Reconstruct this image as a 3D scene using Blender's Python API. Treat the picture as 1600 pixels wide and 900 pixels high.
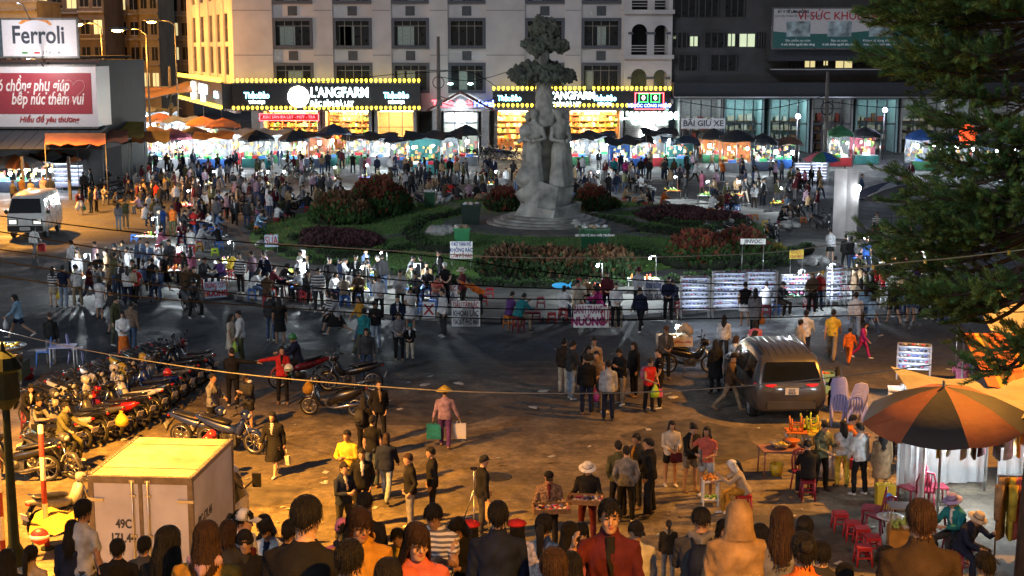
import bpy,bmesh,math,random
import numpy as np
from mathutils import Vector,Matrix,noise
from mathutils.bvhtree import BVHTree
R=math.radians
rnd=random.Random(7)
SC=bpy.context.scene
COL=SC.collection
for _o in list(bpy.data.objects):
 bpy.data.objects.remove(_o)
CAMH=9.3
PITCH=math.atan(375/2222.2)
cd=bpy.data.cameras.new('camera'); cam=bpy.data.objects.new('camera',cd); COL.objects.link(cam)
cd.lens=50; cd.sensor_width=36; cd.clip_end=2000
cam.location=(0,0,CAMH); cam.rotation_euler=(R(90)-PITCH,0,0)
SC.camera=cam
w=bpy.data.worlds.new('World'); SC.world=w; w.use_nodes=True
nt=w.node_tree; sky=nt.nodes.new('ShaderNodeTexSky'); sky.sky_type='NISHITA'; sky.sun_disc=False
sky.sun_elevation=R(24); sky.sun_rotation=R(215)
nt.nodes['Background'].inputs['Strength'].default_value=0.013
nt.links.new(sky.outputs[0],nt.nodes['Background'].inputs['Color'])
sd=bpy.data.lights.new('facade_fill','SUN'); sd.energy=0.19; sd.angle=R(0.5); sd.color=(0.75,0.85,1.0)  # unseen cool sun lamp, added to brighten the hotel facade
so=bpy.data.objects.new('facade_fill',sd); COL.objects.link(so); so.rotation_euler=(R(66),0,R(-35))
SC.view_settings.view_transform='Standard'; SC.view_settings.look='None'
SC.view_settings.exposure=1.55; SC.view_settings.gamma=1.0; SC.view_settings.use_curve_mapping=False
SC.render.engine='CYCLES'
SC.cycles.use_denoising=True
SC.cycles.max_bounces=6; SC.cycles.diffuse_bounces=3; SC.cycles.glossy_bounces=3
SC.cycles.transmission_bounces=3; SC.cycles.transparent_max_bounces=6
SC.cycles.sample_clamp_indirect=4.0; SC.cycles.sample_clamp_direct=0
SC.cycles.caustics_reflective=False; SC.cycles.caustics_refractive=False
SC.cycles.use_light_tree=True
FPX=2222.2
def ray(px,py):
 x=(px-800)/FPX; d=(py-450)/FPX
 c,s=math.cos(PITCH),math.sin(PITCH)
 return Vector((x,c-d*s,-s-d*c))
def at(px,py,z=0.0):
 r=ray(px,py); t=(z-CAMH)/r.z
 return Vector((r.x*t,r.y*t,z))
def atY(px,py,Y):
 r=ray(px,py); t=Y/r.y
 return Vector((r.x*t,Y,CAMH+r.z*t))
def XZ(px,py,Y):
 v=atY(px,py,Y); return v.x,v.z
def pxof(v):
 c,s=math.cos(PITCH),math.sin(PITCH)
 dz=v[2]-CAMH; f=v[1]*c-dz*s; d=-(dz*c+v[1]*s)
 return 800+FPX*v[0]/f,450+FPX*d/f
def lin(c):
 return tuple((v/12.92 if v<=0.04045 else((v+0.055)/1.055)**2.4)for v in c)
_mats={}
def mat(name,rgb,rough=0.7,metal=0.0,var=0.25,scale=6.0,bump=0.0,bscale=40.0,spec=0.5,trans=0.0,coat=0.0,rvar=0.12,stretch=None,alpha=1.0):
 if name in _mats:return _mats[name]
 m=bpy.data.materials.new(name); m.use_nodes=True; n=m.node_tree.nodes; l=m.node_tree.links
 b=n['Principled BSDF']
 b.inputs['Base Color'].default_value=(*rgb,1); b.inputs['Roughness'].default_value=rough
 b.inputs['Metallic'].default_value=metal; b.inputs['Specular IOR Level'].default_value=spec
 b.inputs['Transmission Weight'].default_value=trans; b.inputs['Coat Weight'].default_value=coat
 b.inputs['Alpha'].default_value=alpha
 tc=n.new('ShaderNodeTexCoord'); co=tc.outputs['Object']
 if stretch:
  mp=n.new('ShaderNodeMapping'); mp.inputs['Scale'].default_value=stretch; l.new(co,mp.inputs['Vector']); co=mp.outputs[0]
 if var>0:
  t=n.new('ShaderNodeTexNoise'); t.inputs['Scale'].default_value=scale; t.inputs['Detail'].default_value=6; l.new(co,t.inputs['Vector'])
  mr=n.new('ShaderNodeMapRange'); mr.inputs['From Min'].default_value=0.3; mr.inputs['From Max'].default_value=0.7
  mr.inputs['To Min'].default_value=1-var; mr.inputs['To Max'].default_value=1+var; l.new(t.outputs['Fac'],mr.inputs['Value'])
  mx=n.new('ShaderNodeVectorMath'); mx.operation='SCALE'; mx.inputs[0].default_value=rgb; l.new(mr.outputs[0],mx.inputs['Scale'])
  l.new(mx.outputs[0],b.inputs['Base Color'])
  mr2=n.new('ShaderNodeMapRange'); mr2.inputs['To Min'].default_value=max(0.02,rough-rvar); mr2.inputs['To Max'].default_value=min(1,rough+rvar)
  l.new(t.outputs['Fac'],mr2.inputs['Value']); l.new(mr2.outputs[0],b.inputs['Roughness'])
 if bump>0:
  t2=n.new('ShaderNodeTexNoise'); t2.inputs['Scale'].default_value=bscale; t2.inputs['Detail'].default_value=4; l.new(co,t2.inputs['Vector'])
  bp=n.new('ShaderNodeBump'); bp.inputs['Strength'].default_value=bump; bp.inputs['Distance'].default_value=0.02
  l.new(t2.outputs['Fac'],bp.inputs['Height']); l.new(bp.outputs[0],b.inputs['Normal'])
 _mats[name]=m; return m
def emat(name,rgb,strength,sample=True):
 if name in _mats:return _mats[name]
 m=bpy.data.materials.new(name); m.use_nodes=True; n=m.node_tree.nodes
 b=n['Principled BSDF']; b.inputs['Base Color'].default_value=(*rgb,1)
 b.inputs['Emission Color'].default_value=(*rgb,1); b.inputs['Emission Strength'].default_value=strength
 if not sample:m.cycles.emission_sampling='NONE'
 _mats[name]=m; return m
def striped(name,cols,period,axis=0,rough=0.7):
 """woven / printed stripes: cols repeat along one object axis"""
 if name in _mats:return _mats[name]
 m=bpy.data.materials.new(name); m.use_nodes=True; n=m.node_tree.nodes; l=m.node_tree.links
 tc=n.new('ShaderNodeTexCoord'); sp=n.new('ShaderNodeSeparateXYZ'); l.new(tc.outputs['Object'],sp.inputs[0])
 d=n.new('ShaderNodeMath'); d.operation='DIVIDE'; d.inputs[1].default_value=period; l.new(sp.outputs[axis],d.inputs[0])
 f=n.new('ShaderNodeMath'); f.operation='FRACT'; l.new(d.outputs[0],f.inputs[0])
 cr=n.new('ShaderNodeValToRGB'); cr.color_ramp.interpolation='CONSTANT'; l.new(f.outputs[0],cr.inputs[0])
 e=cr.color_ramp.elements; e[0].color=(*cols[0],1)
 e[1].position=1/len(cols); e[1].color=(*cols[1],1)
 for i in range(2,len(cols)):
  x=e.new(i/len(cols)); x.color=(*cols[i],1)
 b=n['Principled BSDF']; b.inputs['Roughness'].default_value=rough; l.new(cr.outputs[0],b.inputs['Base Color'])
 _mats[name]=m; return m
class MB:
 def __init__(s):s.v=[]; s.f=[]; s.m=[]; s.sm=[]
 def add(s,vs,fs,m=0,smooth=False):
  o=len(s.v); s.v.extend(tuple(v)for v in vs)
  for f in fs:s.f.append(tuple(i+o for i in f)); s.m.append(m); s.sm.append(smooth)
  return s
 def box(s,c,d,m=0,rz=0.0,M=None,taper=1.0):
  x,y,z=d[0]/2,d[1]/2,d[2]/2
  vs=[]
  for k,(sx,sy,sz)in enumerate([(-1,-1,-1),(1,-1,-1),(1,1,-1),(-1,1,-1),(-1,-1,1),(1,-1,1),(1,1,1),(-1,1,1)]):
   t=taper if sz>0 else 1
   vs.append(Vector((sx*x*t,sy*y*t,sz*z)))
  if rz:
   q=Matrix.Rotation(rz,3,'Z'); vs=[q@v for v in vs]
  if M is not None:vs=[M@v for v in vs]
  vs=[v+Vector(c)for v in vs]
  return s.add(vs,[(0,3,2,1),(4,5,6,7),(0,1,5,4),(1,2,6,5),(2,3,7,6),(3,0,4,7)],m)
 def bbox(s,x0,x1,y0,y1,z0,z1,m=0):
  return s.box(((x0+x1)/2,(y0+y1)/2,(z0+z1)/2),(abs(x1-x0),abs(y1-y0),abs(z1-z0)),m)
 def tube(s,pts,rad,n=8,m=0,cap=True,smooth=True,flat=None):
  """tube along pts; rad scalar or list; flat = (axis vector, factor) squashes the section"""
  pts=[Vector(p)for p in pts]; k=len(pts)
  if not isinstance(rad,(list,tuple)):rad=[rad]*k
  vs=[]; prev=None
  for i,p in enumerate(pts):
   d=(pts[min(i+1,k-1)]-pts[max(i-1,0)])
   if d.length<1e-9:d=Vector((0,0,1))
   d.normalize()
   if prev is None:
    a=Vector((1,0,0))if abs(d.x)<0.9 else Vector((0,1,0))
   else:a=prev
   u=(a-d*a.dot(d))
   if u.length<1e-6:u=d.orthogonal()
   u.normalize(); w_=d.cross(u); prev=u
   for j in range(n):
    an=2*math.pi*j/n
    o=(u*math.cos(an)+w_*math.sin(an))*rad[i]
    if flat:ax=Vector(flat[0]); o=o-ax*o.dot(ax)*(1-flat[1])
    vs.append(p+o)
  fs=[]
  for i in range(k-1):
   for j in range(n):
    a=i*n+j; b=i*n+(j+1)%n
    fs.append((a,b,b+n,a+n))
  if cap:
   fs.append(tuple(range(n-1,-1,-1))); fs.append(tuple((k-1)*n+j for j in range(n)))
  return s.add(vs,fs,m,smooth)
 def loft(s,rings,m=0,cap=True,smooth=True,close=True):
  n=len(rings[0]); vs=[p for r in rings for p in r]; fs=[]
  for i in range(len(rings)-1):
   for j in range(n if close else n-1):
    a=i*n+j; b=i*n+(j+1)%n
    fs.append((a,b,b+n,a+n))
  if cap and close:
   fs.append(tuple(range(n-1,-1,-1))); k=len(rings)-1; fs.append(tuple(k*n+j for j in range(n)))
  return s.add(vs,fs,m,smooth)
 def lathe(s,prof,n=16,m=0,c=(0,0,0),smooth=True,cap=True):
  rings=[[(c[0]+r*math.cos(2*math.pi*j/n),c[1]+r*math.sin(2*math.pi*j/n),c[2]+z)for j in range(n)]for r,z in prof]
  return s.loft(rings,m,cap,smooth)
 def ell(s,c,r,n=10,k=6,m=0,M=None,bump=0.0):
  rings=[]
  for i in range(k+1):
   t=math.pi*i/k; st=max(math.sin(t),0.02)
   ring=[]
   for j in range(n):
    q=1+(bump*(rnd.random()-0.5)if bump else 0)
    v=Vector((r[0]*st*math.cos(2*math.pi*j/n)*q,r[1]*st*math.sin(2*math.pi*j/n)*q,-r[2]*math.cos(t)*q))
    if M is not None:v=M@v
    ring.append(v+Vector(c))
   rings.append(ring)
  return s.loft(rings,m,True,True)
 def quad(s,a,b,c,d,m=0):return s.add([a,b,c,d],[(0,1,2,3)],m)
 def prism(s,poly,y0,y1,m=0):
  """polygon in (x, z) extruded from y0 to y1"""
  n=len(poly); vs=[(x,y0,z)for x,z in poly]+[(x,y1,z)for x,z in poly]
  fs=[tuple(range(n)),tuple(range(2*n-1,n-1,-1))]+[(i,i+n,(i+1)%n+n,(i+1)%n)for i in range(n)]
  return s.add(vs,fs,m)
 def extrude_z(s,poly,z0,z1,m=0):
  n=len(poly); vs=[(x,y,z0)for x,y in poly]+[(x,y,z1)for x,y in poly]
  fs=[tuple(range(n-1,-1,-1)),tuple(range(n,2*n))]+[(i,(i+1)%n,(i+1)%n+n,i+n)for i in range(n)]
  return s.add(vs,fs,m)
 def move(s,M):
  s.v=[tuple(M@Vector(v))for v in s.v]; return s
 def mesh(s,name,mats):
  me=bpy.data.meshes.new(name); me.from_pydata(s.v,[],s.f)
  for m in(mats if isinstance(mats,(list,tuple))else[mats]):me.materials.append(m)
  me.polygons.foreach_set('material_index',s.m); me.polygons.foreach_set('use_smooth',s.sm)
  me.update(); return me
 def build(s,name,mats,parent=None,loc=None,rz=0.0,fix=True):
  me=s.mesh(name,mats)
  if fix:
   bm=bmesh.new(); bm.from_mesh(me); bmesh.ops.recalc_face_normals(bm,faces=bm.faces); bm.to_mesh(me); bm.free()
  return link(name,me,parent,loc,rz)
def link(name,me,parent=None,loc=None,rz=0.0):
 o=bpy.data.objects.new(name,me); COL.objects.link(o)
 if parent is not None:o.parent=parent
 if loc is not None:o.location=loc
 if rz:o.rotation_euler=(0,0,rz)
 return o
LAB=[]
def tag(o,label,cat,group=None,kind=None):
 o['label']=label; o['category']=cat
 if group:o['group']=group
 if kind:o['kind']=kind
 LAB.append(o); return o
def thing(name,label,cat,loc=(0,0,0),rz=0.0,group=None):
 o=bpy.data.objects.new(name,None); COL.objects.link(o); o.empty_display_size=0.2
 o.location=loc; o.rotation_euler=(0,0,rz); return tag(o,label,cat,group)
def struct(name,mb,mats,parent=None):
 o=mb.build(name,mats,parent)
 if parent is None:o['kind']='structure'
 return o
def clone(root,loc=None,rz=None,label=None,group=None,swap=None,scale=None):
 """copy of a thing with copies of its parts and sub-parts (shared mesh data); swap maps materials"""
 def cp(o,par):
  c=o.copy(); COL.objects.link(c); c.parent=par
  if swap and o.type=='MESH':
   for i,sl in enumerate(c.material_slots):
    q=sl.material
    if q and q.name in swap:
     sl.link='OBJECT'; sl.material=swap[q.name]
  for ch in o.children:cp(ch,c)
  return c
 r=cp(root,None)
 if loc is not None:r.location=loc
 if rz is not None:r.rotation_euler=(0,0,rz)
 if scale is not None:r.scale=(scale,)*3
 if label:r['label']=label
 if group:r['group']=group
 LAB.append(r); return r
def point(name,loc,watt,rgb,parent=None,radius=0.06):
 l=bpy.data.lights.new(name,'POINT'); l.energy=watt; l.color=rgb; l.shadow_soft_size=radius
 o=bpy.data.objects.new(name,l); COL.objects.link(o); o.location=loc
 if parent is not None:o.parent=parent
 return o
TMP=bpy.data.scenes.new('tmp')
def tmpobj(data):
 o=bpy.data.objects.new('tmp',data); TMP.collection.objects.link(o); return o
def evalmesh(o):
 vl=TMP.view_layers[0]; vl.update(); dg=vl.depsgraph
 return bpy.data.meshes.new_from_object(o.evaluated_get(dg))
_txt={}
def text(s,size,m,parent=None,loc=(0,0,0),rot=(R(90),0,0),extrude=0.01,name='lettering',align='CENTER',bold=0.0,sx=1.0,shear=0.0,space=1.0):
 bold=size*.06 if set(s)&set('ƠỚỜỞỠỢ')else size*.024 if set(s)&set('ơớờởỡợ')else min(bold,size*.024)
 c=bpy.data.curves.new('t','FONT'); c.body=s; c.size=size; c.align_x=align; c.align_y='CENTER'
 c.extrude=extrude; c.offset=bold; c.resolution_u=3; c.shear=shear; c.space_character=space
 t=tmpobj(c); me=evalmesh(t); bpy.data.objects.remove(t); bpy.data.curves.remove(c)
 me.name=name; me.materials.clear(); me.materials.append(m)
 o=link(name,me,parent,loc); o.rotation_euler=rot; o.scale=(sx,1,1); return o
WHITE_L=(0.85,0.95,1.0); WARM_L=(1.0,0.75,0.42); SOD=(1.0,0.40,0.045)
M_pole=mat('grey painted metal',(0.12,0.12,0.12),0.5,0.6,0.3)
M_steel=mat('steel',(0.45,0.45,0.46),0.35,0.9,0.15)
M_dark=mat('dark iron',(0.012,0.018,0.014),0.85,0.0,0.3,spec=.1)
M_white=mat('white paint',(0.75,0.75,0.73),0.5,0,0.08)
M_black=mat('black plastic',(0.012,0.012,0.013),0.4,0,0.3)
M_wood=mat('wood',(0.16,0.09,0.045),0.6,0,0.35,3,0.2,30,stretch=(8,1,8))
E_bulb=emat('white lamp',(0.8,0.95,1.0),40,False)
E_warm=emat('warm lamp',(1.0,0.72,0.35),30,False)
# PEOPLE
SKIN,TOP,BOT,SHOE,INNER,DARK=range(6)
def ring(c,X,Y,rx,ry,n=14,sq=1.0):
 out=[]
 for j in range(n):
  a=2*math.pi*j/n; ca,sa=math.cos(a),math.sin(a)
  if sq!=1.0:
   ca=math.copysign(abs(ca)**sq,ca); sa=math.copysign(abs(sa)**sq,sa)
  out.append(Vector(c)+X*(rx*ca)+Y*(ry*sa))
 return out
POSES={'stand':dict(lean=1,L=(2,2,3),R_=(-2,2,3),a=(2,9,12,.1),b=(2,9,12,.1),h=(0,5)),'relax':dict(lean=2,L=(6,10,5),R_=(-4,3,4),a=(8,7,20,.2),b=(-3,10,10,.05),h=(15,8)),'pocket':dict(lean=1,L=(3,4,5),R_=(-2,2,5),a=(-14,16,40,.35),b=(-14,16,40,.35),h=(0,6)),'front':dict(lean=2,L=(2,2,3),R_=(-2,2,3),a=(14,8,55,.55),b=(14,8,55,.55),h=(0,10)),'phone':dict(lean=3,L=(3,3,4),R_=(-3,3,4),a=(22,8,95,.3),b=(12,9,60,.5),h=(0,28)),'crossed':dict(lean=0,L=(3,3,4),R_=(-3,3,4),a=(16,14,88,.85),b=(18,14,82,.85),h=(0,4)),'walk':dict(lean=5,L=(24,8,2),R_=(-20,22,2),a=(-20,8,14,.05),b=(20,8,22,.1),h=(0,6)),'stride':dict(lean=6,L=(-24,28,2),R_=(26,6,2),a=(24,8,26,.1),b=(-22,8,16,.05),h=(0,6)),'point':dict(lean=2,L=(3,3,4),R_=(-3,3,4),a=(20,10,95,.6),b=(14,82,6,-.2),h=(20,4)),'carry':dict(lean=2,L=(14,6,2),R_=(-12,12,2),a=(0,14,8,0),b=(0,20,10,-.1),h=(0,8)),'sit':dict(lean=14,L=(82,88,9),R_=(78,84,9),a=(30,10,60,.4),b=(34,10,55,.4),h=(0,14)),'sitb':dict(lean=24,L=(88,100,12),R_=(72,70,10),a=(44,12,72,.5),b=(28,12,40,.2),h=(10,20)),'ride':dict(lean=10,L=(62,78,16),R_=(62,78,16),a=(44,14,28,0),b=(44,14,28,0),h=(0,2)),'bend':dict(lean=58,L=(6,6,5),R_=(-2,4,5),a=(76,8,10,.1),b=(70,8,22,.2),h=(0,-20)),'tray':dict(lean=-2,L=(3,3,4),R_=(-3,3,4),a=(12,16,78,.0),b=(12,16,78,.0),h=(0,22)),'face':dict(lean=0,L=(2,2,3),R_=(-2,2,3),a=(10,10,70,.4),b=(40,30,130,.3),h=(0,0)),}
def skel(p):
 J={}; u=Vector((0,-math.sin(R(p['lean'])),math.cos(R(p['lean'])))); fw=Vector((0,-math.cos(R(p['lean'])),-math.sin(R(p['lean']))))
 J['u']=u; J['fw']=fw; J['pel']=Vector((0,0,0))
 for s,k in((1,'L'),(-1,'R_')):
  fl,kn,ab=(R(v)for v in p[k])
  hip=Vector((s*0.088,0,-0.02))
  d=Vector((s*math.sin(ab),-math.sin(fl)*math.cos(ab),-math.cos(fl)*math.cos(ab)))
  knee=hip+d*0.42
  fk=fl-kn; d2=Vector((s*math.sin(ab)*.35,-math.sin(fk),-math.cos(fk))).normalized()
  ank=knee+d2*0.41
  J['leg',s]=(hip,knee,ank,fk)
 for s,k in((1,'a'),(-1,'b')):
  fl,ab,el,inw=p[k]; fl=R(fl)+R(p['lean'])*0.55; ab=R(ab); el=R(el)
  sh=u*0.405+Vector((s*0.172,0,0))
  d=Vector((s*math.sin(ab),-math.sin(fl)*math.cos(ab),-math.cos(fl)*math.cos(ab)))
  elb=sh+d*0.275
  fe=fl+el; ix=math.sin(ab)*(1-min(1,abs(inw)*2))-inw
  d2=Vector((s*ix,-math.sin(fe),-math.cos(fe)))
  if ab>1.2:d2=d+Vector((0,-.1,.05))
  d2.normalize(); wr=elb+d2*0.245
  J['arm',s]=(sh,elb,wr,d2)
 hy,hp=p['h']; neck=u*0.50
 q=Matrix.Rotation(R(hy),3,'Z')@Matrix.Rotation(R(hp+p['lean']*.35),3,'X')
 hc=neck+u*0.070+(q@Vector((0,-0.02,0.076)))
 J['neck']=neck; J['head']=hc; J['hq']=q
 return J
def arm_prims(b,J,s,sleeve,fat,fine):
 sh,el,wr,d=J['arm',s]; k=fat
 if sleeve=='long':
  b.tube([sh+Vector((-s*.06,0,.012)),sh+Vector((s*.002,0,.0)),sh.lerp(el,.5),el,el.lerp(wr,.5),wr-d*.015],[.052*k,.064*k,.056*k,.050*k,.046*k,.040*k],10,TOP)
  b.tube([wr-d*.03,wr+d*.02],[.027,.025],8,SKIN)
 else:
  e={'short':.62,'none':.12}[sleeve]
  b.tube([sh+Vector((-s*.05,0,.015)),sh,sh.lerp(el,e*.5),sh.lerp(el,e)],[.052*k,.060*k,.060*k,.060*k],10,TOP)
  b.tube([sh,sh.lerp(el,.5),el,el.lerp(wr,.4),wr+d*.01],[.046,.044,.037,.037,.026],10,SKIN)
 side=Vector((0,1,0))if abs(d.y)<.6 else Vector((0,0,1)); side=(side-d*side.dot(d)).normalized(); nrm=d.cross(side).normalized()
 if nrm.x*s>0:nrm=-nrm
 fr=.0088 if fine else .0105
 b.tube([wr,wr+d*.035,wr+d*.085],[.026,.034,.036],8,SKIN,flat=(nrm,.5))
 for i,(off,ln)in enumerate(((-.030,.062),(-.010,.076),(.011,.072),(.031,.056))):
  st=wr+d*.075+side*off
  kn=st+d*ln*.5+nrm*.006; ti=kn+d*ln*.38+nrm*ln*.38
  b.tube([st,kn,ti],[fr,fr,fr*.85],6,SKIN)
 tb=wr+d*.03-side*.026
 b.tube([tb,tb-side*.026+d*.025+nrm*.01,tb-side*.03+d*.058+nrm*.02],[.012,.0105,.009],6,SKIN)
def body_mb(pose,top,bot,fine=False,face=False):
 p=POSES[pose]; J=skel(p); b=MB(); u,fw=J['u'],J['fw']; X=Vector((1,0,0))
 sitting=p['L'][0]>50
 for s in(1,-1):
  hip,kn,an,fk=J['leg',s]
  if bot=='pants':
   kf=kn+Vector((0,-.006,0))
   b.tube([hip+Vector((0,0,.06)),hip.lerp(kn,.2),hip.lerp(kn,.6),kf,kn.lerp(an,.35),kn.lerp(an,.75),an.lerp(kn,.02)],[.075,.093,.078,.064,.065,.058,.058],10,BOT)
  elif bot=='wide':
   b.tube([hip+Vector((0,0,.06)),hip.lerp(kn,.2),kn,kn.lerp(an,.5),an.lerp(kn,.05)],[.075,.095,.08,.085,.092],10,BOT)
  else:
   e={'shorts':.72,'skirt':.3,'dress':.3,'long':.3,'knee':.3}[bot]
   b.tube([hip+Vector((0,0,.04)),hip.lerp(kn,.3),hip.lerp(kn,.7),kn,kn.lerp(an,.3),kn.lerp(an,.7),an],[.07,.078,.062,.05,.052,.040,.034],10,SKIN)
   if bot=='shorts':b.tube([hip+Vector((0,0,.06)),hip.lerp(kn,.25),hip.lerp(kn,e)],[.078,.095,.088],10,BOT)
  ft=Vector((s*.03,-.09,0))
  hl=an+Vector((0,.045,-.045)); q=Matrix.Rotation(max(-.5,min(.6,-fk*.5))if not sitting else 0,3,'X')
  pts=[an+q@Vector((0,.05,-.05)),an+q@Vector((0,.02,-.045)),an+q@Vector((s*.005,-.06,-.052)),an+q@Vector((s*.012,-.13,-.06)),an+q@Vector((s*.014,-.175,-.066))]
  b.tube(pts,[.030,.042,.044,.042,.022],8,SHOE,flat=(Vector((0,0,1)),.72))
  b.tube([an+Vector((0,0,.06)),an+Vector((0,-.005,-.04))],[.036,.036],8,SKIN if bot!='pants' else BOT)
 def tr(rows,m,n=16):
  b.loft([ring(u*t+fw*f,X,fw,rx,ry,n,.88)for t,rx,ry,f in rows],m)
 tr([(-.13,.06,.06,0),(-.09,.135,.105,0),(0,.162,.118,-.01),(.08,.150,.108,-.005),(.14,.13,.09,0)],BOT if bot!='dress' else TOP)
 if bot in('skirt','knee','dress','long'):
  ln={'skirt':.36,'knee':.52,'dress':.48,'long':.78}[bot]; mm=TOP if bot=='dress' else BOT
  mid=(J['leg',1][1]+J['leg',-1][1])/2
  dv=Vector((0,mid.y*.9,mid.z)).normalized()if sitting else Vector((0,0,-1))
  yv=dv.cross(X).normalized()
  st=abs(J['leg',1][1].y-J['leg',-1][1].y)
  b.loft([ring(Vector((0,0,.12))+dv*t,X,yv,.14+.065*(t/ln),.10+(.06+st*.45)*(t/ln),16)for t in(0,.12,ln*.5,ln*.8,ln+.1)],mm)
 sl={'jacket':'long','puffer':'long','sweater':'long','hoodie':'long','coat':'long','hood':'long','shirt':'long','tee':'short','dress':'short','vest':'none','polo':'short'}[top]
 k={'jacket':1.07,'puffer':1.16,'hoodie':1.12,'coat':1.12,'hood':1.22,'sweater':1.05,'vest':1.06}.get(top,1.0)
 hem={'coat':-.42,'hood':-.36,'jacket':-.10,'puffer':-.11,'hoodie':-.11,'sweater':-.10,'shirt':-.12,'polo':-.10,'tee':-.08,'vest':-.08,'dress':-.05}[top]
 if sitting:hem=max(hem,-.10)
 hk=k*(1.05 if top in('jacket','coat','hood','shirt','polo')else .98)
 rows=[(hem,.172*hk+(.03 if hem<-.3 else 0),.128*hk+(.05 if hem<-.3 else 0),-.005)]
 if hem<-.3:rows.append((-.12,.185*k,.145*k,-.005))
 rows+=[(0,.170*k,.125*k,-.008),(.13,.158*k,.112*k,0),(.28,.176*k,.124*k,.004),(.36,.182*k,.118*k,-.004),(.41,.172*k,.104*k,-.012),(.45,.136*k,.090,-.018),(.485,.094,.078,-.018),(.52,.064,.062,-.014)]
 if top=='puffer':
  b.loft([ring(u*t+fw*f,X,fw,rx*(1+.035*math.cos(t*95)),ry*(1+.05*math.cos(t*95)),16,.88)for t in[hem+i*.0165 for i in range(int((.44-hem)/.0165))]for rx,ry,f in[tuple(np.interp(t,[r_[0]for r_ in rows],[r_[q_]for r_ in rows])for q_ in(1,2,3))]],TOP)
 tr(rows,TOP,18)
 nk=J['neck']; hc,q=J['head'],J['hq']
 if top in('jacket','coat','shirt','polo','puffer'):
  b.loft([ring(nk+u*t-fw*.012,X,fw,r0,r0*.98,14)for t,r0 in((-.02,.085),(.02,.076),(.045,.072))],TOP)
  if top in('jacket','coat'):b.loft([ring(u*t+fw*f,X,fw,rx,.02,10)for t,rx,f in((.20,.012,.118*k),(.32,.022,.122*k),(.43,.034,.095),(.50,.036,.06))],INNER)
 if top=='hoodie':
  b.tube([nk+u*.0+X*.075+fw*.03,nk+u*.015+X*.095-fw*.04,nk-u*.05-fw*.115,nk+u*.015-X*.095-fw*.04,nk+u*.0-X*.075+fw*.03],[.024,.04,.062,.04,.024],10,INNER)
 if top=='hood':
  b.loft([ring(hc+q@Vector((0,yo,z)),X,q@Vector((0,-1,0)),rx,ry,14)for z,rx,ry,yo in((-.17,.13,.11,.03),(-.10,.112,.118,.02),(-.02,.105,.13,.015),(.06,.10,.13,.015),(.115,.07,.095,.03),(.15,.02,.03,.06))],TOP)
 b.tube([nk-u*.06,nk+u*.03,hc+q@Vector((0,.015,-.06))],[.056,.053,.054],10,SKIN)
 def hv(x,y,z):return hc+q@Vector((x,y,z))
 hx,hyv=q@X,q@Vector((0,1,0))
 b.loft([ring(hv(0,yo,z),hx,hyv,rx,ry,16)for z,rx,ry,yo in((-.118,.018,.016,-.062),(-.108,.038,.036,-.050),(-.085,.052,.062,-.026),(-.055,.061,.080,-.008),(-.02,.068,.090,.002),(.02,.073,.096,.006),(.06,.071,.094,.010),(.09,.056,.076,.012),(.108,.032,.045,.012),(.116,.008,.01,.012))],SKIN)
 b.tube([hv(0,-.082,.012),hv(0,-.097,-.014),hv(0,-.106,-.030),hv(0,-.088,-.036)],[.008,.010,.0135,.008],6,SKIN)
 for s in(1,-1):
  b.ell(hv(s*.073,.012,-.008),(.010,.020,.030),8,5,SKIN,q)
 if face:
  for s in(1,-1):
   b.tube([hv(s*.018,-.091,.026),hv(s*.032,-.091,.031),hv(s*.05,-.078,.026)],[.0048,.006,.004],6,DARK)
   b.ell(hv(s*.031,-.0815,.006),(.0155,.008,.0068),10,6,DARK,q)
   b.tube([hv(s*.014,-.086,.013),hv(s*.031,-.091,.0155),hv(s*.049,-.078,.010)],[.003,.0045,.003],6,SKIN)
   b.ell(hv(s*.036,-.066,-.035),(.022,.02,.024),8,6,SKIN,q)
  b.tube([hv(-.024,-.078,-.062),hv(-.010,-.089,-.059),hv(0,-.091,-.0605),hv(.010,-.089,-.059),hv(.024,-.078,-.062)],[.003,.0065,.0065,.0065,.003],6,6)
  b.tube([hv(-.020,-.076,-.069),hv(0,-.087,-.071),hv(.020,-.076,-.069)],[.003,.0075,.003],6,6)
  b.ell(hv(0,-.072,-.095),(.022,.018,.018),8,6,SKIN,q)
 for s in(1,-1):arm_prims(b,J,s,sl,k if k>1 else .95,fine)
 return b,J
_bt={}
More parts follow.
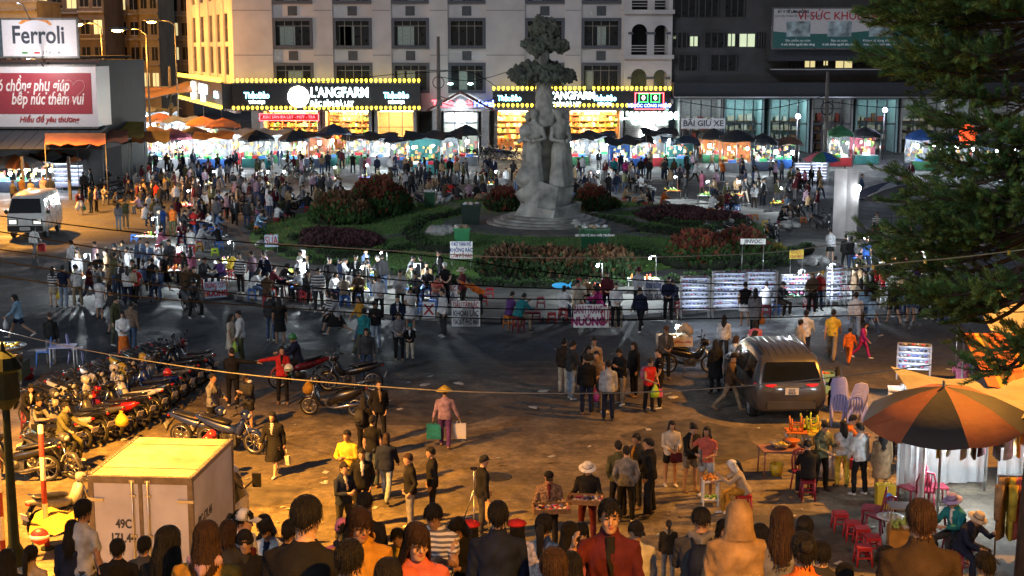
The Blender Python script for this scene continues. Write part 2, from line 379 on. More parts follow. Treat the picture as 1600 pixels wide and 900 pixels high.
def template(pose,top,bot,lod):
 key=(pose,top,bot,lod)
 if key in _bt:return _bt[key]
 vox,tris={0:(.020,1100),1:(.0135,3000),2:(.011,6500),3:(.0064,18000)}[lod]
 b,J=body_mb(pose,top,bot,lod>=2,lod==3)
 src=b.mesh('src',[None]*7)
 bvh=BVHTree.FromPolygons(b.v,b.f)
 o=tmpobj(src)
 md=o.modifiers.new('r','REMESH'); md.mode='VOXEL'; md.voxel_size=vox
 sm=o.modifiers.new('s','SMOOTH'); sm.factor=.5; sm.iterations=2 if lod<3 else 1
 me=evalmesh(o)
 n=len(me.vertices); co=np.empty(n*3); me.vertices.foreach_get('co',co); co=co.reshape(-1,3)
 no=np.empty(n*3); me.vertices.foreach_get('normal',no); no=no.reshape(-1,3)
 hz=J['neck'].z+.0
 if lod>0:
  x,y,z=co[:,0],co[:,1],co[:,2]
  fold=np.sin(z*38+5*np.sin(x*14)+4*np.sin(y*16))*.5+np.sin(x*47+z*29+3*np.sin(y*22))*.35+np.sin(y*55-z*21+3*np.sin(x*19))*.35
  wgt=np.clip((hz-.02-z)/.08,0,1)*np.clip((z-(J['leg',1][2].z+.05))/.05,0,1)
  hd=np.ones(n)
  for s in(1,-1):
   wr=np.array(J['arm',s][2]); hd*=np.clip((np.linalg.norm(co-wr,axis=1)-.11)/.05,0.0,1)
  co=co+no*(fold*wgt*hd*(.0055 if lod==1 else .0085))[:,None]
 zmin=co[:,2].min(); me.vertices.foreach_set('co',co.ravel()); me.update()
 bpy.data.objects.remove(o)
 o=tmpobj(me)
 ntri=len(me.polygons)*2
 if ntri>tris:
  dm=o.modifiers.new('d','DECIMATE'); dm.ratio=tris/ntri
 out=evalmesh(o)
 bpy.data.objects.remove(o); bpy.data.meshes.remove(me); bpy.data.meshes.remove(src)
 out.name='body'; idx=[]
 for pl in out.polygons:
  h=bvh.find_nearest(pl.center); idx.append(b.m[h[2]]if h[2]is not None else 0)
 out.materials.clear()
 for i in range(7):out.materials.append(M_black)
 out.polygons.foreach_set('material_index',idx); out.polygons.foreach_set('use_smooth',[True]*len(idx))
 out.transform(Matrix.Translation((0,0,-zmin))); out.update()
 sh=Vector((0,0,-zmin))
 T=dict(me=out,head=J['head']+sh,q=J['hq'],hands={s:J['arm',s][2]+J['arm',s][3]*.09+sh for s in(1,-1)},neck=J['neck']+sh,u=J['u'],fw=J['fw'],seat=J['pel'].z+sh.z-.10,top=(J['head']+J['hq']@Vector((0,.012,.125))+sh).z,headtop=J['head']+J['hq']@Vector((0,.012,.125))+sh)
 _bt[key]=T; return T
def hair_mb(style,n=28,rows=9,seed=0):
 b=MB(); rr=random.Random(seed)
 cut={'short':(.058,.0,-.075,0),'buzz':(.07,.02,-.05,0),'bob':(.05,-.11,-.14,.03),'long':(.056,-.16,-.34,.05),'long2':(.05,-.22,-.42,.06),'tail':(.062,-.0,-.08,0),'bun':(.062,.0,-.08,0),'bangs':(.022,-.17,-.33,.055),'bald':(.02,-.01,-.085,0)}[style]
 rings=[]
 for i in range(rows+1):
  ringv=[]
  for j in range(n):
   a=2*math.pi*j/n; fx,fy=math.sin(a),-math.cos(a)
   fr=max(0,math.cos(a)); bk=max(0,-math.cos(a)); sdv=1-fr-bk
   w=abs(a/math.pi if a<=math.pi else 2-a/math.pi)
   if w<.28:ez=cut[0]
   elif w<.42:t=(w-.28)/.14; ez=cut[0]+(cut[1]-cut[0])*t*t*(3-2*t)
   else:t=(w-.42)/.58; ez=cut[1]+(cut[2]-cut[1])*t
   jag=.012*math.sin(j*2.7+seed)+.008*math.sin(j*5.1)
   ez+=jag*(1.2 if style not in('buzz',)else .4)
   t=i/rows; z=.128-(.128-ez)*t**1.7
   if z>0.0:k=math.sqrt(max(0.02,1-(max(z,0)/.130)**2.7))
   else:k=1.0
   thick={'buzz':1.06,'bald':1.05,'short':1.11}.get(style,1.12)
   rx,ry=.076*thick*k,.100*thick*k
   if z<-.02 and cut[3]:
    q=min(1,(-.02-z)/.15); rx+=cut[3]*q*.55; ry+=cut[3]*q*.2
    yo=.012+.02*q
   else:
    yo=.010
    if z<-.02:q=min(1,(-.02-z)/.08); rx-=.012*q; ry-=.018*q
   rg=1+.022*math.sin(j*4.1+seed+i*.25)+.016*math.sin(j*7.7+i*.5+seed*2)
   if t>.93:rg*=.95
   ringv.append((fx*rx*rg,fy*ry*rg+yo,z))
  rings.append(ringv)
 b.loft(rings,0,False,True)
 b.add([(0,.01,.131)]+rings[0],[(0,1+j,1+(j+1)%n)for j in range(n)],0,True)
 inner=[(x*.86,y*.86,z+.01)for x,y,z in rings[-1]]
 b.loft([rings[-1],inner],0,False,True)
 if n>30:
  for k in range(620):
   j=rr.randrange(n); i0=rr.randrange(rows//2); i1=min(rows,i0+3+rr.randrange(rows)); P_=[]
   for i in range(i0,i1+1):
    p=Vector(rings[i][(j+(i-i0)//5)%n]); c_=Vector((0,.01,p.z*.8)); P_.append(p+(p-c_).normalized()*(.002+.007*rr.random()*(i-i0+1)/(i1-i0+1)))
   if i1==rows:P_.append(P_[-1]+Vector((rr.uniform(-.01,.01),rr.uniform(-.01,.01),-.01-.025*rr.random())))
   w_=.0009+.0012*rr.random(); tn=Vector((-P_[0].y,P_[0].x,0)).normalized()*w_
   b.loft([[p-tn,p+tn]for p in P_],0,False,True,False)
 if style=='tail':
  b.tube([(0,.10,.04),(0,.145,.035),(0,.165,-.03),(0,.155,-.14),(0.01,.14,-.26),(0.01,.135,-.33)],[.022,.034,.042,.038,.028,.008],9,0)
 if style=='bun':
  b.ell((0,.11,.05),(.05,.045,.048),10,6,0,None,.12)
 return b
_hair={}
def hair_mesh(style,lod):
 k=(style,lod>1)
 if k not in _hair:
  b=hair_mb(style,40 if lod>1 else 20,14 if lod>1 else 7,len(_hair)); _hair[k]=b.mesh('hair',[M_black])
 return _hair[k]
def hat_mb(kind):
 b=MB()
 dome=lambda r,h,z0:[(r*math.cos(t*math.pi/2),z0+h*math.sin(t*math.pi/2))for t in(0,.25,.5,.7,.85,.97)]
 if kind=='cap':
  b.lathe(dome(.094,.10,.038),16,0,(0,.005,0)); b.loft([[(x,y,z)for x in(-.065,0,.065)]for y,z in((-.07,.045),(-.12,.044),(-.165,.03))],0,False,True,False)
  b.loft([[(x,y,z)for x in(-.065,0,.065)]for y,z in((-.07,.038),(-.12,.037),(-.165,.024))],0,False,True,False); b.ell((0,.005,.138),(.008,.008,.005),6,4)
 elif kind=='helmet':
  b.lathe([(.115,-.02)]+dome(.122,.135,.03),18,0,(0,.005,0)); b.loft([[(x,y,z)for x in(-.08,0,.08)]for y,z in((-.09,.05),(-.15,.035))],1,False,True,False)
  b.tube([(.105,0,-.01),(.075,-.03,-.10),(0,-.05,-.125),(-.075,-.03,-.10),(-.105,0,-.01)],.007,5,1)
 elif kind=='bucket':
  b.lathe([(.178,.020),(.175,.026),(.10,.052),(.092,.10),(.082,.135),(.05,.142),(.005,.143)],20,0,(0,.005,0)); b.lathe([(.103,.052),(.1005,.07),(.098,.07)],20,1,(0,.005,0))
 elif kind=='cone':
  b.lathe([(.235,.03),(.238,.034),(.16,.10),(.08,.165),(.004,.215)],24,0,(0,.01,0)); b.lathe([(.225,.032),(.004,.20)],24,0,(0,.01,0),True,False)
 elif kind=='beanie':
  b.lathe([(.092,.0),(.098,.0),(.098,.04),(.093,.045)]+dome(.093,.105,.046),16,0,(0,.01,0))
 elif kind=='beret':
  b.lathe([(.085,.04),(.125,.065),(.13,.085),(.10,.115),(.05,.13),(.004,.132)],18,0,(.01,.015,0)); b.tube([(0,.015,.13),(0,.015,.15)],.005,5)
 elif kind=='scarf':
  b.lathe([(.07,-.17),(.10,-.15),(.092,-.08),(.098,.0),(.100,.06)]+dome(.100,.07,.07),16,0,(0,.012,0)); b.ell((0,.10,.02),(.04,.045,.05),8,6,0,None,.2)
 return b
_hats={}
PC=dict(black=(.012,.012,.013),charcoal=(.035,.035,.038),darkgrey=(.06,.06,.064),grey=(.17,.17,.18),lightgrey=(.38,.39,.41),white=(.66,.66,.66),cream=(.55,.47,.36),beige=(.40,.32,.23),tan=(.30,.20,.11),brown=(.085,.05,.028),darkbrown=(.035,.024,.017),maroon=(.085,.014,.02),red=(.45,.025,.025),coral=(.50,.12,.09),pink=(.55,.17,.26),magenta=(.42,.03,.18),orange=(.62,.14,.02),mustard=(.48,.24,.03),yellow=(.62,.42,.05),olive=(.085,.085,.04),green=(.04,.20,.06),teal=(.02,.18,.20),blue=(.03,.09,.33),lightblue=(.22,.36,.5),navy=(.012,.018,.042),denim=(.06,.09,.16),paledenim=(.24,.30,.38),khaki=(.26,.20,.13),purple=(.10,.04,.16),lavender=(.32,.27,.5),lilac=(.36,.24,.30),skin=(.42,.24,.15))
def cloth(c,near=False):
 return mat('cloth '+c+(' near' if near else ''),PC[c],.88,0,.4,7,.35 if near else .2,120 if near else 60,spec=.2)
M_shoe=mat('shoe leather',(.03,.025,.022),.5); M_shoew=mat('white shoe',(.6,.58,.55),.6); M_shoet=mat('tan sandal',(.22,.13,.07),.6)
SKINS=[mat('skin %d'%i,c,.5,0,.08,30,.05,200,spec=.4)for i,c in enumerate([(.40,.235,.15),(.48,.30,.20),(.34,.19,.115),(.44,.26,.17)])]
HAIRS={'black':mat('black hair',(.010,.009,.009),.55,0,.5,90,.8,190,stretch=(1,1,.05),spec=.35),'brown':mat('brown hair',(.040,.020,.011),.55,0,.5,90,.8,190,stretch=(1,1,.05),spec=.35),'grey':mat('grey hair',(.12,.11,.10),.5,0,.4,90,.5,160,stretch=(1,1,.06))}
M_lip=mat('lips',(.35,.10,.085),.4,0,.05)
M_stripeBW=striped('black and white stripes',[(.015,.015,.016),(.6,.6,.6)],.11,2)
M_stripeS=striped('fine grey and white stripes',[(.10,.10,.12),(.6,.58,.55)],.05,2)
M_rain=striped('rainbow stripes',[(.25,.42,.55),(.55,.42,.12),(.5,.18,.2),(.2,.4,.5)],.28,2)
M_plaid=mat('brown plaid',(.16,.10,.07),.85,0,.8,22)
M_floral=mat('floral print',(.42,.38,.38),.85,0,.6,26)
M_camo=mat('camouflage cloth',(.09,.10,.055),.85,0,.8,12)
SPECIAL={'stripes':M_stripeBW,'finestripes':M_stripeS,'rainbow':M_rain,'plaid':M_plaid,'floral':M_floral,'camo':M_camo}
WORDS={'stripes':'zebra striped','finestripes':'grey striped','rainbow':'rainbow striped','camo':'camouflage','plaid':'brown plaid','floral':'floral','darkgrey':'dark grey','lightgrey':'light grey','lightblue':'light blue','paledenim':'pale denim','darkbrown':'dark brown'}
def cmat(c,near):return SPECIAL.get(c)or cloth(c,near)
_pr=random.Random(3)
PEOPLE=[]
STAIR0=23.7
H0=1.80
def stair_z(y):
 if y>=STAIR0:return 0.0
 return(int((STAIR0-y)/.5)+1)*.162
def person(px,py,pose='stand',rot=0,top='jacket.black',bot='pants.charcoal',hair='short',hat=None,place='',D=None,tall=None,base=0.0,inner=None,hairc='black',shoe=None,lod=None,extra='',label=None,group=None):
 """px, py: where the top of the head stands in the photograph; D: distance when the person is on the stairs"""
 tk,tc=top.split('.'); bk,bc=bot.split('.')
 if inner is None:inner=_pr.choice((tc,tc,'charcoal','grey','maroon','navy','white','beige','black'))
 if inner not in PC and inner not in SPECIAL:inner='grey'
 guess=at(px,py,1.6).y if D is None else D
 if lod is None:lod=0 if guess>55 else(1 if guess>22 else 2)
 mt,mb=tk,bk
 if lod==0:mt={'sweater':'jacket','shirt':'jacket','hoodie':'jacket','puffer':'jacket','polo':'tee'}.get(tk,tk); mb={'wide':'pants','knee':'skirt'}.get(bk,bk); pose={'crossed':'front','face':'phone'}.get(pose,pose)
 if lod==1:mt={'shirt':'sweater','polo':'tee'}.get(tk,tk)
 if lod==2:mb='pants'; pose='stand' if pose=='relax' else pose; mt={'shirt':'jacket','polo':'tee'}.get(tk,tk)
 T=template(pose,mt,mb,lod)
 off=Matrix.Rotation(R(rot),3,'Z')@T['headtop']
 if D is None:
  s=(tall if tall else(1.67 if bk=='pants' and hair in('short','buzz')else 1.58)*(1+.04*(_pr.random()-.5)))/H0
  hp=at(px,py,T['top']*s+base)
  loc=Vector((hp.x-off.x*s,hp.y-off.y*s,base))
 else:
  want=tall or 1.62
  D=min((D*(.72+.02*k)for k in range(30)),key=lambda d:abs(atY(px,py,d).z-stair_z(d)-want)+.16*abs(d-D))
  hp=atY(px,py,D); zf=stair_z(D); s=(hp.z-zf)/T['top']
  loc=Vector((hp.x-off.x*s,hp.y-off.y*s,zf))
 o=thing('person','','person',loc,R(rot)); o.scale=(s*_pr.uniform(.94,1.1),s*_pr.uniform(.95,1.12),s)
 near=lod>=2; i=len(PEOPLE)
 ms=[SKINS[i%4],cmat(tc,near),cmat(bc if bk!='dress' else tc,near),shoe or[M_shoe,M_shoew,M_shoet][i%3],cmat(inner,near),HAIRS['black'],M_lip]
 bo=link('body',T['me'],o)
 for sl,m in zip(bo.material_slots,ms):sl.link='OBJECT'; sl.material=m
 hm=Matrix.Translation(T['head'])@T['q'].to_4x4()
 if tk!='hood' and hat not in('scarf','helmet'):
  st=hair if not(hat and hair=='short')else 'buzz'
  h=link('hair',hair_mesh(st,lod),o); h.matrix_local=hm
  h.material_slots[0].link='OBJECT'; h.material_slots[0].material=HAIRS[hairc]
 if hat:
  kd,hc=hat.split('.')
  if kd not in _hats:_hats[kd]=hat_mb(kd).mesh(kd,[M_black,M_black])
  h=link({'cone':'conical_hat','bucket':'brimmed_hat','scarf':'head_scarf'}.get(kd,kd),_hats[kd],o); h.matrix_local=hm
  for sl,m in zip(h.material_slots,(cloth(hc)if kd!='helmet' else mat('helmet '+hc,PC[hc],.25,0,.05),M_black)):sl.link='OBJECT'; sl.material=m
 o['_']=0; del o['_']
 W=lambda c:WORDS.get(c,c)
 tn={'hood':'hooded coat','dress':'dress','tee':'T-shirt','polo':'polo shirt','puffer':'puffer jacket'}.get(tk,tk)
 bn={'pants':'trousers','wide':'wide trousers','shorts':'shorts','skirt':'skirt','knee':'skirt','long':'long skirt','dress':''}[bk]
 if bc in('denim','paledenim')and bk=='pants':W2={'denim':'jeans','paledenim':'pale jeans'}[bc]
 else:W2=W(bc)+' '+bn
 PEOPLE.append(dict(o=o,T=T,s=s,px=px,py=py,rot=rot))
 if label:o['label']=label
 else:
  hs={'cap':'cap','helmet':'helmet','bucket':'brimmed hat','cone':'conical hat','beanie':'beanie','beret':'beret','scarf':'head scarf'}
  ht=(' and '+W(hat.split('.')[1])+' '+hs[hat.split('.')[0]])if hat else ''
  vis=D is None
  bt=(' and '+W2)if(bk!='dress' and vis and not hat)else ''
  e_=ht+(' '+place if place else ''); o['label']='person in '+W(tc)+' '+tn+bt+e_
  if len(o['label'].split())>13:o['label']='person in '+W(tc)+' '+tn+e_
 o['group']=group or('people on the steps in the foreground' if D is not None else('seated people on low stools' if pose in('sit','sitb')else 'people walking and standing in the night market'))
 return PEOPLE[-1]
# GROUND, ROUNDABOUT, STAIRS, STREET LAMPS
def ground_material():
 m=bpy.data.materials.new('worn asphalt'); m.use_nodes=True; n=m.node_tree.nodes; l=m.node_tree.links; b=n['Principled BSDF']
 tc=n.new('ShaderNodeTexCoord'); co=tc.outputs['Object']
 def N(sc,det=8,dist=0.0,rough=.6):
  t=n.new('ShaderNodeTexNoise'); t.inputs['Scale'].default_value=sc; t.inputs['Detail'].default_value=det; t.inputs['Distortion'].default_value=dist; t.inputs['Roughness'].default_value=rough
  l.new(co,t.inputs['Vector']); return t.outputs['Fac']
 def mr(v,a,c,d,e):
  x=n.new('ShaderNodeMapRange'); x.inputs['From Min'].default_value=a; x.inputs['From Max'].default_value=c; x.inputs['To Min'].default_value=d; x.inputs['To Max'].default_value=e; l.new(v,x.inputs['Value']); return x.outputs[0]
 def mix(f,a,c):
  x=n.new('ShaderNodeMix'); x.data_type='RGBA'; l.new(f,x.inputs[0])
  for i,q in((6,a),(7,c)):
   if isinstance(q,tuple):x.inputs[i].default_value=(*q,1)
   else:l.new(q,x.inputs[i])
  return x.outputs[2]
 def math_(op,a,c):
  x=n.new('ShaderNodeMath'); x.operation=op
  for i,q in enumerate((a,c)):
   if isinstance(q,(int,float)):x.inputs[i].default_value=q
   else:l.new(q,x.inputs[i])
  return x.outputs[0]
 big=N(.13,10,.2,.7); med=N(.9,12,.15,.72); fine=N(6,12,.1,.8); gr=N(60,4)
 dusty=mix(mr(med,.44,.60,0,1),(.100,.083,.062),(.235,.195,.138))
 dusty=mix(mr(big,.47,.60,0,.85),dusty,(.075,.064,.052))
 road=mix(mr(fine,.35,.7,0,1),(.030,.031,.033),(.062,.061,.060))
 sp=n.new('ShaderNodeSeparateXYZ'); l.new(co,sp.inputs[0])
 yy=math_('ADD',sp.outputs[1],mr(big,0,1,-4,4)); f=mr(yy,37.5,41.5,0,1)  # darker road asphalt beyond; the blend also paints in the plaza lamps' falloff
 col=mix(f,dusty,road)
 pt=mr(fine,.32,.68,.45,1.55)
 vm=n.new('ShaderNodeVectorMath'); vm.operation='SCALE'; l.new(col,vm.inputs[0]); l.new(pt,vm.inputs['Scale'])
 cr=n.new('ShaderNodeTexVoronoi'); cr.feature='DISTANCE_TO_EDGE'; cr.inputs['Scale'].default_value=.28
 wv=n.new('ShaderNodeVectorMath'); wv.operation='ADD'; l.new(co,wv.inputs[0])
 nn=n.new('ShaderNodeTexNoise'); nn.inputs['Scale'].default_value=.9; l.new(co,nn.inputs['Vector'])
 sc_=n.new('ShaderNodeVectorMath'); sc_.operation='SCALE'; sc_.inputs['Scale'].default_value=1.6; l.new(nn.outputs['Color'],sc_.inputs[0]); l.new(sc_.outputs[0],wv.inputs[1]); l.new(wv.outputs[0],cr.inputs['Vector'])
 crk=mr(cr.outputs['Distance'],0,.006,.62,1)
 vm2=n.new('ShaderNodeVectorMath'); vm2.operation='SCALE'; l.new(vm.outputs[0],vm2.inputs[0]); l.new(crk,vm2.inputs['Scale'])
 l.new(vm2.outputs[0],b.inputs['Base Color'])
 wet=math_('MULTIPLY',mr(N(.35,9,.6,.7),.47,.72,0,1),f)
 ro=mix(wet,(.80,.80,.80),(.27,.27,.27)); l.new(ro,b.inputs['Roughness'])
 bp=n.new('ShaderNodeBump'); bp.inputs['Strength'].default_value=.5; bp.inputs['Distance'].default_value=.02
 h=math_('ADD',math_('MULTIPLY',fine,1.2),math_('MULTIPLY',gr,.35)); l.new(h,bp.inputs['Height']); l.new(bp.outputs[0],b.inputs['Normal'])
 return m
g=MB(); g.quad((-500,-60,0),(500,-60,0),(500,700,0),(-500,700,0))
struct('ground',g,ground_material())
M_conc=mat('kerb concrete',(.20,.195,.185),.85,0,.35,2.5,.4,30)
M_pave=mat('old paving',(.115,.11,.10),.8,0,.45,1.6,.4,20)
M_stair=mat('stair granite',(.22,.20,.18),.75,0,.3,3,.3,40)
s=MB()
for i in range(48):
 y1=STAIR0-.5*i; z1=.162*(i+1)
 s.bbox(-11,11,y1-.5,y1,0 if i==0 else z1-.32,z1-.0)
s.bbox(-11,11,-14,STAIR0-24,7.0,7.776)
for sx in(-1,1):
 pr=[(STAIR0+.3,0),(STAIR0+.3,.75),(STAIR0-24,8.6),(-14,8.6),(-14,0)]
 s.add([(sx*11.02,y,z)for y,z in pr]+[(sx*11.5,y,z)for y,z in pr],[(0,1,2,3,4),(9,8,7,6,5)]+[(i,(i+1)%5,(i+1)%5+5,i+5)for i in range(5)],0)
struct('stairs',s,M_stair)
RC=(0,70); RA,RB=17.0,22.0
GC=(0,72.5); GA,GB=13.2,15.6
def ellipse(c,a,b,n=120,rz=0):return[(c[0]+a*math.cos(2*math.pi*i/n),c[1]+b*math.sin(2*math.pi*i/n))for i in range(n)]
pv=MB(); pv.extrude_z(ellipse(RC,RA-.28,RB-.28),0,.125); struct('roundabout_pavement',pv,M_pave)
kb=MB()
n=150
for i in range(n):
 a0,a1=2*math.pi*(i+.04)/n,2*math.pi*(i+.96)/n
 P=[(RC[0]+(RA-q)*math.cos(a),RC[1]+(RB-q)*math.sin(a))for a,q in((a0,0),(a1,0),(a1,.27),(a0,.27))]
 z=.14+.008*rnd.random()
 k=MB().extrude_z(P,0,z)
 if i==0:kr=bpy.data.objects.new('kerb',None); COL.objects.link(kr); kr['kind']='structure'
 k.build('kerb_stone',M_conc,kr)
M_grass=mat('lawn',(.085,.155,.035),.9,0,.5,1.2,.6,30)
M_blade=mat('grass blades',(.085,.17,.035),.8,0,.4,.8)
lw=MB(); rings=[]
for k in range(9):
 t=1-k/8.0
 rings.append([(GC[0]+GA*t*math.cos(a),GC[1]+GB*t*math.sin(a),.13+.45*(1-t*t)+(.05*noise.noise((x_*.4,k,1))if 0<k else .0))for x_,a in[(i,2*math.pi*i/90)for i in range(90)]])
lw.loft(rings,0,True,True); struct('lawn',lw,M_grass)
def lawn_z(x,y):
 t2=((x-GC[0])/GA)**2+((y-GC[1])/GB)**2
 return .13+.45*max(0,1-t2)
gb=MB()
for i in range(26000):
 a=rnd.random()*2*math.pi; q=math.sqrt(rnd.random())*.99
 x,y=GC[0]+GA*q*math.cos(a),GC[1]+GB*q*math.sin(a)
 if math.hypot(x-1.7,y-71.5)<4.2:continue
 z=lawn_z(x,y); h=.05+.09*rnd.random(); dx,dy=(rnd.random()-.5)*.1,(rnd.random()-.5)*.1
 gb.add([(x-.022,y,z),(x+.022,y,z),(x+dx,y+dy,z+h)],[(0,1,2)])
o=gb.build('grass',M_blade,fix=False); tag(o,'short green grass growing on the roundabout lawn','grass',kind='stuff')
STX,STY=1.72,71.5
ap=MB(); ap.extrude_z(ellipse((STX,STY),5.2,5.0,60),.3,.60)
for(x0,y0,x1,y1,w_)in((-3,68.5,-12.4,62.5,1.1),(5,68,12.6,66.2,1.2),(-1,75,-6,86.5,1.2),(4,75,9.6,83.8,1.0)):
 d=Vector((x1-x0,y1-y0,0)).normalized(); nn=Vector((-d.y,d.x,0))*w_/2
 N_=10
 L=[Vector((x0+(x1-x0)*i/N_,y0+(y1-y0)*i/N_+.5*math.sin(i/N_*3.1),0))for i in range(N_+1)]
 for i in range(N_):
  a,c=L[i],L[i+1]; q=[a-nn,c-nn,c+nn,a+nn]
  ap.add([(v.x,v.y,lawn_z(v.x,v.y)+.035)for v in q]+[(v.x,v.y,0.05)for v in q],[(0,1,2,3),(0,1,5,4),(2,3,7,6),(1,2,6,5),(3,0,4,7)])
struct('garden_path',ap,M_pave)
E_sod=emat('sodium lamp glow',(1.0,.52,.12),60,False)
def street_lamp(x,y,h,arm,rz,watt,label,size=1.0,cone=150):
 t=thing('street_lamp',label,'street lamp',(x,y,0),rz,'sodium street lamps')
 MB().lathe([(.16,0),(.16,.5),(.11,.6),(.09,h*.5),(.065,h-.3)],10).build('post',M_pole,t)
 MB().tube([(0,0,h-.4),(0,0,h-.1),(arm*.4,0,h+.35),(arm,0,h+.4)],[.06,.06,.05,.045],8).build('arm',M_pole,t)
 hd=MB().loft([ring((arm+q,0,h+.40),Vector((0,1,0)),Vector((0,0,1)),w_,hh,10)for q,w_,hh in((-.05,.05,.05),(.1,.12*size,.07*size),(.55*size,.15*size,.09*size),(.8*size,.05,.04))]).build('lamp_head',M_pole,t)
 MB().ell((arm+.42*size,0,h+.33),(.25*size,.12*size,.11*size),12,6).build('lamp_lens',E_sod,t)
 l=bpy.data.lights.new('lamp_light','SPOT' if cone<170 else 'POINT'); l.energy=watt; l.color=SOD; l.shadow_soft_size=.16
 if cone<170:l.spot_size=R(cone); l.spot_blend=.55
 o=bpy.data.objects.new('lamp_light',l); COL.objects.link(o); o.parent=t; o.location=(arm+.42*size,0,h+.12)
 return t
street_lamp(-13.4,22.5,9.6,1.7,R(20),19000,'tall sodium street lamp at the foot of the stairs, left side',cone=128)
street_lamp(15.5,31,9.6,1.8,R(175),4600,'tall sodium street lamp behind the conifer on the right',cone=128)
street_lamp(7.5,-4,14.5,2.0,R(150),8500,'sodium street lamp standing at the top of the stairs',cone=150)
street_lamp(-33,80,9.5,3.2,R(-10),16000,'sodium street lamp beyond the minivan at the left edge',cone=125)
for px,py,Y,a,wt,sz,lb in((200,46,128,-1.6,14000,2.2,'brightest orange street lamp above the tarpaulin market street'),(135,37,150,-1.5,8000,1.9,'orange street lamp just right of the white billboard'),(250,33,148,-1.5,2200,2.1,'orange street lamp near the left end of the white hotel')):
 v=atY(px,py,Y); street_lamp(v.x-a+.0,v.y,v.z-.33,abs(a),R(180),wt,lb,sz,170)
# BUILDINGS
FY=130.0
M_wall=mat('pale render',(.50,.47,.47),.85,0,.14,.5,.25,25)
M_slate=mat('slate grey frame',(.075,.08,.10),.6,0,.15)
M_glass=mat('dark window glass',(.010,.011,.014),.3,0,.2,2,spec=.25)
M_mull=mat('aluminium mullion',(.22,.20,.18),.4,.5,.1)
M_sign=mat('black sign panel',(.012,.013,.018),.35,0,.2)
E_yel=emat('yellow bulb',(1.0,.70,.05),1.7,False)
E_sig=emat('white lit letters',(.75,1.0,.95),5,False)
E_disc=emat('lit round logo',(1.0,.93,.75),5,False)
E_disc2=emat('lit round logo white',(.95,1.0,1.0),4.5,False)
E_cyan=emat('cyan letters',(.25,.8,1.0),5,False)
E_red=emat('red neon',(1.0,.05,.06),5,False); E_blue=emat('blue led',(.12,.2,1.0),5,False); E_green=emat('green led',(.05,.8,.15),2.5,False)
M_ac=mat('recess grille',(.06,.065,.075),.7)
M_curt=mat('curtain',(.30,.34,.30),.9,0,.2)
HB=thing('hotel_building','large pale hotel with slate framed windows above yellow lit shops','building',(0,FY,0))
def Lx(px):return XZ(px,100,FY)[0]
def Lz(py):return XZ(800,py,FY)[1]
xL,xR=Lx(365),Lx(1047)
TOPZ=21.0
Z0=Lz(172)-.1
bays=[(427,490),(521,582),(612,671),(700,759),(820,882),(908,970)]
bx=[(Lx(a),Lx(b))for a,b in bays]
pitch=Lz(28)-Lz(98)
rows=[Lz(76)+pitch*k for k in(-1,0,1,2)]
wh=Lz(28)-Lz(76)
wl=MB()
edges=[xL]+[v for p in bx for v in p]+[xR-(Lx(1047)-Lx(975))]
for i in range(0,len(edges),2):wl.bbox(edges[i],edges[i+1],-.02,.5,Z0,TOPZ)
for a,b in bx:
 prev=Z0
 for z in rows:
  if z>prev:wl.bbox(a,b,.12,.5,prev,z)
  prev=z+wh
 wl.bbox(a,b,.12,.5,prev,TOPZ)
wl.bbox(xL,xR,8.0,8.4,0,TOPZ); wl.bbox(xR-.4,xR,.5,8,Z0,TOPZ)
wl.bbox(xL,xR,.5,8,TOPZ-.3,TOPZ)
wl.build('wall',M_wall,HB)
jm=MB()
for z in[Lz(16)+pitch*k for k in(-1,0,1)]:
 for i in range(0,len(edges),2):jm.bbox(edges[i]+.05,edges[i+1]-.05,-.028,-.022,z-.025,z+.025)
jm.build('wall_joint',M_slate,HB)
rr=random.Random(5)
for k,z in enumerate(rows):
 for i,(a,b)in enumerate(bx):
  if z>17:continue
  wn=MB().bbox(a+.28,b-.28,.36,.40,z+.26,z+wh-.26).build('window',M_glass,HB)
  f=MB(); e=.28
  f.bbox(a,b,-.06,.42,z,z+e); f.bbox(a,b,-.06,.42,z+wh-e,z+wh); f.bbox(a,a+e,-.06,.42,z+e,z+wh-e); f.bbox(b-e,b,-.06,.42,z+e,z+wh-e)
  f.build('frame',M_slate,wn)
  g2=MB(); n_=4
  for j in range(1,n_):x=a+.28+(b-a-.56)*j/n_; g2.bbox(x-.03,x+.03,.31,.36,z+.28,z+wh-.28)
  g2.bbox(a+.28,b-.28,.30,.35,z+wh*.74-.03,z+wh*.74+.03); g2.build('mullion',M_mull,wn)
  for _ in range(rr.choice((0,1,1,2))):
   x0=a+.4+rr.random()*1.2; MB().bbox(x0,x0+.5+rr.random(),.325,.345,z+.3,z+wh*.72).build('curtain',M_curt,wn)
  zc=z+wh+(pitch-wh)/2; xc=(a+b)/2
  MB().bbox(xc-.42,xc+.42,.08,.125,zc-.42,zc+.42).build('vent_grille',M_ac,HB)
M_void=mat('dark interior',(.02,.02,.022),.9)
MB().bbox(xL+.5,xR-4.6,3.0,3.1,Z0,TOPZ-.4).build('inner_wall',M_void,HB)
bxa,bxb=Lx(975),xR; bc=Lx(1010)
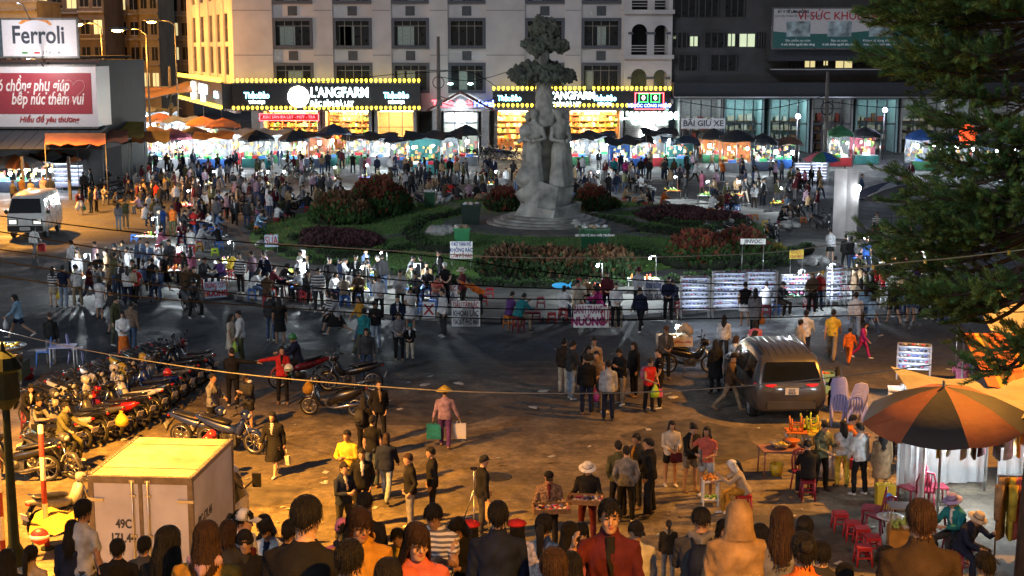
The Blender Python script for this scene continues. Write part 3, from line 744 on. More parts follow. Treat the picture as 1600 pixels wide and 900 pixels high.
for k in range(3):
 zf=Lz(92)+pitch*(k-1+0.0); zt=zf+pitch
 if zf<Z0-3:continue
 bl=thing_part=MB()
 bl.bbox(bxa-.1,bxb+.25,-.9,.5,zf,zf+.36)
 for(a,b,shift)in((bxa+.55,bc-.12,0),(bc+.55,bxb-.2,0)):
  pass
 o1,o2=(bxa+.6,bc-.0),(bc+.62,bxb-.28)
 spring=zf+pitch*.60; topz=zf+pitch
 for(a,b)in(o1,o2):
  n_=10; cx=(a+b)/2; rx_=(b-a)/2; rz_=min(rx_,pitch*.28)
  for j in range(n_):
   a0,a1=math.pi*j/n_,math.pi*(j+1)/n_
   P=[(cx-rx_*math.cos(a0),spring+rz_*math.sin(a0)),(cx-rx_*math.cos(a1),spring+rz_*math.sin(a1)),(cx-rx_*math.cos(a1),topz),(cx-rx_*math.cos(a0),topz)]
   bl.prism(P,-.5,-.1)
 for a,b in((bxa-.05,bxa+.6),(bc,bc+.62),(bxb-.28,bxb+.1)):bl.bbox(a,b,-.5,-.1,zf+.36,topz)
 bal=bl.build('balcony',M_wall,HB)
 cp=MB()
 for a,b in((bxa+.3,bxa+.75),(bc-.12,bc+.74),(bxb-.4,bxb-.05)):cp.bbox(a,b,-.56,-.06,spring-.22,spring)
 cp.build('capital',M_slate,bal)
 rl=MB()
 for a,b in(o1,o2):
  for q in(.65,.9,1.15):rl.bbox(a,b,-.45,-.40,zf+q,zf+q+.06)
 rl.build('railing',M_wall,bal)
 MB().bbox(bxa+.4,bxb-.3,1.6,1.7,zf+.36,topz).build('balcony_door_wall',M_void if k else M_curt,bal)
W0=Vector((xL,FY,0)); W1=Vector((Lx(365)-10.6,FY+29,0)); wd=(W1-W0); wlen=wd.length; wa=math.atan2(wd.y,wd.x)
WG=thing('hotel_wing','orange lit side wing of the pale hotel with narrow windows','building',W0,wa)
wg=MB()
cols=[(.0,2.6),(5.4,7.4),(10.2,12.2),(15,18),(21,24),(27,wlen)]
for a,b in cols:wg.bbox(a,b,-.5,-.02+.02,Z0-.2,TOPZ-.5)
wz=[Lz(65),Lz(132)+.8,Lz(65)+pitch]
prev=0
for i in range(len(cols)-1):
 a,b=cols[i][1],cols[i+1][0]; prev=Z0-.2
 for z in sorted(wz):
  wg.bbox(a,b,-.45,-.12,prev,z); prev=z+2.6
 wg.bbox(a,b,-.45,-.12,prev,TOPZ-.5)
wg.bbox(0,wlen,-8,-7.6,0,TOPZ-.5)
wg.build('wall',M_wall,WG)
for i in range(len(cols)-1):
 a,b=cols[i][1],cols[i+1][0]
 for z in wz:
  wn=MB().bbox(a+.05,b-.05,-.35,-.30,z,z+2.6).build('window',M_glass,WG)
  bar=MB(); n_=max(3,int((b-a)/.5))
  for j in range(n_+1):x=a+(b-a)*j/n_; bar.bbox(x-.025,x+.025,-.22,-.18,z,z+2.6)
  bar.bbox(a,b,-.22,-.18,z+1.3,z+1.36); bar.build('window_bars',M_slate,wn)
MB().bbox(.1,wlen,-.06,.3,0,Z0-2.9).build('shop_front',M_curt,WG)
def bulbs(par,x0,x1,y,z,step,me=[None]):
 if me[0]is None:me[0]=MB().lathe([(.02,.16),(.10,.12),(.13,.02),(.10,-.10),(.05,-.20),(.01,-.24)],8).mesh('bulb',[E_yel])
 n_=int((x1-x0)/step)
 for i in range(n_+1):
  if rr.random()<.035:continue
  link('bulb',me[0],par,(x0+(x1-x0)*i/n_,y,z))
def fascia(name,label,loc,rz,w_,z0,z1,items):
 t=thing(name,label,'shop sign',loc,rz,'lit shop fascias of the hotel row')
 MB().bbox(0,w_,-1.1,-.05,z0,z1).build('panel',M_sign,t)
 tr_=MB(); tr_.bbox(-.05,w_+.05,-1.25,-.9,z1,z1+.12); tr_.bbox(-.05,w_+.05,-1.25,-.9,z0-.12,z0); tr_.build('bulb_rail',M_slate,t)
 bulbs(t,.1,w_-.1,-1.2,z1+.34,.42); bulbs(t,.1,w_-.1,-1.2,z0+.14,.42)
 for(kind,x,z,sz,s)in items:
  if kind=='disc':
   d=MB(); d.lathe([(.01,0),(sz,0),(sz,.16),(.01,.16)],28,0); ob=d.build('round_logo',E_disc if s=='y' else E_disc2,t,(x,-1.12,z)); ob.rotation_euler=(R(90),0,0)
   text('DALAT',sz*.35,M_sign,t,(x,-1.32,z-sz*.2))
  else:text(s,sz,{'w':E_sig,'c':E_cyan,'r':E_red,'b':E_blue}[kind],t,(x,-1.13,z),bold=sz*.012,extrude=.02,sx=.78)
 return t
zb,zt=Lz(170),Lz(131)
zm=(zb+zt)/2
WI=Lx(657)-xL
def fx(px):return Lx(px)-xL
fascia('shop_fascia','long black shop sign with yellow bulbs and white round logo, left of the hotel porch',(xL,FY,0),0,WI,zb,zt,[('disc',fx(468),zm,.95,'y'),('w',fx(532),zm+.35,1.25,"L'ANGFARM"),('w',fx(520),zm-.65,.62,'ĐẶC SẢN ĐÀ LẠT'),('c',fx(403),zm+.1,.75,'ThảoBảo'),('w',fx(403),zm-.5,.3,'THẢO DƯỢC'),('c',fx(620),zm+.1,.75,'ThảoBảo'),('w',fx(620),zm-.5,.3,'THẢO DƯỢC')])
WR=Lx(1047)-Lx(770)
zb2,zt2=Lz(166),Lz(143); zm2=(zb2+zt2)/2
def gx(px):return Lx(px)-Lx(770)
fascia('shop_fascia','black shop sign with yellow bulbs running behind the statue',(Lx(770),FY,0),0,WR,zb2,zt2,[('w',gx(893),zm2+.32,1.0,"L'ANGFARM"),('w',gx(880),zm2-.45,.5,'ĐẶC SẢN ĐÀ LẠT'),('c',gx(796),zm2+.08,.7,'ThảoBảo'),('c',gx(944),zm2+.08,.7,'ThảoBảo'),('w',gx(944),zm2-.45,.26,'THẢO DƯỢC')])
wf=fascia('shop_fascia','receding black shop sign with yellow bulbs round the hotel corner',W1,wa+math.pi,wlen-.2,zb,zt,[('disc',wlen*.38,zm,.95,'y'),('w',wlen*.6,zm+.3,1.3,"L'ANGFARM"),('w',wlen*.6,zm-.6,.8,'ĐẶC SẢN'),('c',wlen*.88,zm,.8,'ThảoBảo'),('c',wlen*.12,zm,.8,'ThảoBảo')])
M_shop=mat('shop interior',(.55,.42,.26),.7,0,.15); M_pier=mat('shop pier',(.33,.32,.32),.7)
M_shelf=mat('shop shelf wood',(.32,.16,.06),.5,0,.3)
M_goods=[mat('goods %d'%i,c,.5,0,.3)for i,c in enumerate([(.55,.30,.05),(.5,.42,.30),(.35,.06,.04),(.12,.3,.08),(.6,.55,.45),(.5,.2,.03),(.2,.1,.05),(.7,.6,.2)])]
def shop(label,px0,px1,pyb,kind,warm=1.0):
 x0,x1=Lx(px0),Lx(px1); zt_=zb-.15
 t=thing('shop',label,'shop',((x0+x1)/2,FY,0),0,'ground floor shops of the hotel row'); w_=(x1-x0)
 b=MB(); b.bbox(-w_/2,w_/2,3.6,3.7,0,zt_); b.bbox(-w_/2,-w_/2+.1,0,3.6,0,zt_); b.bbox(w_/2-.1,w_/2,0,3.6,0,zt_); b.bbox(-w_/2,w_/2,0,3.7,zt_,zt_+.1); b.bbox(-w_/2,w_/2,0,3.7,0.02,.06)
 b.build('interior',M_shop,t)
 for sx in(-1,1):MB().bbox(sx*(w_/2-.15)-.15,sx*(w_/2-.15)+.15,-.3,.0,0,zt_).build('pier',M_pier,t)
 if kind=='shelves':
  sh=MB(); n_=int(w_/1.1); gds=MB()
  for q in range(6):
   z=.4+q*.55; sh.bbox(-w_/2+.2,w_/2-.2,2.9,3.5,z,z+.05)
   x=-w_/2+.3
   while x<w_/2-.4:
    ww=.12+.22*rr.random(); h=.2+.22*rr.random()
    gds.bbox(x,x+ww,2.95,3.3,z+.052,z+.05+h,rr.randrange(8)); x+=ww+.03
  for j in range(n_+1):x=-w_/2+.2+(w_-.4)*j/n_; sh.bbox(x-.03,x+.03,2.88,3.5,0,zt_-.3)
  sh.build('shelf',M_shelf,t); gds.build('packaged_goods',M_goods,t)['kind']='stuff'
  for q in range(max(1,int(w_/2.2))):
   x=-w_/2+1.1+q*2.2; c=MB(); c.bbox(x-.7,x+.7,1.0,1.7,0,.85); c.build('counter',M_shelf,t)
   g2=MB()
   for j in range(10):g2.bbox(x-.6+j*.12,x-.5+j*.12,1.1,1.5,.85,1.0+.2*rr.random(),rr.randrange(8))
   g2.build('counter_goods',M_goods,t)['kind']='stuff'
 else:
  gz=MB(); n_=max(2,int(w_/1.0))
  for j in range(n_+1):x=-w_/2+.1+(w_-.2)*j/n_; gz.bbox(x-.035,x+.035,-.02,.05,0,zt_)
  for z in(1.1,2.2):gz.bbox(-w_/2,w_/2,-.01,.04,z-.03,z+.03)
  gz.build('glazing_bars',M_slate,t)
 point('shop_light',(0,1.6,zt_-.35),380*warm*w_/8,(1.0,.68,.32),t,.3)
 MB().bbox(-w_*.4,w_*.4,1.5,1.7,zt_-.16,zt_-.10).build('ceiling_lamp',E_warm,t)
 return t
shop('open lit grocery shop under the left end of the black sign',405,500,205,'shelves',.8)
shop('warm lit shop with fruit display under the black sign, left of the glass front',502,580,205,'shelves',1.4)
shop('glass fronted shop right of the open fruit shop',584,650,205,'glass',.35)
shop('bright shelf lined shop left of the statue',772,838,222,'shelves',1.8)
shop('bright open food shop right of the statue',885,974,222,'shelves',1.6)
t=thing('neon_sign','red framed neon strip sign below the black fascia','neon sign',(Lx(453),FY-1.3,Lz(182)))
w_=(Lx(499)-Lx(407))/2; h_=.32
MB().bbox(-w_,w_,.02,.08,-h_,h_).build('panel',mat('red panel',(.4,.02,.02),.5),t)
f=MB(); f.bbox(-w_,w_,-.03,.02,h_-.05,h_); f.bbox(-w_,w_,-.03,.02,-h_,-h_+.05); f.bbox(-w_,-w_+.05,-.03,.02,-h_,h_); f.bbox(w_-.05,w_,-.03,.02,-h_,h_); f.build('neon_tube',E_red,t)
text('ĐẶC SẢN ĐÀ LẠT - MỨT - TRÀ',.34,E_red,t,(0,-.01,0))
t=thing('hotel_porch','gabled hotel porch with red and blue lit name sign','porch',(Lx(720),FY-1.2,0))
hw=(Lx(772)-Lx(666))/2; zg,ze=Lz(146),Lz(172)
MB().prism([(-hw*.82,ze+.1),(hw*.82,ze+.1),(0,zg-.1)],-.1,.1).build('gable',mat('gable white',(.42,.42,.46),.7),t)
M_tile=mat('brown roof',(.12,.045,.03),.8)
rf=MB()
for sx in(-1,1):rf.add([(0,-.5,zg+.05),(sx*hw,-.5,ze-.1),(sx*hw,1.1,ze-.1),(0,1.1,zg+.05),(0,-.5,zg+.25),(sx*hw,-.5,ze+.1),(sx*hw,1.1,ze+.1),(0,1.1,zg+.25)],[(0,1,2,3),(4,5,6,7),(0,1,5,4),(1,2,6,5),(2,3,7,6)])
rf.build('roof',M_tile,t)
for sx in(-1,1):MB().bbox(sx*hw*.72-.35,sx*hw*.72+.35,-.1,.7,0,ze+.08).build('column',M_pier,t)
gl=MB(); gl.bbox(-hw*.5,hw*.5,.55,.6,.05,ze-.2); gl.build('entrance_glass',mat('lit lobby glass',(.5,.5,.42),.3,0,.1),t)
gb_=MB()
for x in(-hw*.5,-hw*.17,hw*.17,hw*.5):gb_.bbox(x-.04,x+.04,.48,.55,0,ze-.2)
gb_.bbox(-hw*.5,hw*.5,.48,.55,2.6,2.7); gb_.build('door_frame',M_slate,t)
text('Thanh Bình',.78,E_red,t,(-.75,-.13,ze+.62),sx=1.0,bold=.02); text('Hotel',.78,E_blue,t,(2.1,-.13,ze+.62),bold=.02)
d=MB(); d.lathe([(.01,0),(.42,0),(.42,.1),(.01,.1)],20); ob=d.build('round_emblem',emat('cyan emblem',(.4,.9,1.0),4,False),t,(0,-.12,zg-1.0)); ob.rotation_euler=(R(90),0,0)
point('porch_light',(0,-.2,ze-.4),200,(.85,.95,1.0),t,.2)
for sx in(-1,1):MB().ell((sx*.9,-.2,zg+.9),(.25,.15,.1),8,5).build('flood_lamp',emat('aqua flood',(.5,1,.85),6,False),t)
cx=Lx(1015); t=thing('roller_shutter','closed roller shutter below the coffee lettering and round lamp','shutter',(cx,FY-.3,0))
n_=22; hz=zb-.2
for i in range(n_):MB().bbox(Lx(978)-cx,Lx(1046)-cx,-.03-.02*(i%2),.05,hz*i/n_+.01,hz*(i+.92)/n_).build('slat',mat('shutter metal',(.20,.19,.18),.5,.4),t)
t=thing('coffee_sign','white lit coffee shop lettering on the shutter','shop sign',(cx,FY-.45,0))
text("L'ANGFARM",.95,E_sig,t,(0,0,Lz(181)),bold=.03,extrude=.06); text('COFFEE',.95,E_sig,t,(0,0,Lz(189)),bold=.03,extrude=.06)
t=thing('round_lamp_sign','big round white lit disc below the coffee lettering','shop sign',(cx,FY-.5,Lz(210)))
d=MB(); d.lathe([(.01,0),(.86,0),(.9,.08),(.86,.2),(.01,.2)],32); ob=d.build('disc',E_disc2,t); ob.rotation_euler=(R(90),0,0)
t=thing('led_board','red framed LED board with two green squares above the coffee lettering','LED board',(Lx(1013),FY-1.5,Lz(157)))
w_=(Lx(1036)-Lx(991))/2; h_=(Lz(144)-Lz(170))/2
MB().bbox(-w_,w_,0,.25,-h_,h_).build('panel',M_sign,t)
f=MB(); e=.07; f.bbox(-w_,w_,-.04,0,h_-e,h_); f.bbox(-w_,w_,-.04,0,-h_,-h_+e); f.bbox(-w_,-w_+e,-.04,0,-h_,h_); f.bbox(w_-e,w_,-.04,0,-h_,h_); f.build('red_frame',E_red,t)
for sx in(-.48,.48):
 f=MB(); q=.40; x=sx*w_*.85
 f.bbox(x-q,x+q,-.04,0,.28+q-.05,.28+q); f.bbox(x-q,x+q,-.04,0,.28-q,.28-q+.05); f.bbox(x-q,x-q+.05,-.04,0,.28-q,.28+q); f.bbox(x+q-.05,x+q,-.04,0,.28-q,.28+q); f.build('green_square',E_green,t)
 text('0',.6,emat('pink led',(1,.6,.7),4,False),t,(x,-.03,.28))
text('THUỐC CÔNG NHẬN',.38,E_blue,t,(0,-.03,-.42),bold=.012)
DB=thing('dark_building','dark unlit building right of the hotel with a few lit windows','building',(0,FY-1,0))
M_db=mat('dark render',(.05,.048,.052),.85,0,.3,.6); M_db2=mat('darker render',(.025,.028,.034),.8,0,.3)
b=MB(); x0,x1=Lx(1049),Lx(1700)
b.bbox(x0,x1,1.0,9,5.2,22); b.build('wall',M_db,DB)
b=MB(); b.bbox(x0,x1,-1.2,1,Lz(152),Lz(128)); b.bbox(x0,x1,-2.2,1.0,Lz(152),Lz(149)); b.bbox(Lx(1195),x1,-1.8,1,Lz(109),Lz(106)); b.bbox(Lx(1195),x1,-1.0,1,Lz(95),Lz(78)); b.build('canopy_beam',M_db2,DB)
b=MB(); b.bbox(x0,x1,-2.35,-2.2,Lz(150)-.06,Lz(149)); b.bbox(Lx(1195),x1,-1.95,-1.8,Lz(108.5),Lz(107)); b.build('beam_edge',M_steel,DB)
E_win=emat('lit window',(.75,.85,.55),.22,False); E_win2=emat('warm lit window',(.9,.75,.35),.3,False)
for k,(a,c,y0,y1,m_)in enumerate(((1077,1089,57,72,E_win),(1136,1147,53,72,E_win),(1154,1178,53,73,E_win),(1257,1273,95,105,E_win2),(1286,1293,95,102,E_win2),(1305,1331,95,106,E_win2),(1260,1275,73,77,E_win2),(1290,1330,73,77,E_win2),(1043,1055,56,61,E_win))):
 wn=MB().bbox(Lx(a),Lx(c),.9,1.0,Lz(y1),Lz(y0)).build('lit_window',m_,DB)
 f=MB(); X0,X1,Z_0,Z_1=Lx(a),Lx(c),Lz(y1),Lz(y0); f.bbox(X0-.1,X0,.8,.99,Z_0,Z_1); f.bbox(X1,X1+.1,.8,.99,Z_0,Z_1); f.bbox((X0+X1)/2-.04,(X0+X1)/2+.04,.84,.9,Z_0,Z_1); f.build('frame',M_db2,wn)
for k,(a,c,y0,y1)in enumerate(((1052,1085,-6,26),(1090,1120,-6,26),(1130,1160,-6,26),(1050,1072,50,74),(1100,1130,50,74),(1180,1192,50,74),(1060,1090,85,110),(1110,1150,85,110),(1230,1250,93,106),(1340,1380,93,106),(1390,1420,93,106))):
 wn=MB().bbox(Lx(a),Lx(c),.9,1.0,Lz(y1),Lz(y0)).build('dark_window',M_glass,DB)
 f=MB(); X0,X1,Z_0,Z_1=Lx(a),Lx(c),Lz(y1),Lz(y0)
 for q in range(4):x=X0+(X1-X0)*q/3; f.bbox(x-.05,x+.05,.8,.9,Z_0,Z_1)
 f.bbox(X0,X1,.8,.9,Z_1-.06,Z_1+.06); f.build('frame',M_db,wn)
M_teal=mat('teal shop wall',(.28,.42,.42),.7,0,.2)
for k,(a,c,wt)in enumerate(((1060,1128,500),(1130,1192,800),(1200,1262,700),(1266,1330,160),(1335,1400,420),(1405,1480,350),(1485,1600,450))):
 X0,X1=Lx(a),Lx(c); zt_=Lz(155); w_=X1-X0
 t=thing('shop',['grey shop with stacked cartons above the parking sign','teal lit glass shop right of the parking sign','teal lit shop behind the right utility pole','dim shop front right of the utility pole','shop front with violet tube lamp','shop front half hidden behind the conifer branches','shop front behind the thick of the conifer'][k],'shop',((X0+X1)/2,FY-1,0),0,'street level shops of the dark building')
 b=MB(); b.bbox(-w_/2,w_/2,3.2,3.3,0,zt_); b.bbox(-w_/2,-w_/2+.12,-.5,3.2,0,zt_); b.bbox(w_/2-.12,w_/2,-.5,3.2,0,zt_); b.bbox(-w_/2,w_/2,-.5,3.3,zt_,zt_+.12); b.build('interior',M_teal if k in(1,2,4)else M_pier,t)
 gz=MB(); n_=4
 for j in range(n_+1):x=-w_/2+.15+(w_-.3)*j/n_; gz.bbox(x-.05,x+.05,-.3,-.2,0,zt_)
 gz.bbox(-w_/2,w_/2,-.3,-.2,2.5,2.62); gz.build('glazing_bars',M_slate,t)
 cr=MB()
 for q in range(4):
  z=.15+q*.85; cr.bbox(-w_/2+.2,w_/2-.2,2.5,3.15,z-.05,z,6); x=-w_/2+.3
  while x<w_/2-.6:
   ww=.2+.5*rr.random(); cr.bbox(x,x+ww,2.55,3.0,z+.002,z+.25+.45*rr.random(),rr.choice((1,4,4,6,2,1))); x+=ww+.05+.3*rr.random()
 cr.build('stacked_goods',M_goods,t)['kind']='stuff'
 point('shop_light',(0,.8,zt_-.4),wt*.07,(.75,.95,1.0),t,.25)
t=thing('parking_sign','white banner sign with grey capital letters for the bike park','sign',(Lx(1093),FY-3.4,Lz(190)))
w_=(Lx(1127)-Lx(1060))/2
MB().bbox(-w_,w_,0,.08,-.45,.45).build('panel',mat('grey banner',(.75,.75,.75),.6),t); text('BÃI GIỮ XE',.72,M_slate,t,(0,-.02,0),bold=.015)
for sx in(-1,1):MB().bbox(sx*w_*.9-.05,sx*w_*.9+.05,.08,.16,-Lz(190),-.45).build('post',M_pole,t)
def billboard_frame(t,w_,h_,legs=0):
 f=MB(); e=.12; f.bbox(-w_-e,w_+e,-.05,.2,h_,h_+e); f.bbox(-w_-e,w_+e,-.05,.2,-h_-e,-h_); f.bbox(-w_-e,-w_,-.05,.2,-h_,h_); f.bbox(w_,w_+e,-.05,.2,-h_,h_); f.build('frame',M_pole,t)
X0,X1,Z_0,Z_1=Lx(1197),Lx(1470),Lz(75),Lz(15); w_,h_=(X1-X0)/2,(Z_1-Z_0)/2
t=thing('health_billboard','white and dark green public health billboard with red heading','billboard',((X0+X1)/2,FY-3,(Z_0+Z_1)/2))
MB().bbox(-w_,w_,0,.15,-h_,h_).build('panel',mat('billboard white',(.42,.40,.40),.6,0,.08),t); billboard_frame(t,w_,h_)
P=[(-w_,-h_),(w_,-h_),(w_,-h_*.15)]+[(w_-2*w_*i/24,-h_*(.12-.16*math.sin(i/24*5.5+.6)))for i in range(25)]
MB().prism(P,-.012,-.004).build('green_wave',mat('billboard green',(.015,.09,.08),.6),t)
M_rtx=mat('red print',(.35,.02,.03),.6); M_btx=mat('dark print',(.03,.04,.06),.6); M_wtx=mat('white print',(.7,.7,.7),.6)
text('VÌ SỨC KHỎE VÀ PHÁT TRIỂN',.95,M_rtx,t,(.6,-.02,h_*.62),bold=.012,extrude=.004)
text('SỞ Y TẾ LÂM ĐỒNG',.3,M_btx,t,(-w_*.78,-.02,h_*.84),extrude=.004); text('CHI CỤC AN TOÀN VỆ SINH THỰC PHẨM',.24,M_btx,t,(-w_*.76,-.02,h_*.62),extrude=.004)
M_pic=mat('printed photograph',(.22,.27,.28),.6,0,.9,1.2)
for i in range(4):
 x=-w_*.72+i*w_*.46
 MB().bbox(x-1.05,x+1.05,-.03,-.012,-h_*.42,h_*.36).build('printed_photo',M_pic,t)
 text(['Sản phẩm an toàn','Rau an toàn','Không sử dụng chất cấm','Rửa tay sạch'][i],.30,M_wtx,t,(x,-.03,-h_*.62),extrude=.004); text('vì sức khỏe người tiêu dùng',.26,M_wtx,t,(x,-.03,-h_*.82),extrude=.004)
LY=92.0
def Mx(px):return XZ(px,100,LY)[0]
def Mz(py):return XZ(100,py,LY)[1]
t=thing('market_hall','dark low market building at far left under two billboards','building',(0,LY,0))
b=MB(); b.bbox(Mx(-160),Mx(150),.6,12,2.8,Mz(95)); b.bbox(Mx(-160),Mx(128),2.0,12,Mz(92),Mz(88)); b.bbox(Mx(-160),Mx(150),5,12,0,3); b.build('wall',M_db,t)
b=MB(); b.bbox(Mx(-160),Mx(157),-.2,1.0,Mz(97),Mz(93)); b.build('cornice',mat('rusty cornice',(.05,.025,.02),.8),t)
aw=MB()
for i in range(16):
 x0=Mx(-160)+(Mx(160)-Mx(-160))*i/16; x1=x0+(Mx(160)-Mx(-160))/16-.04
 aw.add([(x0,.6,Mz(198)),(x1,.6,Mz(198)),(x1,-4.2,Mz(226)),(x0,-4.2,Mz(226)),(x0,.6,Mz(198)+.05),(x1,.6,Mz(198)+.05),(x1,-4.2,Mz(226)+.05),(x0,-4.2,Mz(226)+.05)],[(0,1,2,3),(4,5,6,7),(0,1,5,4),(2,3,7,6),(1,2,6,5),(3,0,4,7)])
aw.build('awning',mat('dark awning sheet',(.03,.035,.04),.6,0,.3),t)
for px in(5,60,130):MB().bbox(Mx(px)-.08,Mx(px)+.08,-4.1,-3.95,0,2.7).build('awning_post',M_pole,t)
def board(name,label,px0,px1,py0,py1,m_,Y=LY-.4,rz=0):
 X0,X1=XZ(px0,100,Y)[0],XZ(px1,100,Y)[0]; Z_0,Z_1=XZ(100,py1,Y)[1],XZ(100,py0,Y)[1]; w_,h_=(X1-X0)/2,(Z_1-Z_0)/2
 t=thing(name,label,'billboard',((X0+X1)/2,Y,(Z_0+Z_1)/2),rz); MB().bbox(-w_,w_,0,.2,-h_,h_).build('panel',m_,t); billboard_frame(t,w_,h_); return t,w_,h_
M_bw=mat('billboard sheet',(.62,.62,.66),.45,0,.05)
t,w_,h_=board('white_billboard','white billboard with orange arc over dark lettering, upper left',-20,122,31,88,M_bw)
X=lambda px:XZ(px,100,LY-.4)[0]-t.location.x
text('Ferroli',1.55,M_btx,t,(X(62),-.02,.15),sx=.80,bold=.03,extrude=.004)
arc=MB(); arc.loft([[(X(58)+1.0*math.cos(a)*k_,-.015,.62+.55*math.sin(a)*k_)for k_ in(1-.10*math.sin(a),1.12+.12*math.sin(a))]for a in[R(20+12*i)for i in range(12)]],0,False,False,False); arc.build('orange_arc',mat('orange print',(.6,.22,.04),.5),t)
for px,m_ in((40,mat('green print',(.03,.2,.06),.5)),(59,M_rtx)):MB().bbox(X(px)-.18,X(px)+.18,-.02,-.004,-.98,-.86).build('flag_bar',m_,t)
text('ITALIA',.28,M_btx,t,(X(82),-.02,-.92),extrude=.004,space=1.4)
MB().bbox(X(-20),X(6),-.03,-.004,-h_,h_).build('dark_print_strip',mat('slate print',(.05,.08,.1),.5),t)
point('billboard_lamp',(0,-2.2,h_+.9),60,(.9,.9,1.0),t,.1)
MB().tube([(0,0,h_),(0,-1.2,h_+.9),(0,-2.2,h_+1.0)],.04,6).build('lamp_bracket',M_pole,t)
t,w_,h_=board('red_billboard','pinkish red billboard with white script and heart outline, left edge',-60,146,104,198,M_bw)
X=lambda px:XZ(px,100,LY-.4)[0]-t.location.x; Zr=lambda py:XZ(100,py,LY-.4)[1]-t.location.z
MB().bbox(X(-60),X(141),-.02,-.004,Zr(178),Zr(114)).build('red_field',mat('rose red print',(.30,.035,.055),.45,0,.06),t)
M_wp=mat('white script',(.75,.7,.7),.5)
text('Có chồng phụ giúp',1.05,M_wp,t,(X(44),-.03,Zr(134)),shear=.25,sx=.62,bold=.022,extrude=.004)
text('bếp núc thêm vui',1.05,M_wp,t,(X(71),-.03,Zr(155)),shear=.25,sx=.62,bold=.022,extrude=.004)
text('Hiểu để yêu thương',.5,M_rtx,t,(X(72),-.03,Zr(187)),shear=.25,sx=.9,extrude=.004)
hp=[(16*math.sin(a)**3,13*math.cos(a)-5*math.cos(2*a)-2*math.cos(3*a)-math.cos(4*a))for a in[2*math.pi*i/40 for i in range(41)]]
ht=MB(); ht.tube([(X(112)+.045*x+.01*z,-.02,Zr(140)+.05*z)for x,z in hp],.03,5); ht.build('heart_outline',mat('pale pink print',(.5,.2,.22),.5),t)
MB().bbox(w_+.0,w_+.14,-.06,3.0,-h_,h_).build('end_panel',M_bw,t)
point('billboard_lamp',(1.0,-3.0,h_+.3),230,(1.0,.9,.85),t,.1); MB().tube([(1,0,h_),(1,-1.6,h_+.6),(1,-3,h_+.5)],.04,6).build('lamp_bracket',M_pole,t)
def far_house(label,px0,px1,pyt,Y,m_,cols_,rows_,lit=.15):
 X0,X1=XZ(px0,100,Y)[0],XZ(px1,100,Y)[0]; Zt=XZ(100,pyt,Y)[1]; w_=X1-X0
 t=thing('town_house',label,'building',((X0+X1)/2,Y,0),0,'town houses behind the market street')
 MB().bbox(-w_/2,w_/2,0,9,0,Zt).build('wall',m_,t)
 MB().bbox(-w_/2-.15,w_/2+.15,-.2,9.1,Zt,Zt+.3).build('parapet',M_pier,t)
 for r_ in range(rows_):
  for c_ in range(cols_):
   x=-w_/2+w_*(c_+.5)/cols_; z=4.4+r_*3.3; q=w_/cols_*.32
   if z+1.8>Zt:continue
   wn=MB().bbox(x-q,x+q,-.03,.1,z,z+1.7).build('window',(E_win2 if rr.random()<lit else M_glass),t)
   f=MB(); f.bbox(x-q-.1,x+q+.1,-.1,-.03,z-.12,z); f.bbox(x-.03,x+.03,-.08,-.03,z,z+1.7); f.build('frame',M_pier,wn)
  if r_<rows_-1 and 4.4+r_*3.3+2.4<Zt:MB().bbox(-w_/2,w_/2,-.6,0,3.9+(r_+1)*3.3-.2,3.9+(r_+1)*3.3).build('balcony_slab',M_pier,t)
 return t
M_t=[mat('town wall %d'%i,c,.85,0,.25,.5)for i,c in enumerate([(.30,.24,.18),(.20,.15,.12),(.38,.33,.24),(.16,.13,.11),(.28,.26,.26)])]
far_house('brown town house behind the white billboard',60,128,-30,185,M_t[1],3,5,.3)
far_house('narrow dark town house between the two left street lamps',126,166,-40,178,M_t[3],2,5,.2)
far_house('tan town house directly behind the brightest street lamp',165,222,-40,192,M_t[0],3,6,.2)
far_house('pale narrow town house beside the tan one',221,250,-60,186,M_t[2],2,6,.1)
far_house('dark town house next to the hotel wing',249,300,-20,200,M_t[4],3,5,.15)
far_house('long low house behind the market hall roof',-80,62,4,170,M_t[2],6,4,.25)
# STATUE AND GARDEN
M_stone=mat('statue stone',(.33,.325,.30),.85,0,.5,1.6,.8,16)
M_stone2=mat('weathered crown stone',(.085,.095,.075),.9,0,.5,2.0,.6,12)
ST=thing('statue','tall grey stone statue of robed figures carrying a tiered tree','statue',(STX,STY,.58))
for i in range(4):
 r0=3.0-i*.36; MB().lathe([(r0,.11*i),(r0,.11*i+.08),(r0+.05,.08+.11*i),(r0+.05,.108+.11*i),(.1,.108+.11*i)],40,smooth=False).build('step',M_stone,ST)
def sZ(py):return XZ(850,py,STY)[1]-.58
def sX(px):return XZ(px,200,STY)[0]-STX
rk=random.Random(12)
rings=[]
for z,w_,d_,xo,tw in((.42,1.78,1.55,-.05,0),(1.0,1.66,1.45,-.02,.05),(sZ(325),1.42,1.3,.1,.12),(sZ(306),1.38,1.25,.08,.2),(sZ(293),1.50,1.35,.05,.25),(sZ(287),1.40,1.2,.05,.28)):
 rings.append([(xo+w_*math.cos(a+tw)*k_,d_*math.sin(a+tw)*k_,z+dz)for a,k_,dz in[(2*math.pi*j/9,1+.24*rk.uniform(-1,1),.22*rk.uniform(-1,1)if z>.7 else 0)for j in range(8)]])
b=MB(); b.loft(rings,0,True,False); b.build('rock_pedestal',M_stone,ST)
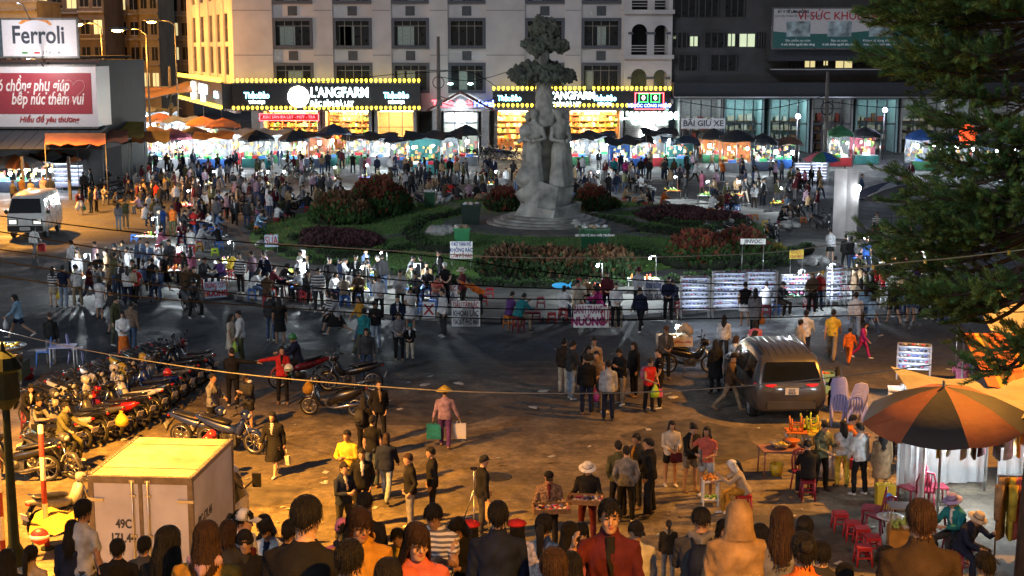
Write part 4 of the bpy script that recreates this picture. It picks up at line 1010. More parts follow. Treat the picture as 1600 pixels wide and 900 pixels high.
def carve(b,vox,tris,amp,freq,name,m_,par):
 src=b.mesh('src',[m_]); o=tmpobj(src); md=o.modifiers.new('r','REMESH'); md.mode='VOXEL'; md.voxel_size=vox
 me=evalmesh(o); n_=len(me.vertices); co=np.empty(n_*3); me.vertices.foreach_get('co',co); co=co.reshape(-1,3)
 no=np.empty(n_*3); me.vertices.foreach_get('normal',no); no=no.reshape(-1,3); x,y,z=co.T
 f=np.sin(x*freq+2*np.sin(z*freq*.3)+y*freq*.4)*np.cos(y*freq*1.1+1.5*np.sin(x*freq*.5))+.6*np.sin(x*freq*2.3+z*freq*1.7+y*freq*1.9)
 me.vertices.foreach_set('co',(co+no*(f*amp)[:,None]).ravel()); me.update(); bpy.data.objects.remove(o)
 o=tmpobj(me); dm=o.modifiers.new('d','DECIMATE'); dm.ratio=min(1,tris/max(1,2*len(me.polygons))); out=evalmesh(o); bpy.data.objects.remove(o)
 out.polygons.foreach_set('use_smooth',[True]*len(out.polygons)); out.materials.clear(); out.materials.append(m_)
 return link(name,out,par)
z0=sZ(288)-.1
def robed(cx,cy,face,ht,armup):
 f=MB(); n_=22; q=Matrix.Rotation(face,3,'Z')
 def rg(z,rx,ry,fold=0.0,xo=0):
  return[q@Vector(((xo+rx*math.cos(a)*(1+fold*math.sin(7*a+z)),ry*math.sin(a)*(1+fold*math.sin(7*a+z)),0)))+Vector((cx,cy,z0+z))for a in[2*math.pi*j/n_ for j in range(n_)]]
 k=ht/4.0
 f.loft([rg(0,.52,.46,.10),rg(.5*k,.46,.40,.10),rg(1.2*k,.38,.33,.09),rg(1.9*k,.38,.32,.06),rg(2.3*k,.30,.24,.03),rg(2.7*k,.36,.26,.02),rg(3.05*k,.38,.24),rg(3.2*k,.2,.17),rg(3.32*k,.11,.11)])
 f.ell(Vector((cx,cy,z0+3.56*k)),(.19,.21,.27),12,8); f.ell(Vector((cx,cy,z0+3.64*k))+q@Vector((0,.1,0)),(.21,.2,.22),10,8)
 for s_ in(1,-1):
  sh=Vector((cx,cy,z0+3.0*k))+q@Vector((s_*.36,0,0))
  if armup:
   el=Vector((cx,cy,z0+3.3*k))+q@Vector((s_*.72,.1,0)); hd=Vector((.1*s_,0,z0+4.3*k))
  else:
   el=Vector((cx,cy,z0+2.4*k))+q@Vector((s_*.6,-.15,0)); hd=Vector((cx,cy,z0+2.3*k))+q@Vector((s_*.12,-.5,0))
  f.tube([sh,el,hd],[.14,.115,.08],8); f.ell(hd,(.09,.09,.12),8,6)
 return f
fb=MB()
for a in((sX(834),-.4,R(-15),4.05,False),(sX(873),-.2,R(35),4.0,False),(sX(852),.7,R(180),4.0,True),(sX(826),.45,R(-80),3.9,False),(sX(884),.45,R(95),3.9,True)):
 f=robed(*a); fb.add(f.v,f.f,0,True)
fb.ell((sX(822),-.45,z0+2.75),(.38,.34,.4),10,8,0,None,.35); fb.ell((sX(820),-.5,z0+.5),(.45,.4,.55),10,8,0,None,.25)
carve(fb,.045,14000,.018,14,'robed_figures',M_stone,ST)
tk=MB(); tk.tube([(sX(852),.1,z0+3.0),(sX(850),.1,sZ(150)),(sX(848),.1,sZ(120)),(sX(845),.1,sZ(85)),(sX(847),.1,sZ(50))],[.55,.42,.36,.36,.2],12)
carve(tk,.05,2500,.02,10,'tree_trunk',M_stone,ST)
for(pa,pb,ya,yb,cnt)in((789,899,95,133,34),(814,887,60,80,20),(830,869,28,56,14)):
 cb=MB(); x0,x1,zl,zh=sX(pa),sX(pb),sZ(yb),sZ(ya)
 for i in range(cnt):
  a=2*math.pi*i/cnt*2.4; q=.45+.5*(i%3)/2
  cb.ell(((x0+x1)/2+(x1-x0)*.42*q*math.cos(a),.1+(x1-x0)*.36*q*math.sin(a),zl+(zh-zl)*(.35+.45*(1-q))+.12*rk.uniform(-1,1)),(.28+.13*rk.random(),.30,.20+.18*rk.random()),9,6,0,None,.7)
 cb.ell(((x0+x1)/2,.1,(zl+zh)/2),((x1-x0)*.28,(x1-x0)*.24,(zh-zl)*.36),14,8)
 carve(cb,.045,11000,.095,13,'stone_foliage',M_stone2,ST)
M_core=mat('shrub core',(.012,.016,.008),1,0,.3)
LEAFM={k:mat(k,c,.75,0,.5,1.3)for k,c in dict(leaf_red=(.16,.035,.018),leaf_green=(.035,.085,.018),leaf_purple=(.055,.018,.022),leaf_dark=(.022,.055,.014),leaf_yellow=(.22,.18,.03),leaf_rust=(.11,.05,.02)).items()}
def leafmound(name,label,blobs,mats_,n_,lh,cat='shrub',group=None):
 """blobs: (x, y, rx, ry, h); leaves: many small upright blades over and inside the mound"""
 t=thing(name,label,cat,(blobs[0][0],blobs[0][1],lawn_z(*blobs[0][:2])),0,group); ox,oy,oz=t.location
 core=MB(); lf=MB()
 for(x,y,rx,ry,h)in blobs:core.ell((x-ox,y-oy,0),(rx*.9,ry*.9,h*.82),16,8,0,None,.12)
 tot=sum(b_[2]*b_[3]for b_ in blobs)
 for(x,y,rx,ry,h)in blobs:
  for i in range(int(n_*rx*ry/tot)):
   a=rnd.random()*2*math.pi; q=rnd.random()**.5; nz=.25*noise.noise((x+1.7*q*math.cos(a)*rx,y+1.7*q*math.sin(a)*ry,2))
   zz=h*(1+nz)*math.sqrt(max(0,1-q*q)); zz*=(.72+.3*rnd.random())
   p=Vector((x-ox+rx*q*math.cos(a),y-oy+ry*q*math.sin(a),zz))
   d=Vector((math.cos(a)*q*.7+rnd.uniform(-.6,.6),math.sin(a)*q*.7+rnd.uniform(-.6,.6),.75+rnd.random()*.5)).normalized(); s_=d.cross(Vector((rnd.uniform(-1,1),rnd.uniform(-1,1),.2))).normalized()
   L_=lh*(.6+.8*rnd.random()); w_=L_*.28
   mi=0 if zz>h*(.45+.3*rnd.random())else 1
   if rnd.random()<.12:mi=1-mi
   lf.add([p-s_*w_*.3,p+d*L_*.5-s_*w_,p+d*L_,p+d*L_*.5+s_*w_],[(0,1,2,3)],mi)
 core.build('inner_mound',M_core,t,fix=False)['kind']='stuff'; o=lf.build('leaves',[LEAFM[m_]for m_ in mats_],t,fix=False); o['kind']='stuff'  # solid near-black mound filling the shrub under its leaves
 return t
def P2(px,py):v=at(px,py,.35); return v.x,v.y
def bl(px,py,wpx,dep,h):
 v=at(px,py,.4); return(v.x,v.y,wpx/2222*v.y/2,dep/2,h)
leafmound('red_shrub','tall rusty red shrub mound at the back left of the garden',[bl(588,334,90,5.5,1.75),bl(618,330,44,4,1.2)],('leaf_red','leaf_green'),6500,.30,group='planted beds of the roundabout')
leafmound('red_shrub','rusty green shrub mound in front of the taller red one',[bl(530,345,86,4,1.4),bl(560,348,40,3,1.0)],('leaf_rust','leaf_green'),5500,.28,group='planted beds of the roundabout')
leafmound('purple_bed','flat dark purple leaf bed on the left lawn',[bl(532,376,120,4.6,.4),bl(500,369,60,3,.35),bl(568,381,60,2.6,.35)],('leaf_purple','leaf_purple'),5000,.2,'flower bed',group='planted beds of the roundabout')
leafmound('red_hedge','long red tipped hedge in front of the statue steps',[bl(800,420,110,3.2,1.05),bl(870,422,130,3.2,1.0),bl(945,421,100,3.2,1.05)],('leaf_rust','leaf_dark'),7500,.26,'hedge',group='planted beds of the roundabout')
leafmound('red_hedge','red tipped hedge on the right lawn',[bl(1090,402,110,4.0,1.15),bl(1155,395,100,4,1.1)],('leaf_red','leaf_green'),6500,.26,'hedge',group='planted beds of the roundabout')
leafmound('purple_bed','flat dark purple leaf bed on the right lawn',[bl(1055,340,120,6.0,.5),bl(1115,348,110,5,.5)],('leaf_purple','leaf_purple'),5000,.2,'flower bed',group='planted beds of the roundabout')
leafmound('red_shrub','small red shrub just right of the rock pedestal',[bl(925,328,55,4.5,1.1)],('leaf_red','leaf_dark'),2500,.28,group='planted beds of the roundabout')
leafmound('red_shrub','small red shrub just left of the rock pedestal',[bl(785,330,50,4.5,1.0)],('leaf_red','leaf_dark'),2300,.28,group='planted beds of the roundabout')
leafmound('yellow_plant','small yellow green ball plant at the right edge of the lawn',[bl(1215,396,26,1.0,.55)],('leaf_yellow','leaf_green'),700,.2,'plant')
leafmound('yellow_plant','small yellow green ball plant right of the pedestal shrub',[bl(958,326,20,1.0,.5)],('leaf_yellow','leaf_green'),600,.2,'plant')
HED=[('low clipped hedge curving along the front left of the lawn',[(398,352),(440,388),(520,410),(610,421),(690,420)]),('low clipped hedge around the left purple bed',[(462,372),(520,398),(580,398),(640,388),(690,392)]),('low clipped hedge beside the path left of the statue',[(720,340),(660,352),(640,372),(665,392),(712,398)]),('low clipped hedge curving right from the pedestal',[(902,348),(960,352),(1010,366),(1080,372),(1130,366)]),('low clipped hedge in front of the right purple bed',[(1000,340),(1060,356),(1120,360),(1180,354)]),('long low hedge along the front edge of the garden',[(700,432),(800,440),(900,441),(1020,436),(1140,424),(1250,402)]),('low clipped hedge beside the right red hedge',[(950,392),(1010,398),(1060,412),(1120,414),(1200,408),(1280,385)])]
for lb,pts in HED:
 B=[]
 for(a,b_),(c,d)in zip(pts,pts[1:]):
  for k in range(4):
   x,y=P2(a+(c-a)*k/4,b_+(d-b_)*k/4); B.append((x,y,.42,.26,.30))
 leafmound('clipped_hedge',lb,B,('leaf_green','leaf_dark'),120*len(B),.10,'hedge','clipped hedges of the roundabout')
# VEHICLES
M_tyre=mat('tyre rubber',(.012,.012,.012),.85,0,.3); M_rim=mat('alloy rim',(.35,.35,.36),.35,.9,.1); M_chrome=mat('chrome',(.6,.6,.6),.18,1,.05)
M_seat=mat('black vinyl seat',(.012,.012,.013),.45,0,.3); M_lens=mat('clear lamp lens',(.5,.5,.52),.12,0,.05); M_tail=mat('red tail lens',(.35,.01,.012),.2,0,.05)
M_plate=mat('number plate',(.55,.55,.55),.5,0,.1); M_eng=mat('engine metal',(.10,.10,.105),.45,.7,.4,12)
PAINT={k:mat('paint '+k,c,.28,0,.08,4,spec=.5,coat=.5)for k,c in dict(black=(.010,.010,.011),red=(.28,.012,.014),blue=(.012,.025,.12),white=(.55,.55,.54),silver=(.28,.28,.29),grey=(.07,.07,.075),yellow=(.55,.33,.02),green=(.02,.1,.05)).items()}
def wheel_mb(r,w_,spokes,drum=.4):
 ty=MB(); prof=[(r*.80,-w_*.4),(r*.9,-w_*.5),(r*.98,-w_*.3),(r,0),(r*.98,w_*.3),(r*.9,w_*.5),(r*.80,w_*.4),(r*.78,0)]
 rings=[[(z,rr_*math.cos(2*math.pi*j/20),rr_*math.sin(2*math.pi*j/20))for rr_,z in prof]for j in range(21)]
 ty.loft(rings,0,False,True)
 rm=MB(); prof=[(r*.70,-w_*.3),(r*.80,-w_*.42),(r*.80,w_*.42),(r*.70,w_*.3)]
 rm.loft([[(z,rr_*math.cos(2*math.pi*j/20),rr_*math.sin(2*math.pi*j/20))for rr_,z in prof]for j in range(21)],0,False,True)
 rm.tube([(-w_*.6,0,0),(w_*.6,0,0)],r*.16,10)
 for i in range(spokes):
  a=2*math.pi*i/spokes; rm.tube([(0,r*.1*math.cos(a),r*.1*math.sin(a)),(0,r*.75*math.cos(a+.15),r*.75*math.sin(a+.15))],r*.035 if spokes>6 else r*.07,5)
 return ty,rm
def add_wheel(par,loc,r,w_,spokes,c=[{}]):
 k=(r,w_,spokes)
 if k not in c[0]:ty,rm=wheel_mb(r,w_,spokes); c[0][k]=(ty.mesh('tyre',[M_tyre]),rm.mesh('rim',[M_rim]))
 o=link('wheel',c[0][k][0],par,loc); o.name='wheel'; link('rim',c[0][k][1],o)
 return o
def sec(y,z0,z1,w_,n_=10,xo=0):
 return ring((xo,y,(z0+z1)/2),Vector((1,0,0)),Vector((0,0,1)),w_,(z1-z0)/2,n_,.75)
def make_bike(kind,label):
 """forward is -Y; origin on the ground between the wheels"""
 t=thing('motorbike',label,'motorbike'); r=.29 if kind=='under' else .25; wb=.62
 add_wheel(t,(0,-wb,r),r,.08,8 if kind=='under' else 5); add_wheel(t,(0,wb,r),r,.095,8 if kind=='under' else 5)
 P_=PAINT['black']
 b=MB()
 if kind=='under':
  b.loft([sec(-.18,.48,.60,.06),sec(-.02,.46,.66,.10),sec(.25,.50,.72,.12),sec(.55,.60,.78,.10),sec(.82,.72,.82,.05),sec(.93,.78,.83,.02)])
  b.loft([sec(-.42,.62,.88,.10),sec(-.34,.50,.86,.14),sec(-.27,.42,.74,.12),sec(-.15,.44,.60,.06)])
 else:
  b.loft([sec(-.12,.28,.42,.10),sec(.0,.26,.60,.15),sec(.25,.34,.72,.17),sec(.55,.48,.76,.15),sec(.78,.62,.80,.08),sec(.86,.70,.79,.03)])
  b.loft([sec(-.16,.24,.32,.15),sec(-.30,.24,.34,.16),sec(-.40,.26,.60,.17),sec(-.46,.40,.88,.17),sec(-.50,.60,.92,.10)])
 b.build('body',P_,t)
 b=MB(); b.loft([sec(-.62-.30,r*1.0,r*1.15,.05),sec(-.62-.12,r*1.75,r*2.12,.065),sec(-.62+.10,r*1.85,r*2.2,.065),sec(-.62+.27,r*1.25,r*1.45,.055)]); b.build('front_fender',P_,t)
 b=MB(); b.loft([sec(-.02,.68,.76,.10),sec(.12,.70,.79,.13),sec(.35,.74,.83,.14),sec(.62,.80,.88,.12),sec(.74,.82,.87,.07)]); b.build('seat',M_seat,t)
 b=MB()
 for s_ in(1,-1):b.tube([(s_*.06,-wb,r),(s_*.06,-.45,.78)],.022,7)
 b.tube([(0,-.46,.70),(0,-.42,.98)],.03,8); b.build('fork',M_chrome,t)
 b=MB(); b.tube([(-.34,-.28,1.00),(-.22,-.36,1.03),(0,-.42,.98),(.22,-.36,1.03),(.34,-.28,1.00)],.014,7)
 for s_ in(1,-1):b.tube([(s_*.24,-.35,1.025),(s_*.36,-.27,.998)],.021,7)
 b.build('handlebar',M_black,t)
 b=MB(); b.loft([sec(-.56,.86,.98,.06),sec(-.50,.82,1.04,.11),sec(-.38,.86,1.06,.10),sec(-.32,.92,1.02,.04)]); b.build('headlight_cowl',P_,t)
 MB().ell((0,-.55,.93),(.075,.035,.06),10,6).build('headlight',M_lens,t)
 for s_ in(1,-1):
  m_=MB(); m_.tube([(s_*.22,-.36,1.03),(s_*.27,-.38,1.20)],.008,5); m_.ell((s_*.28,-.38,1.22),(.06,.016,.04),8,6); m_.build('mirror',M_black,t)
 b=MB(); b.box((0,-.02,.34),(.20,.34,.22)); b.tube([(-.10,-.05,.36),(.10,-.05,.36)],.11,10); b.tube([(0,-.1,.38),(0,-.32,.42)],.06,8); b.build('engine',M_eng,t)
 b=MB(); b.tube([(.12,-.15,.26),(.14,.1,.24),(.15,.35,.30),(.16,.85,.40)],[.02,.03,.05,.045],8); b.build('exhaust',M_eng if kind=='under' else M_chrome,t)
 b=MB(); b.loft([sec(.74,.70,.76,.07),sec(.92,.48,.54,.07),sec(.98,.36,.40,.06)]); b.build('rear_fender',M_black,t)
 MB().ell((0,.90,.76),(.07,.03,.035),8,6).build('tail_light',M_tail,t)
 MB().box((0,.975,.52),(.19,.012,.14),M=Matrix.Rotation(R(-20),3,'X')).build('number_plate',M_plate,t)
 b=MB(); b.tube([(.11,.62,.84),(.12,.78,.90),(-.12,.78,.90),(-.11,.62,.84)],.013,6); b.build('grab_rail',M_chrome,t)
 b=MB(); b.tube([(-.08,.1,.28),(-.22,.2,.02)],.014,6); b.tube([(-.2,-.1,.25),(.2,-.1,.25)],.016,6); b.build('stand',M_eng,t)
 return t
BK={}
_bn=[0]
def bike(px,py,rot,kind='under',col='black',label='',z=0.0,group='parked motorbikes',lean=4,loc=None,extra=None):
 v=Vector(loc)if loc is not None else at(px,py,z)
 if kind not in BK:BK[kind]=make_bike(kind,'x')
 o=clone(BK[kind],v,None,label,group,{'paint black':PAINT[col]}if col!='black' else None); o.rotation_euler=(0,R(-lean),R(rot))
 return o
def car_shell(stations):
 rings=[]
 for(y,zl,zb_,zt_,wl_,wb_,wt_)in stations:
  r_=[]
  pts=[(wl_*.85,zl),(wl_,zl+.08),(wb_*1.01,(zl+zb_)/2),(wb_,zb_),(wt_+(wb_-wt_)*.12,zt_-(zt_-zb_)*.10),(wt_*.93,zt_-(zt_-zb_)*.02),(wt_*.55,zt_+.012)]
  r_=[(x,y,z)for x,z in pts]+[(-x,y,z)for x,z in reversed(pts)]
  rings.append(r_)
 return MB().loft(rings,0,True,True)
def st_at(stations,y):
 ys=[s_[0]for s_ in stations]; return[float(np.interp(y,ys,[s_[k]for s_ in stations]))for k in range(7)]
def side_pane(stations,y0,y1,f0=.08,f1=.82,out=.012,n_=4,side=1):
 b=MB()
 for s_ in(side,):
  g_=[]
  for i in range(n_+1):
   y=y0+(y1-y0)*i/n_; _,zl,zb_,zt_,wl_,wb_,wt_=st_at(stations,y)
   x_b,x_t=wb_,wt_+(wb_-wt_)*.12; zt2=zt_-(zt_-zb_)*.10
   g_.append([(s_*(x_b+(x_t-x_b)*f+out),y,zb_+(zt2-zb_)*f)for f in(f0,f1)])
  b.loft(g_,0,False,True,False)
 return b
def side_panes(t,*a):
 for s_ in(1,-1):side_pane(*a,side=s_).build('side_window',M_cg,t)
def add_seam(t,stations,ys):
 for y in ys:
  b=MB(); _,zl,zb_,zt_,wl_,wb_,wt_=st_at(stations,y)
  for s_ in(1,-1):b.tube([(s_*(wl_+.004),y,zl+.1),(s_*(wb_*1.01+.004),y,(zl+zb_)/2),(s_*(wb_+.004),y,zb_)],.006,4)
  b.build('door_seam',M_black,t)
SS=[(-2.28,.42,.80,.86,.70,.80,.70),(-2.22,.34,.92,1.10,.82,.87,.80),(-2.05,.30,1.00,1.52,.88,.90,.74),(-1.80,.28,1.02,1.70,.90,.91,.70),(-1.0,.26,1.02,1.78,.91,.92,.69),(0.1,.26,1.00,1.77,.91,.92,.69),(.55,.26,1.00,1.62,.91,.92,.70),(1.15,.26,.98,1.14,.91,.90,.76),(1.8,.28,.90,.98,.88,.87,.74),(2.2,.34,.78,.84,.78,.80,.66),(2.3,.42,.68,.72,.66,.70,.6)]
v=at(1222,664); t=thing('parked_suv','grey silver SUV parked with its tail lamps towards the steps','car',(v.x+.1,v.y+2.3,0),R(3))
M_suv=mat('grey silver paint',(.10,.10,.105),.32,.6,.06,3,coat=.6)
car_shell(SS).build('body',M_suv,t)
M_cg=mat('tinted car glass',(.008,.009,.010),.08,0,.1,2,spec=.6)
for a,b_ in((-1.75,-.95),(-.88,-.05),(.03,.62)):side_panes(t,SS,a,b_)
b=MB(); b.loft([[(x*k_,y,z)for x in(-1,-.5,0,.5,1)]for y,z,k_ in((-2.245,1.10,.73),(-2.165,1.32,.69),(-2.065,1.56,.62))],0,False,True,False); b.build('rear_window',M_cg,t)
b=MB(); b.loft([[(x*k_,y,z)for x in(-1,-.5,0,.5,1)]for y,z,k_ in((1.16,1.17,.74),(.87,1.44,.70),(.58,1.66,.64))],0,False,True,False); b.build('windscreen',M_cg,t)
for s_ in(1,-1):
 MB().loft([[(s_*x,y,z)for z in(.86,1.04)]for x,y in((.38,-2.262),(.62,-2.252),(.80,-2.21),(.90,-2.06))],0,False,True,False).build('tail_light',emat('tail lamp',(.5,.012,.015),.35,False),t)
 MB().ell((s_*1.0,.62,1.06),(.10,.06,.08),8,6).build('wing_mirror',M_suv,t)
 MB().tube([(s_*.58,-1.8,1.76),(s_*.60,-.8,1.83),(s_*.60,.2,1.80)],.018,6).build('roof_rail',M_black,t)
 for y in(-1.38,1.38):add_wheel(t,(s_*.80,y,.32),.32,.2,7)
 for y in(-.5,.3):MB().box((s_*.925,y,.92),(.02,.16,.03)).build('door_handle',M_chrome,t)
MB().box((0,-2.30,.86),(.34,.02,.17)).build('number_plate',M_plate,t); 
for s_,z in(('51G',.89),('244.0',.82)):text(s_,.085,M_btx,t,(0,-2.315,z),bold=.003,extrude=.002)
MB().bbox(-.62,.62,-2.33,-2.2,.42,.60).build('rear_bumper',M_suv,t); MB().box((0,-2.27,.98),(.9,.03,.04)).build('chrome_strip',M_chrome,t)
rb=MB()
for x in(-.45,-.27,-.09,.09,.27,.45):rb.tube([(x,-1.85,1.735),(x,-1.0,1.802),(x,0,1.79)],.008,4)
rb.build('roof_ridges',M_suv,t); add_seam(t,SS,(-.92,0.0,.85))
VS=[(-1.66,.40,.62,.70,.60,.66,.6),(-1.63,.30,.80,1.0,.70,.74,.68),(-1.58,.28,1.02,1.10,.73,.75,.69),(-1.30,.26,1.06,1.70,.74,.75,.62),(-1.05,.26,1.06,1.84,.74,.75,.60),(-.2,.26,1.06,1.90,.74,.75,.60),(1.0,.26,1.06,1.89,.74,.75,.60),(1.5,.28,1.06,1.84,.74,.75,.60),(1.62,.30,1.02,1.60,.73,.74,.62),(1.66,.36,.9,1.1,.68,.7,.62)]
v=at(26,374); t=thing('minivan','white boxy minivan with headlamps driving towards the plaza, far left','van',(v.x+.35,v.y+1.9,0),R(4)); t.scale=(1.18,)*3
car_shell(VS).build('body',PAINT['white'],t)
for a,b_ in((-1.15,-.5),(-.4,.45),(.55,1.4)):side_panes(t,VS,a,b_,.10,.8)
b=MB(); b.loft([[(x*k_,y,z)for x in(-1,-.5,0,.5,1)]for y,z,k_ in((-1.61,1.10,.68),(-1.48,1.39,.63),(-1.335,1.68,.57))],0,False,True,False); b.build('windscreen',M_cg,t)
b=MB(); b.loft([[(x*k_,y+.02,z)for x in(-1,0,1)]for y,z,k_ in((1.66,1.12,.6),(1.63,1.6,.52))],0,False,True,False); b.build('rear_window',M_cg,t)
for s_ in(1,-1):
 MB().box((s_*.50,-1.665,.74),(.30,.06,.17)).build('headlight',emat('van headlamp',(1,.97,.85),.35,False),t); MB().box((s_*.50,-1.655,.74),(.40,.05,.23)).build('lamp_surround',M_black,t)
 MB().ell((s_*.86,-1.25,1.12),(.09,.05,.1),8,6).build('wing_mirror',M_black,t)
 for y in(-1.02,1.02):add_wheel(t,(s_*.66,y,.27),.27,.16,5)
MB().bbox(-.72,.72,-1.74,-1.60,.34,.58).build('front_bumper',M_black,t); MB().box((0,-1.75,.46),(.42,.02,.13)).build('number_plate',M_plate,t); text('49B 025.36',.075,M_btx,t,(0,-1.765,.46),extrude=.002)
add_seam(t,VS,(-.45,.5))
ZT=2.45
c0,c1,c2,c3=at(140,741,ZT),at(299,751,ZT),at(353,693,ZT),at(212,689,ZT)
fwd=((c3-c0)+(c2-c1))/2; ang=math.atan2(fwd.y,fwd.x)-math.pi/2; bw=((c1-c0).length+(c2-c3).length)/2; blen=fwd.length+.25
rear=(c0+c1)/2; t=thing('box_truck','small white box truck with plate lettering on its rear doors','truck',(rear.x,rear.y,0),ang)
M_box=mat('white box panel',(.50,.50,.53),.5,0,.2,1.4); M_trim=mat('box corner trim',(.16,.14,.12),.45,.6,.3)
hb=bw/2; zb_=.72
MB().bbox(-hb,hb,0,blen,zb_,ZT-.02).build('cargo_box',M_box,t)
MB().bbox(-hb+.03,hb-.03,.03,blen-.03,ZT-.02,ZT+.012).build('box_roof',mat('dusty white roof',(.27,.24,.19),.75,0,.42,2.2,.3,20),t)
tr_=MB(); e=.07
for s_ in(-1,1):
 tr_.bbox(s_*hb-(e if s_>0 else .015),s_*hb+(.015 if s_>0 else e),-.03,.05,zb_,ZT); tr_.bbox(s_*hb-.05,s_*hb+.02,.05,blen,ZT-.06,ZT+.02); tr_.bbox(s_*hb-.03,s_*hb+.02,.05,blen,zb_-.05,zb_+.05)
 tr_.bbox(s_*hb-.03,s_*hb+.02,blen-.05,blen+.01,zb_,ZT)
tr_.bbox(-hb,hb,-.032,.05,ZT-.10,ZT+.015); tr_.bbox(-hb,hb,-.032,.05,zb_-.08,zb_+.04); tr_.bbox(-.03,.03,-.028,0,zb_,ZT-.1); tr_.build('corner_trim',M_trim,t)
for s_ in(-1,1):
 x0,x1=sorted((s_*.035,s_*(hb-e-.005)))
 d_=MB().bbox(x0,x1,-.02,0,zb_+.045,ZT-.105).build('rear_door',M_box,t)
 rd=MB(); x=s_*.13; rd.tube([(x,-.045,zb_+.03),(x,-.045,ZT-.05)],.014,6)
 for z in(zb_+.12,zb_+.75,ZT-.3,ZT-.06):rd.box((x,-.035,z),(.09,.03,.035))
 rd.build('lock_rod',M_steel,d_)
 for z in(zb_+.25,ZT-.38):MB().box((s_*(hb-.10),-.035,z),(.26,.025,.05)).build('hinge',M_steel,d_)
text('49C',.21,M_btx,t,(-.30,-.027,1.66),bold=.006,extrude=.003,sx=.75); text('171.44',.21,M_btx,t,(-.32,-.027,1.42),bold=.006,extrude=.003,sx=.75)
text('49C-171.44',.22,M_btx,t,(hb+.004,.62,1.62),(R(90),0,R(90)),bold=.005,extrude=.003,sx=.75)
rv=MB()
for q in range(int(blen/.12)):
 for s_ in(-1,1):rv.ell((s_*(hb-.015),.08+q*.12,ZT+.02),(.014,.014,.008),6,3)
for q in range(int(bw/.12)):rv.ell((-hb+.1+q*.12,.012,ZT+.016),(.014,.014,.008),6,3)
rv.build('rivets',M_steel,t)['kind']='stuff'
for s_ in(-.3,.3):MB().bbox(-hb+.03,hb-.03,blen*(.5+s_)-.01,blen*(.5+s_)+.01,ZT+.012,ZT+.02).build('roof_seam',M_trim,t)
cab=[(blen+.06,.35,.95,1.0,.68,.72,.66),(blen+.12,.30,1.05,1.80,.72,.74,.62),(blen+.7,.30,1.05,1.86,.74,.75,.62),(blen+1.05,.30,1.02,1.68,.74,.75,.62),(blen+1.4,.30,.98,1.10,.72,.73,.66),(blen+1.52,.35,.8,.9,.66,.68,.6)]
car_shell(cab).build('cab',PAINT['white'],t); side_panes(t,cab,blen+.25,blen+1.12)
b=MB(); b.loft([[(x*k_,y,z)for x in(-1,0,1)]for y,z,k_ in((blen+1.42,1.12,.64),(blen+1.09,1.66,.56))],0,False,True,False); b.build('windscreen',M_cg,t)
for s_ in(1,-1):
 MB().box((s_*.96,blen+1.15,1.35),(.16,.05,.26)).build('wing_mirror',M_black,t); MB().tube([(s_*.74,blen+1.1,1.2),(s_*.9,blen+1.15,1.35)],.015,5).build('mirror_arm',M_black,t)
 for y in(.45,blen+.95):add_wheel(t,(s_*(hb-.14),y,.28),.28,.17,5)
 MB().bbox(s_*.35-.05,s_*.35+.05,.1,blen+1,.38,.5).build('chassis_rail',M_black,t)
 MB().box((s_*(hb-.16),-.04,.58),(.2,.05,.1)).build('tail_light',M_tail,t)
MB().bbox(-hb+.05,hb-.05,-.08,.02,.4,.52).build('rear_bumper',M_black,t)
print('truck',bw,blen,ang)
BPLACE=[]
A_=[(112,712),(138,703),(162,694),(186,686),(208,677),(228,668),(246,656),(262,645),(276,634),(290,623),(303,613),(316,604),(328,596)]
cols=['black','silver','black','grey','red','black','white','black','blue','grey','black','black','grey']
ordn=['first','second','third','fourth','fifth','sixth','seventh','eighth','ninth','tenth','eleventh','twelfth','thirteenth','fourteenth','fifteenth','sixteenth']
for i,(px,py)in enumerate(A_):
 rot=-118+rnd.uniform(-5,5); v=at(px,py); f_=Vector((math.sin(R(rot)),-math.cos(R(rot)),0))*.75
 bike(0,0,rot,['under','scoot'][i%3==1],cols[i],cols[i]+' motorbike, '+ordn[i]+' from the near end of the front parked row',loc=v+f_)
B_=[(70,668),(95,655),(118,645),(142,634),(165,625),(188,616),(210,606),(232,597),(252,588),(272,582)]
cols2=['grey','black','white','black','white','black','yellow','black','black','red']
for i,(px,py)in enumerate(B_):
 rot=60+rnd.uniform(-6,6); bike(px,py,rot,['scoot','under'][i%2],cols2[i],cols2[i]+' motorbike, '+ordn[i]+' from the near end of the rear parked row')
for px,py,rot,kd,cl,lb in((322,700,75,'under','blue','blue motorbike with red balls nearest the box truck cab'),(362,706,70,'under','blue','dark blue motorbike beside the one with red balls'),(520,650,-100,'scoot','black','black motorbike on its stand left of the couple in dark jackets'),(548,612,-95,'under','black','black motorbike just behind the nearest parked scooter in mid square'),(470,605,-70,'under','red','red motorbike behind the person in red jacket'),(30,752,-90,'under','black','black motorbike at the left edge beside the striped pole'),(84,742,60,'under','grey','grey motorbike behind the dark delivery box'),(1076,583,90,'under','black','black motorbike carrying the lit snack box'),(1410,728,10,'under','red','red motorbike behind the hanging plastic sheet')):
 bike(px,py,rot,kd,cl,lb)
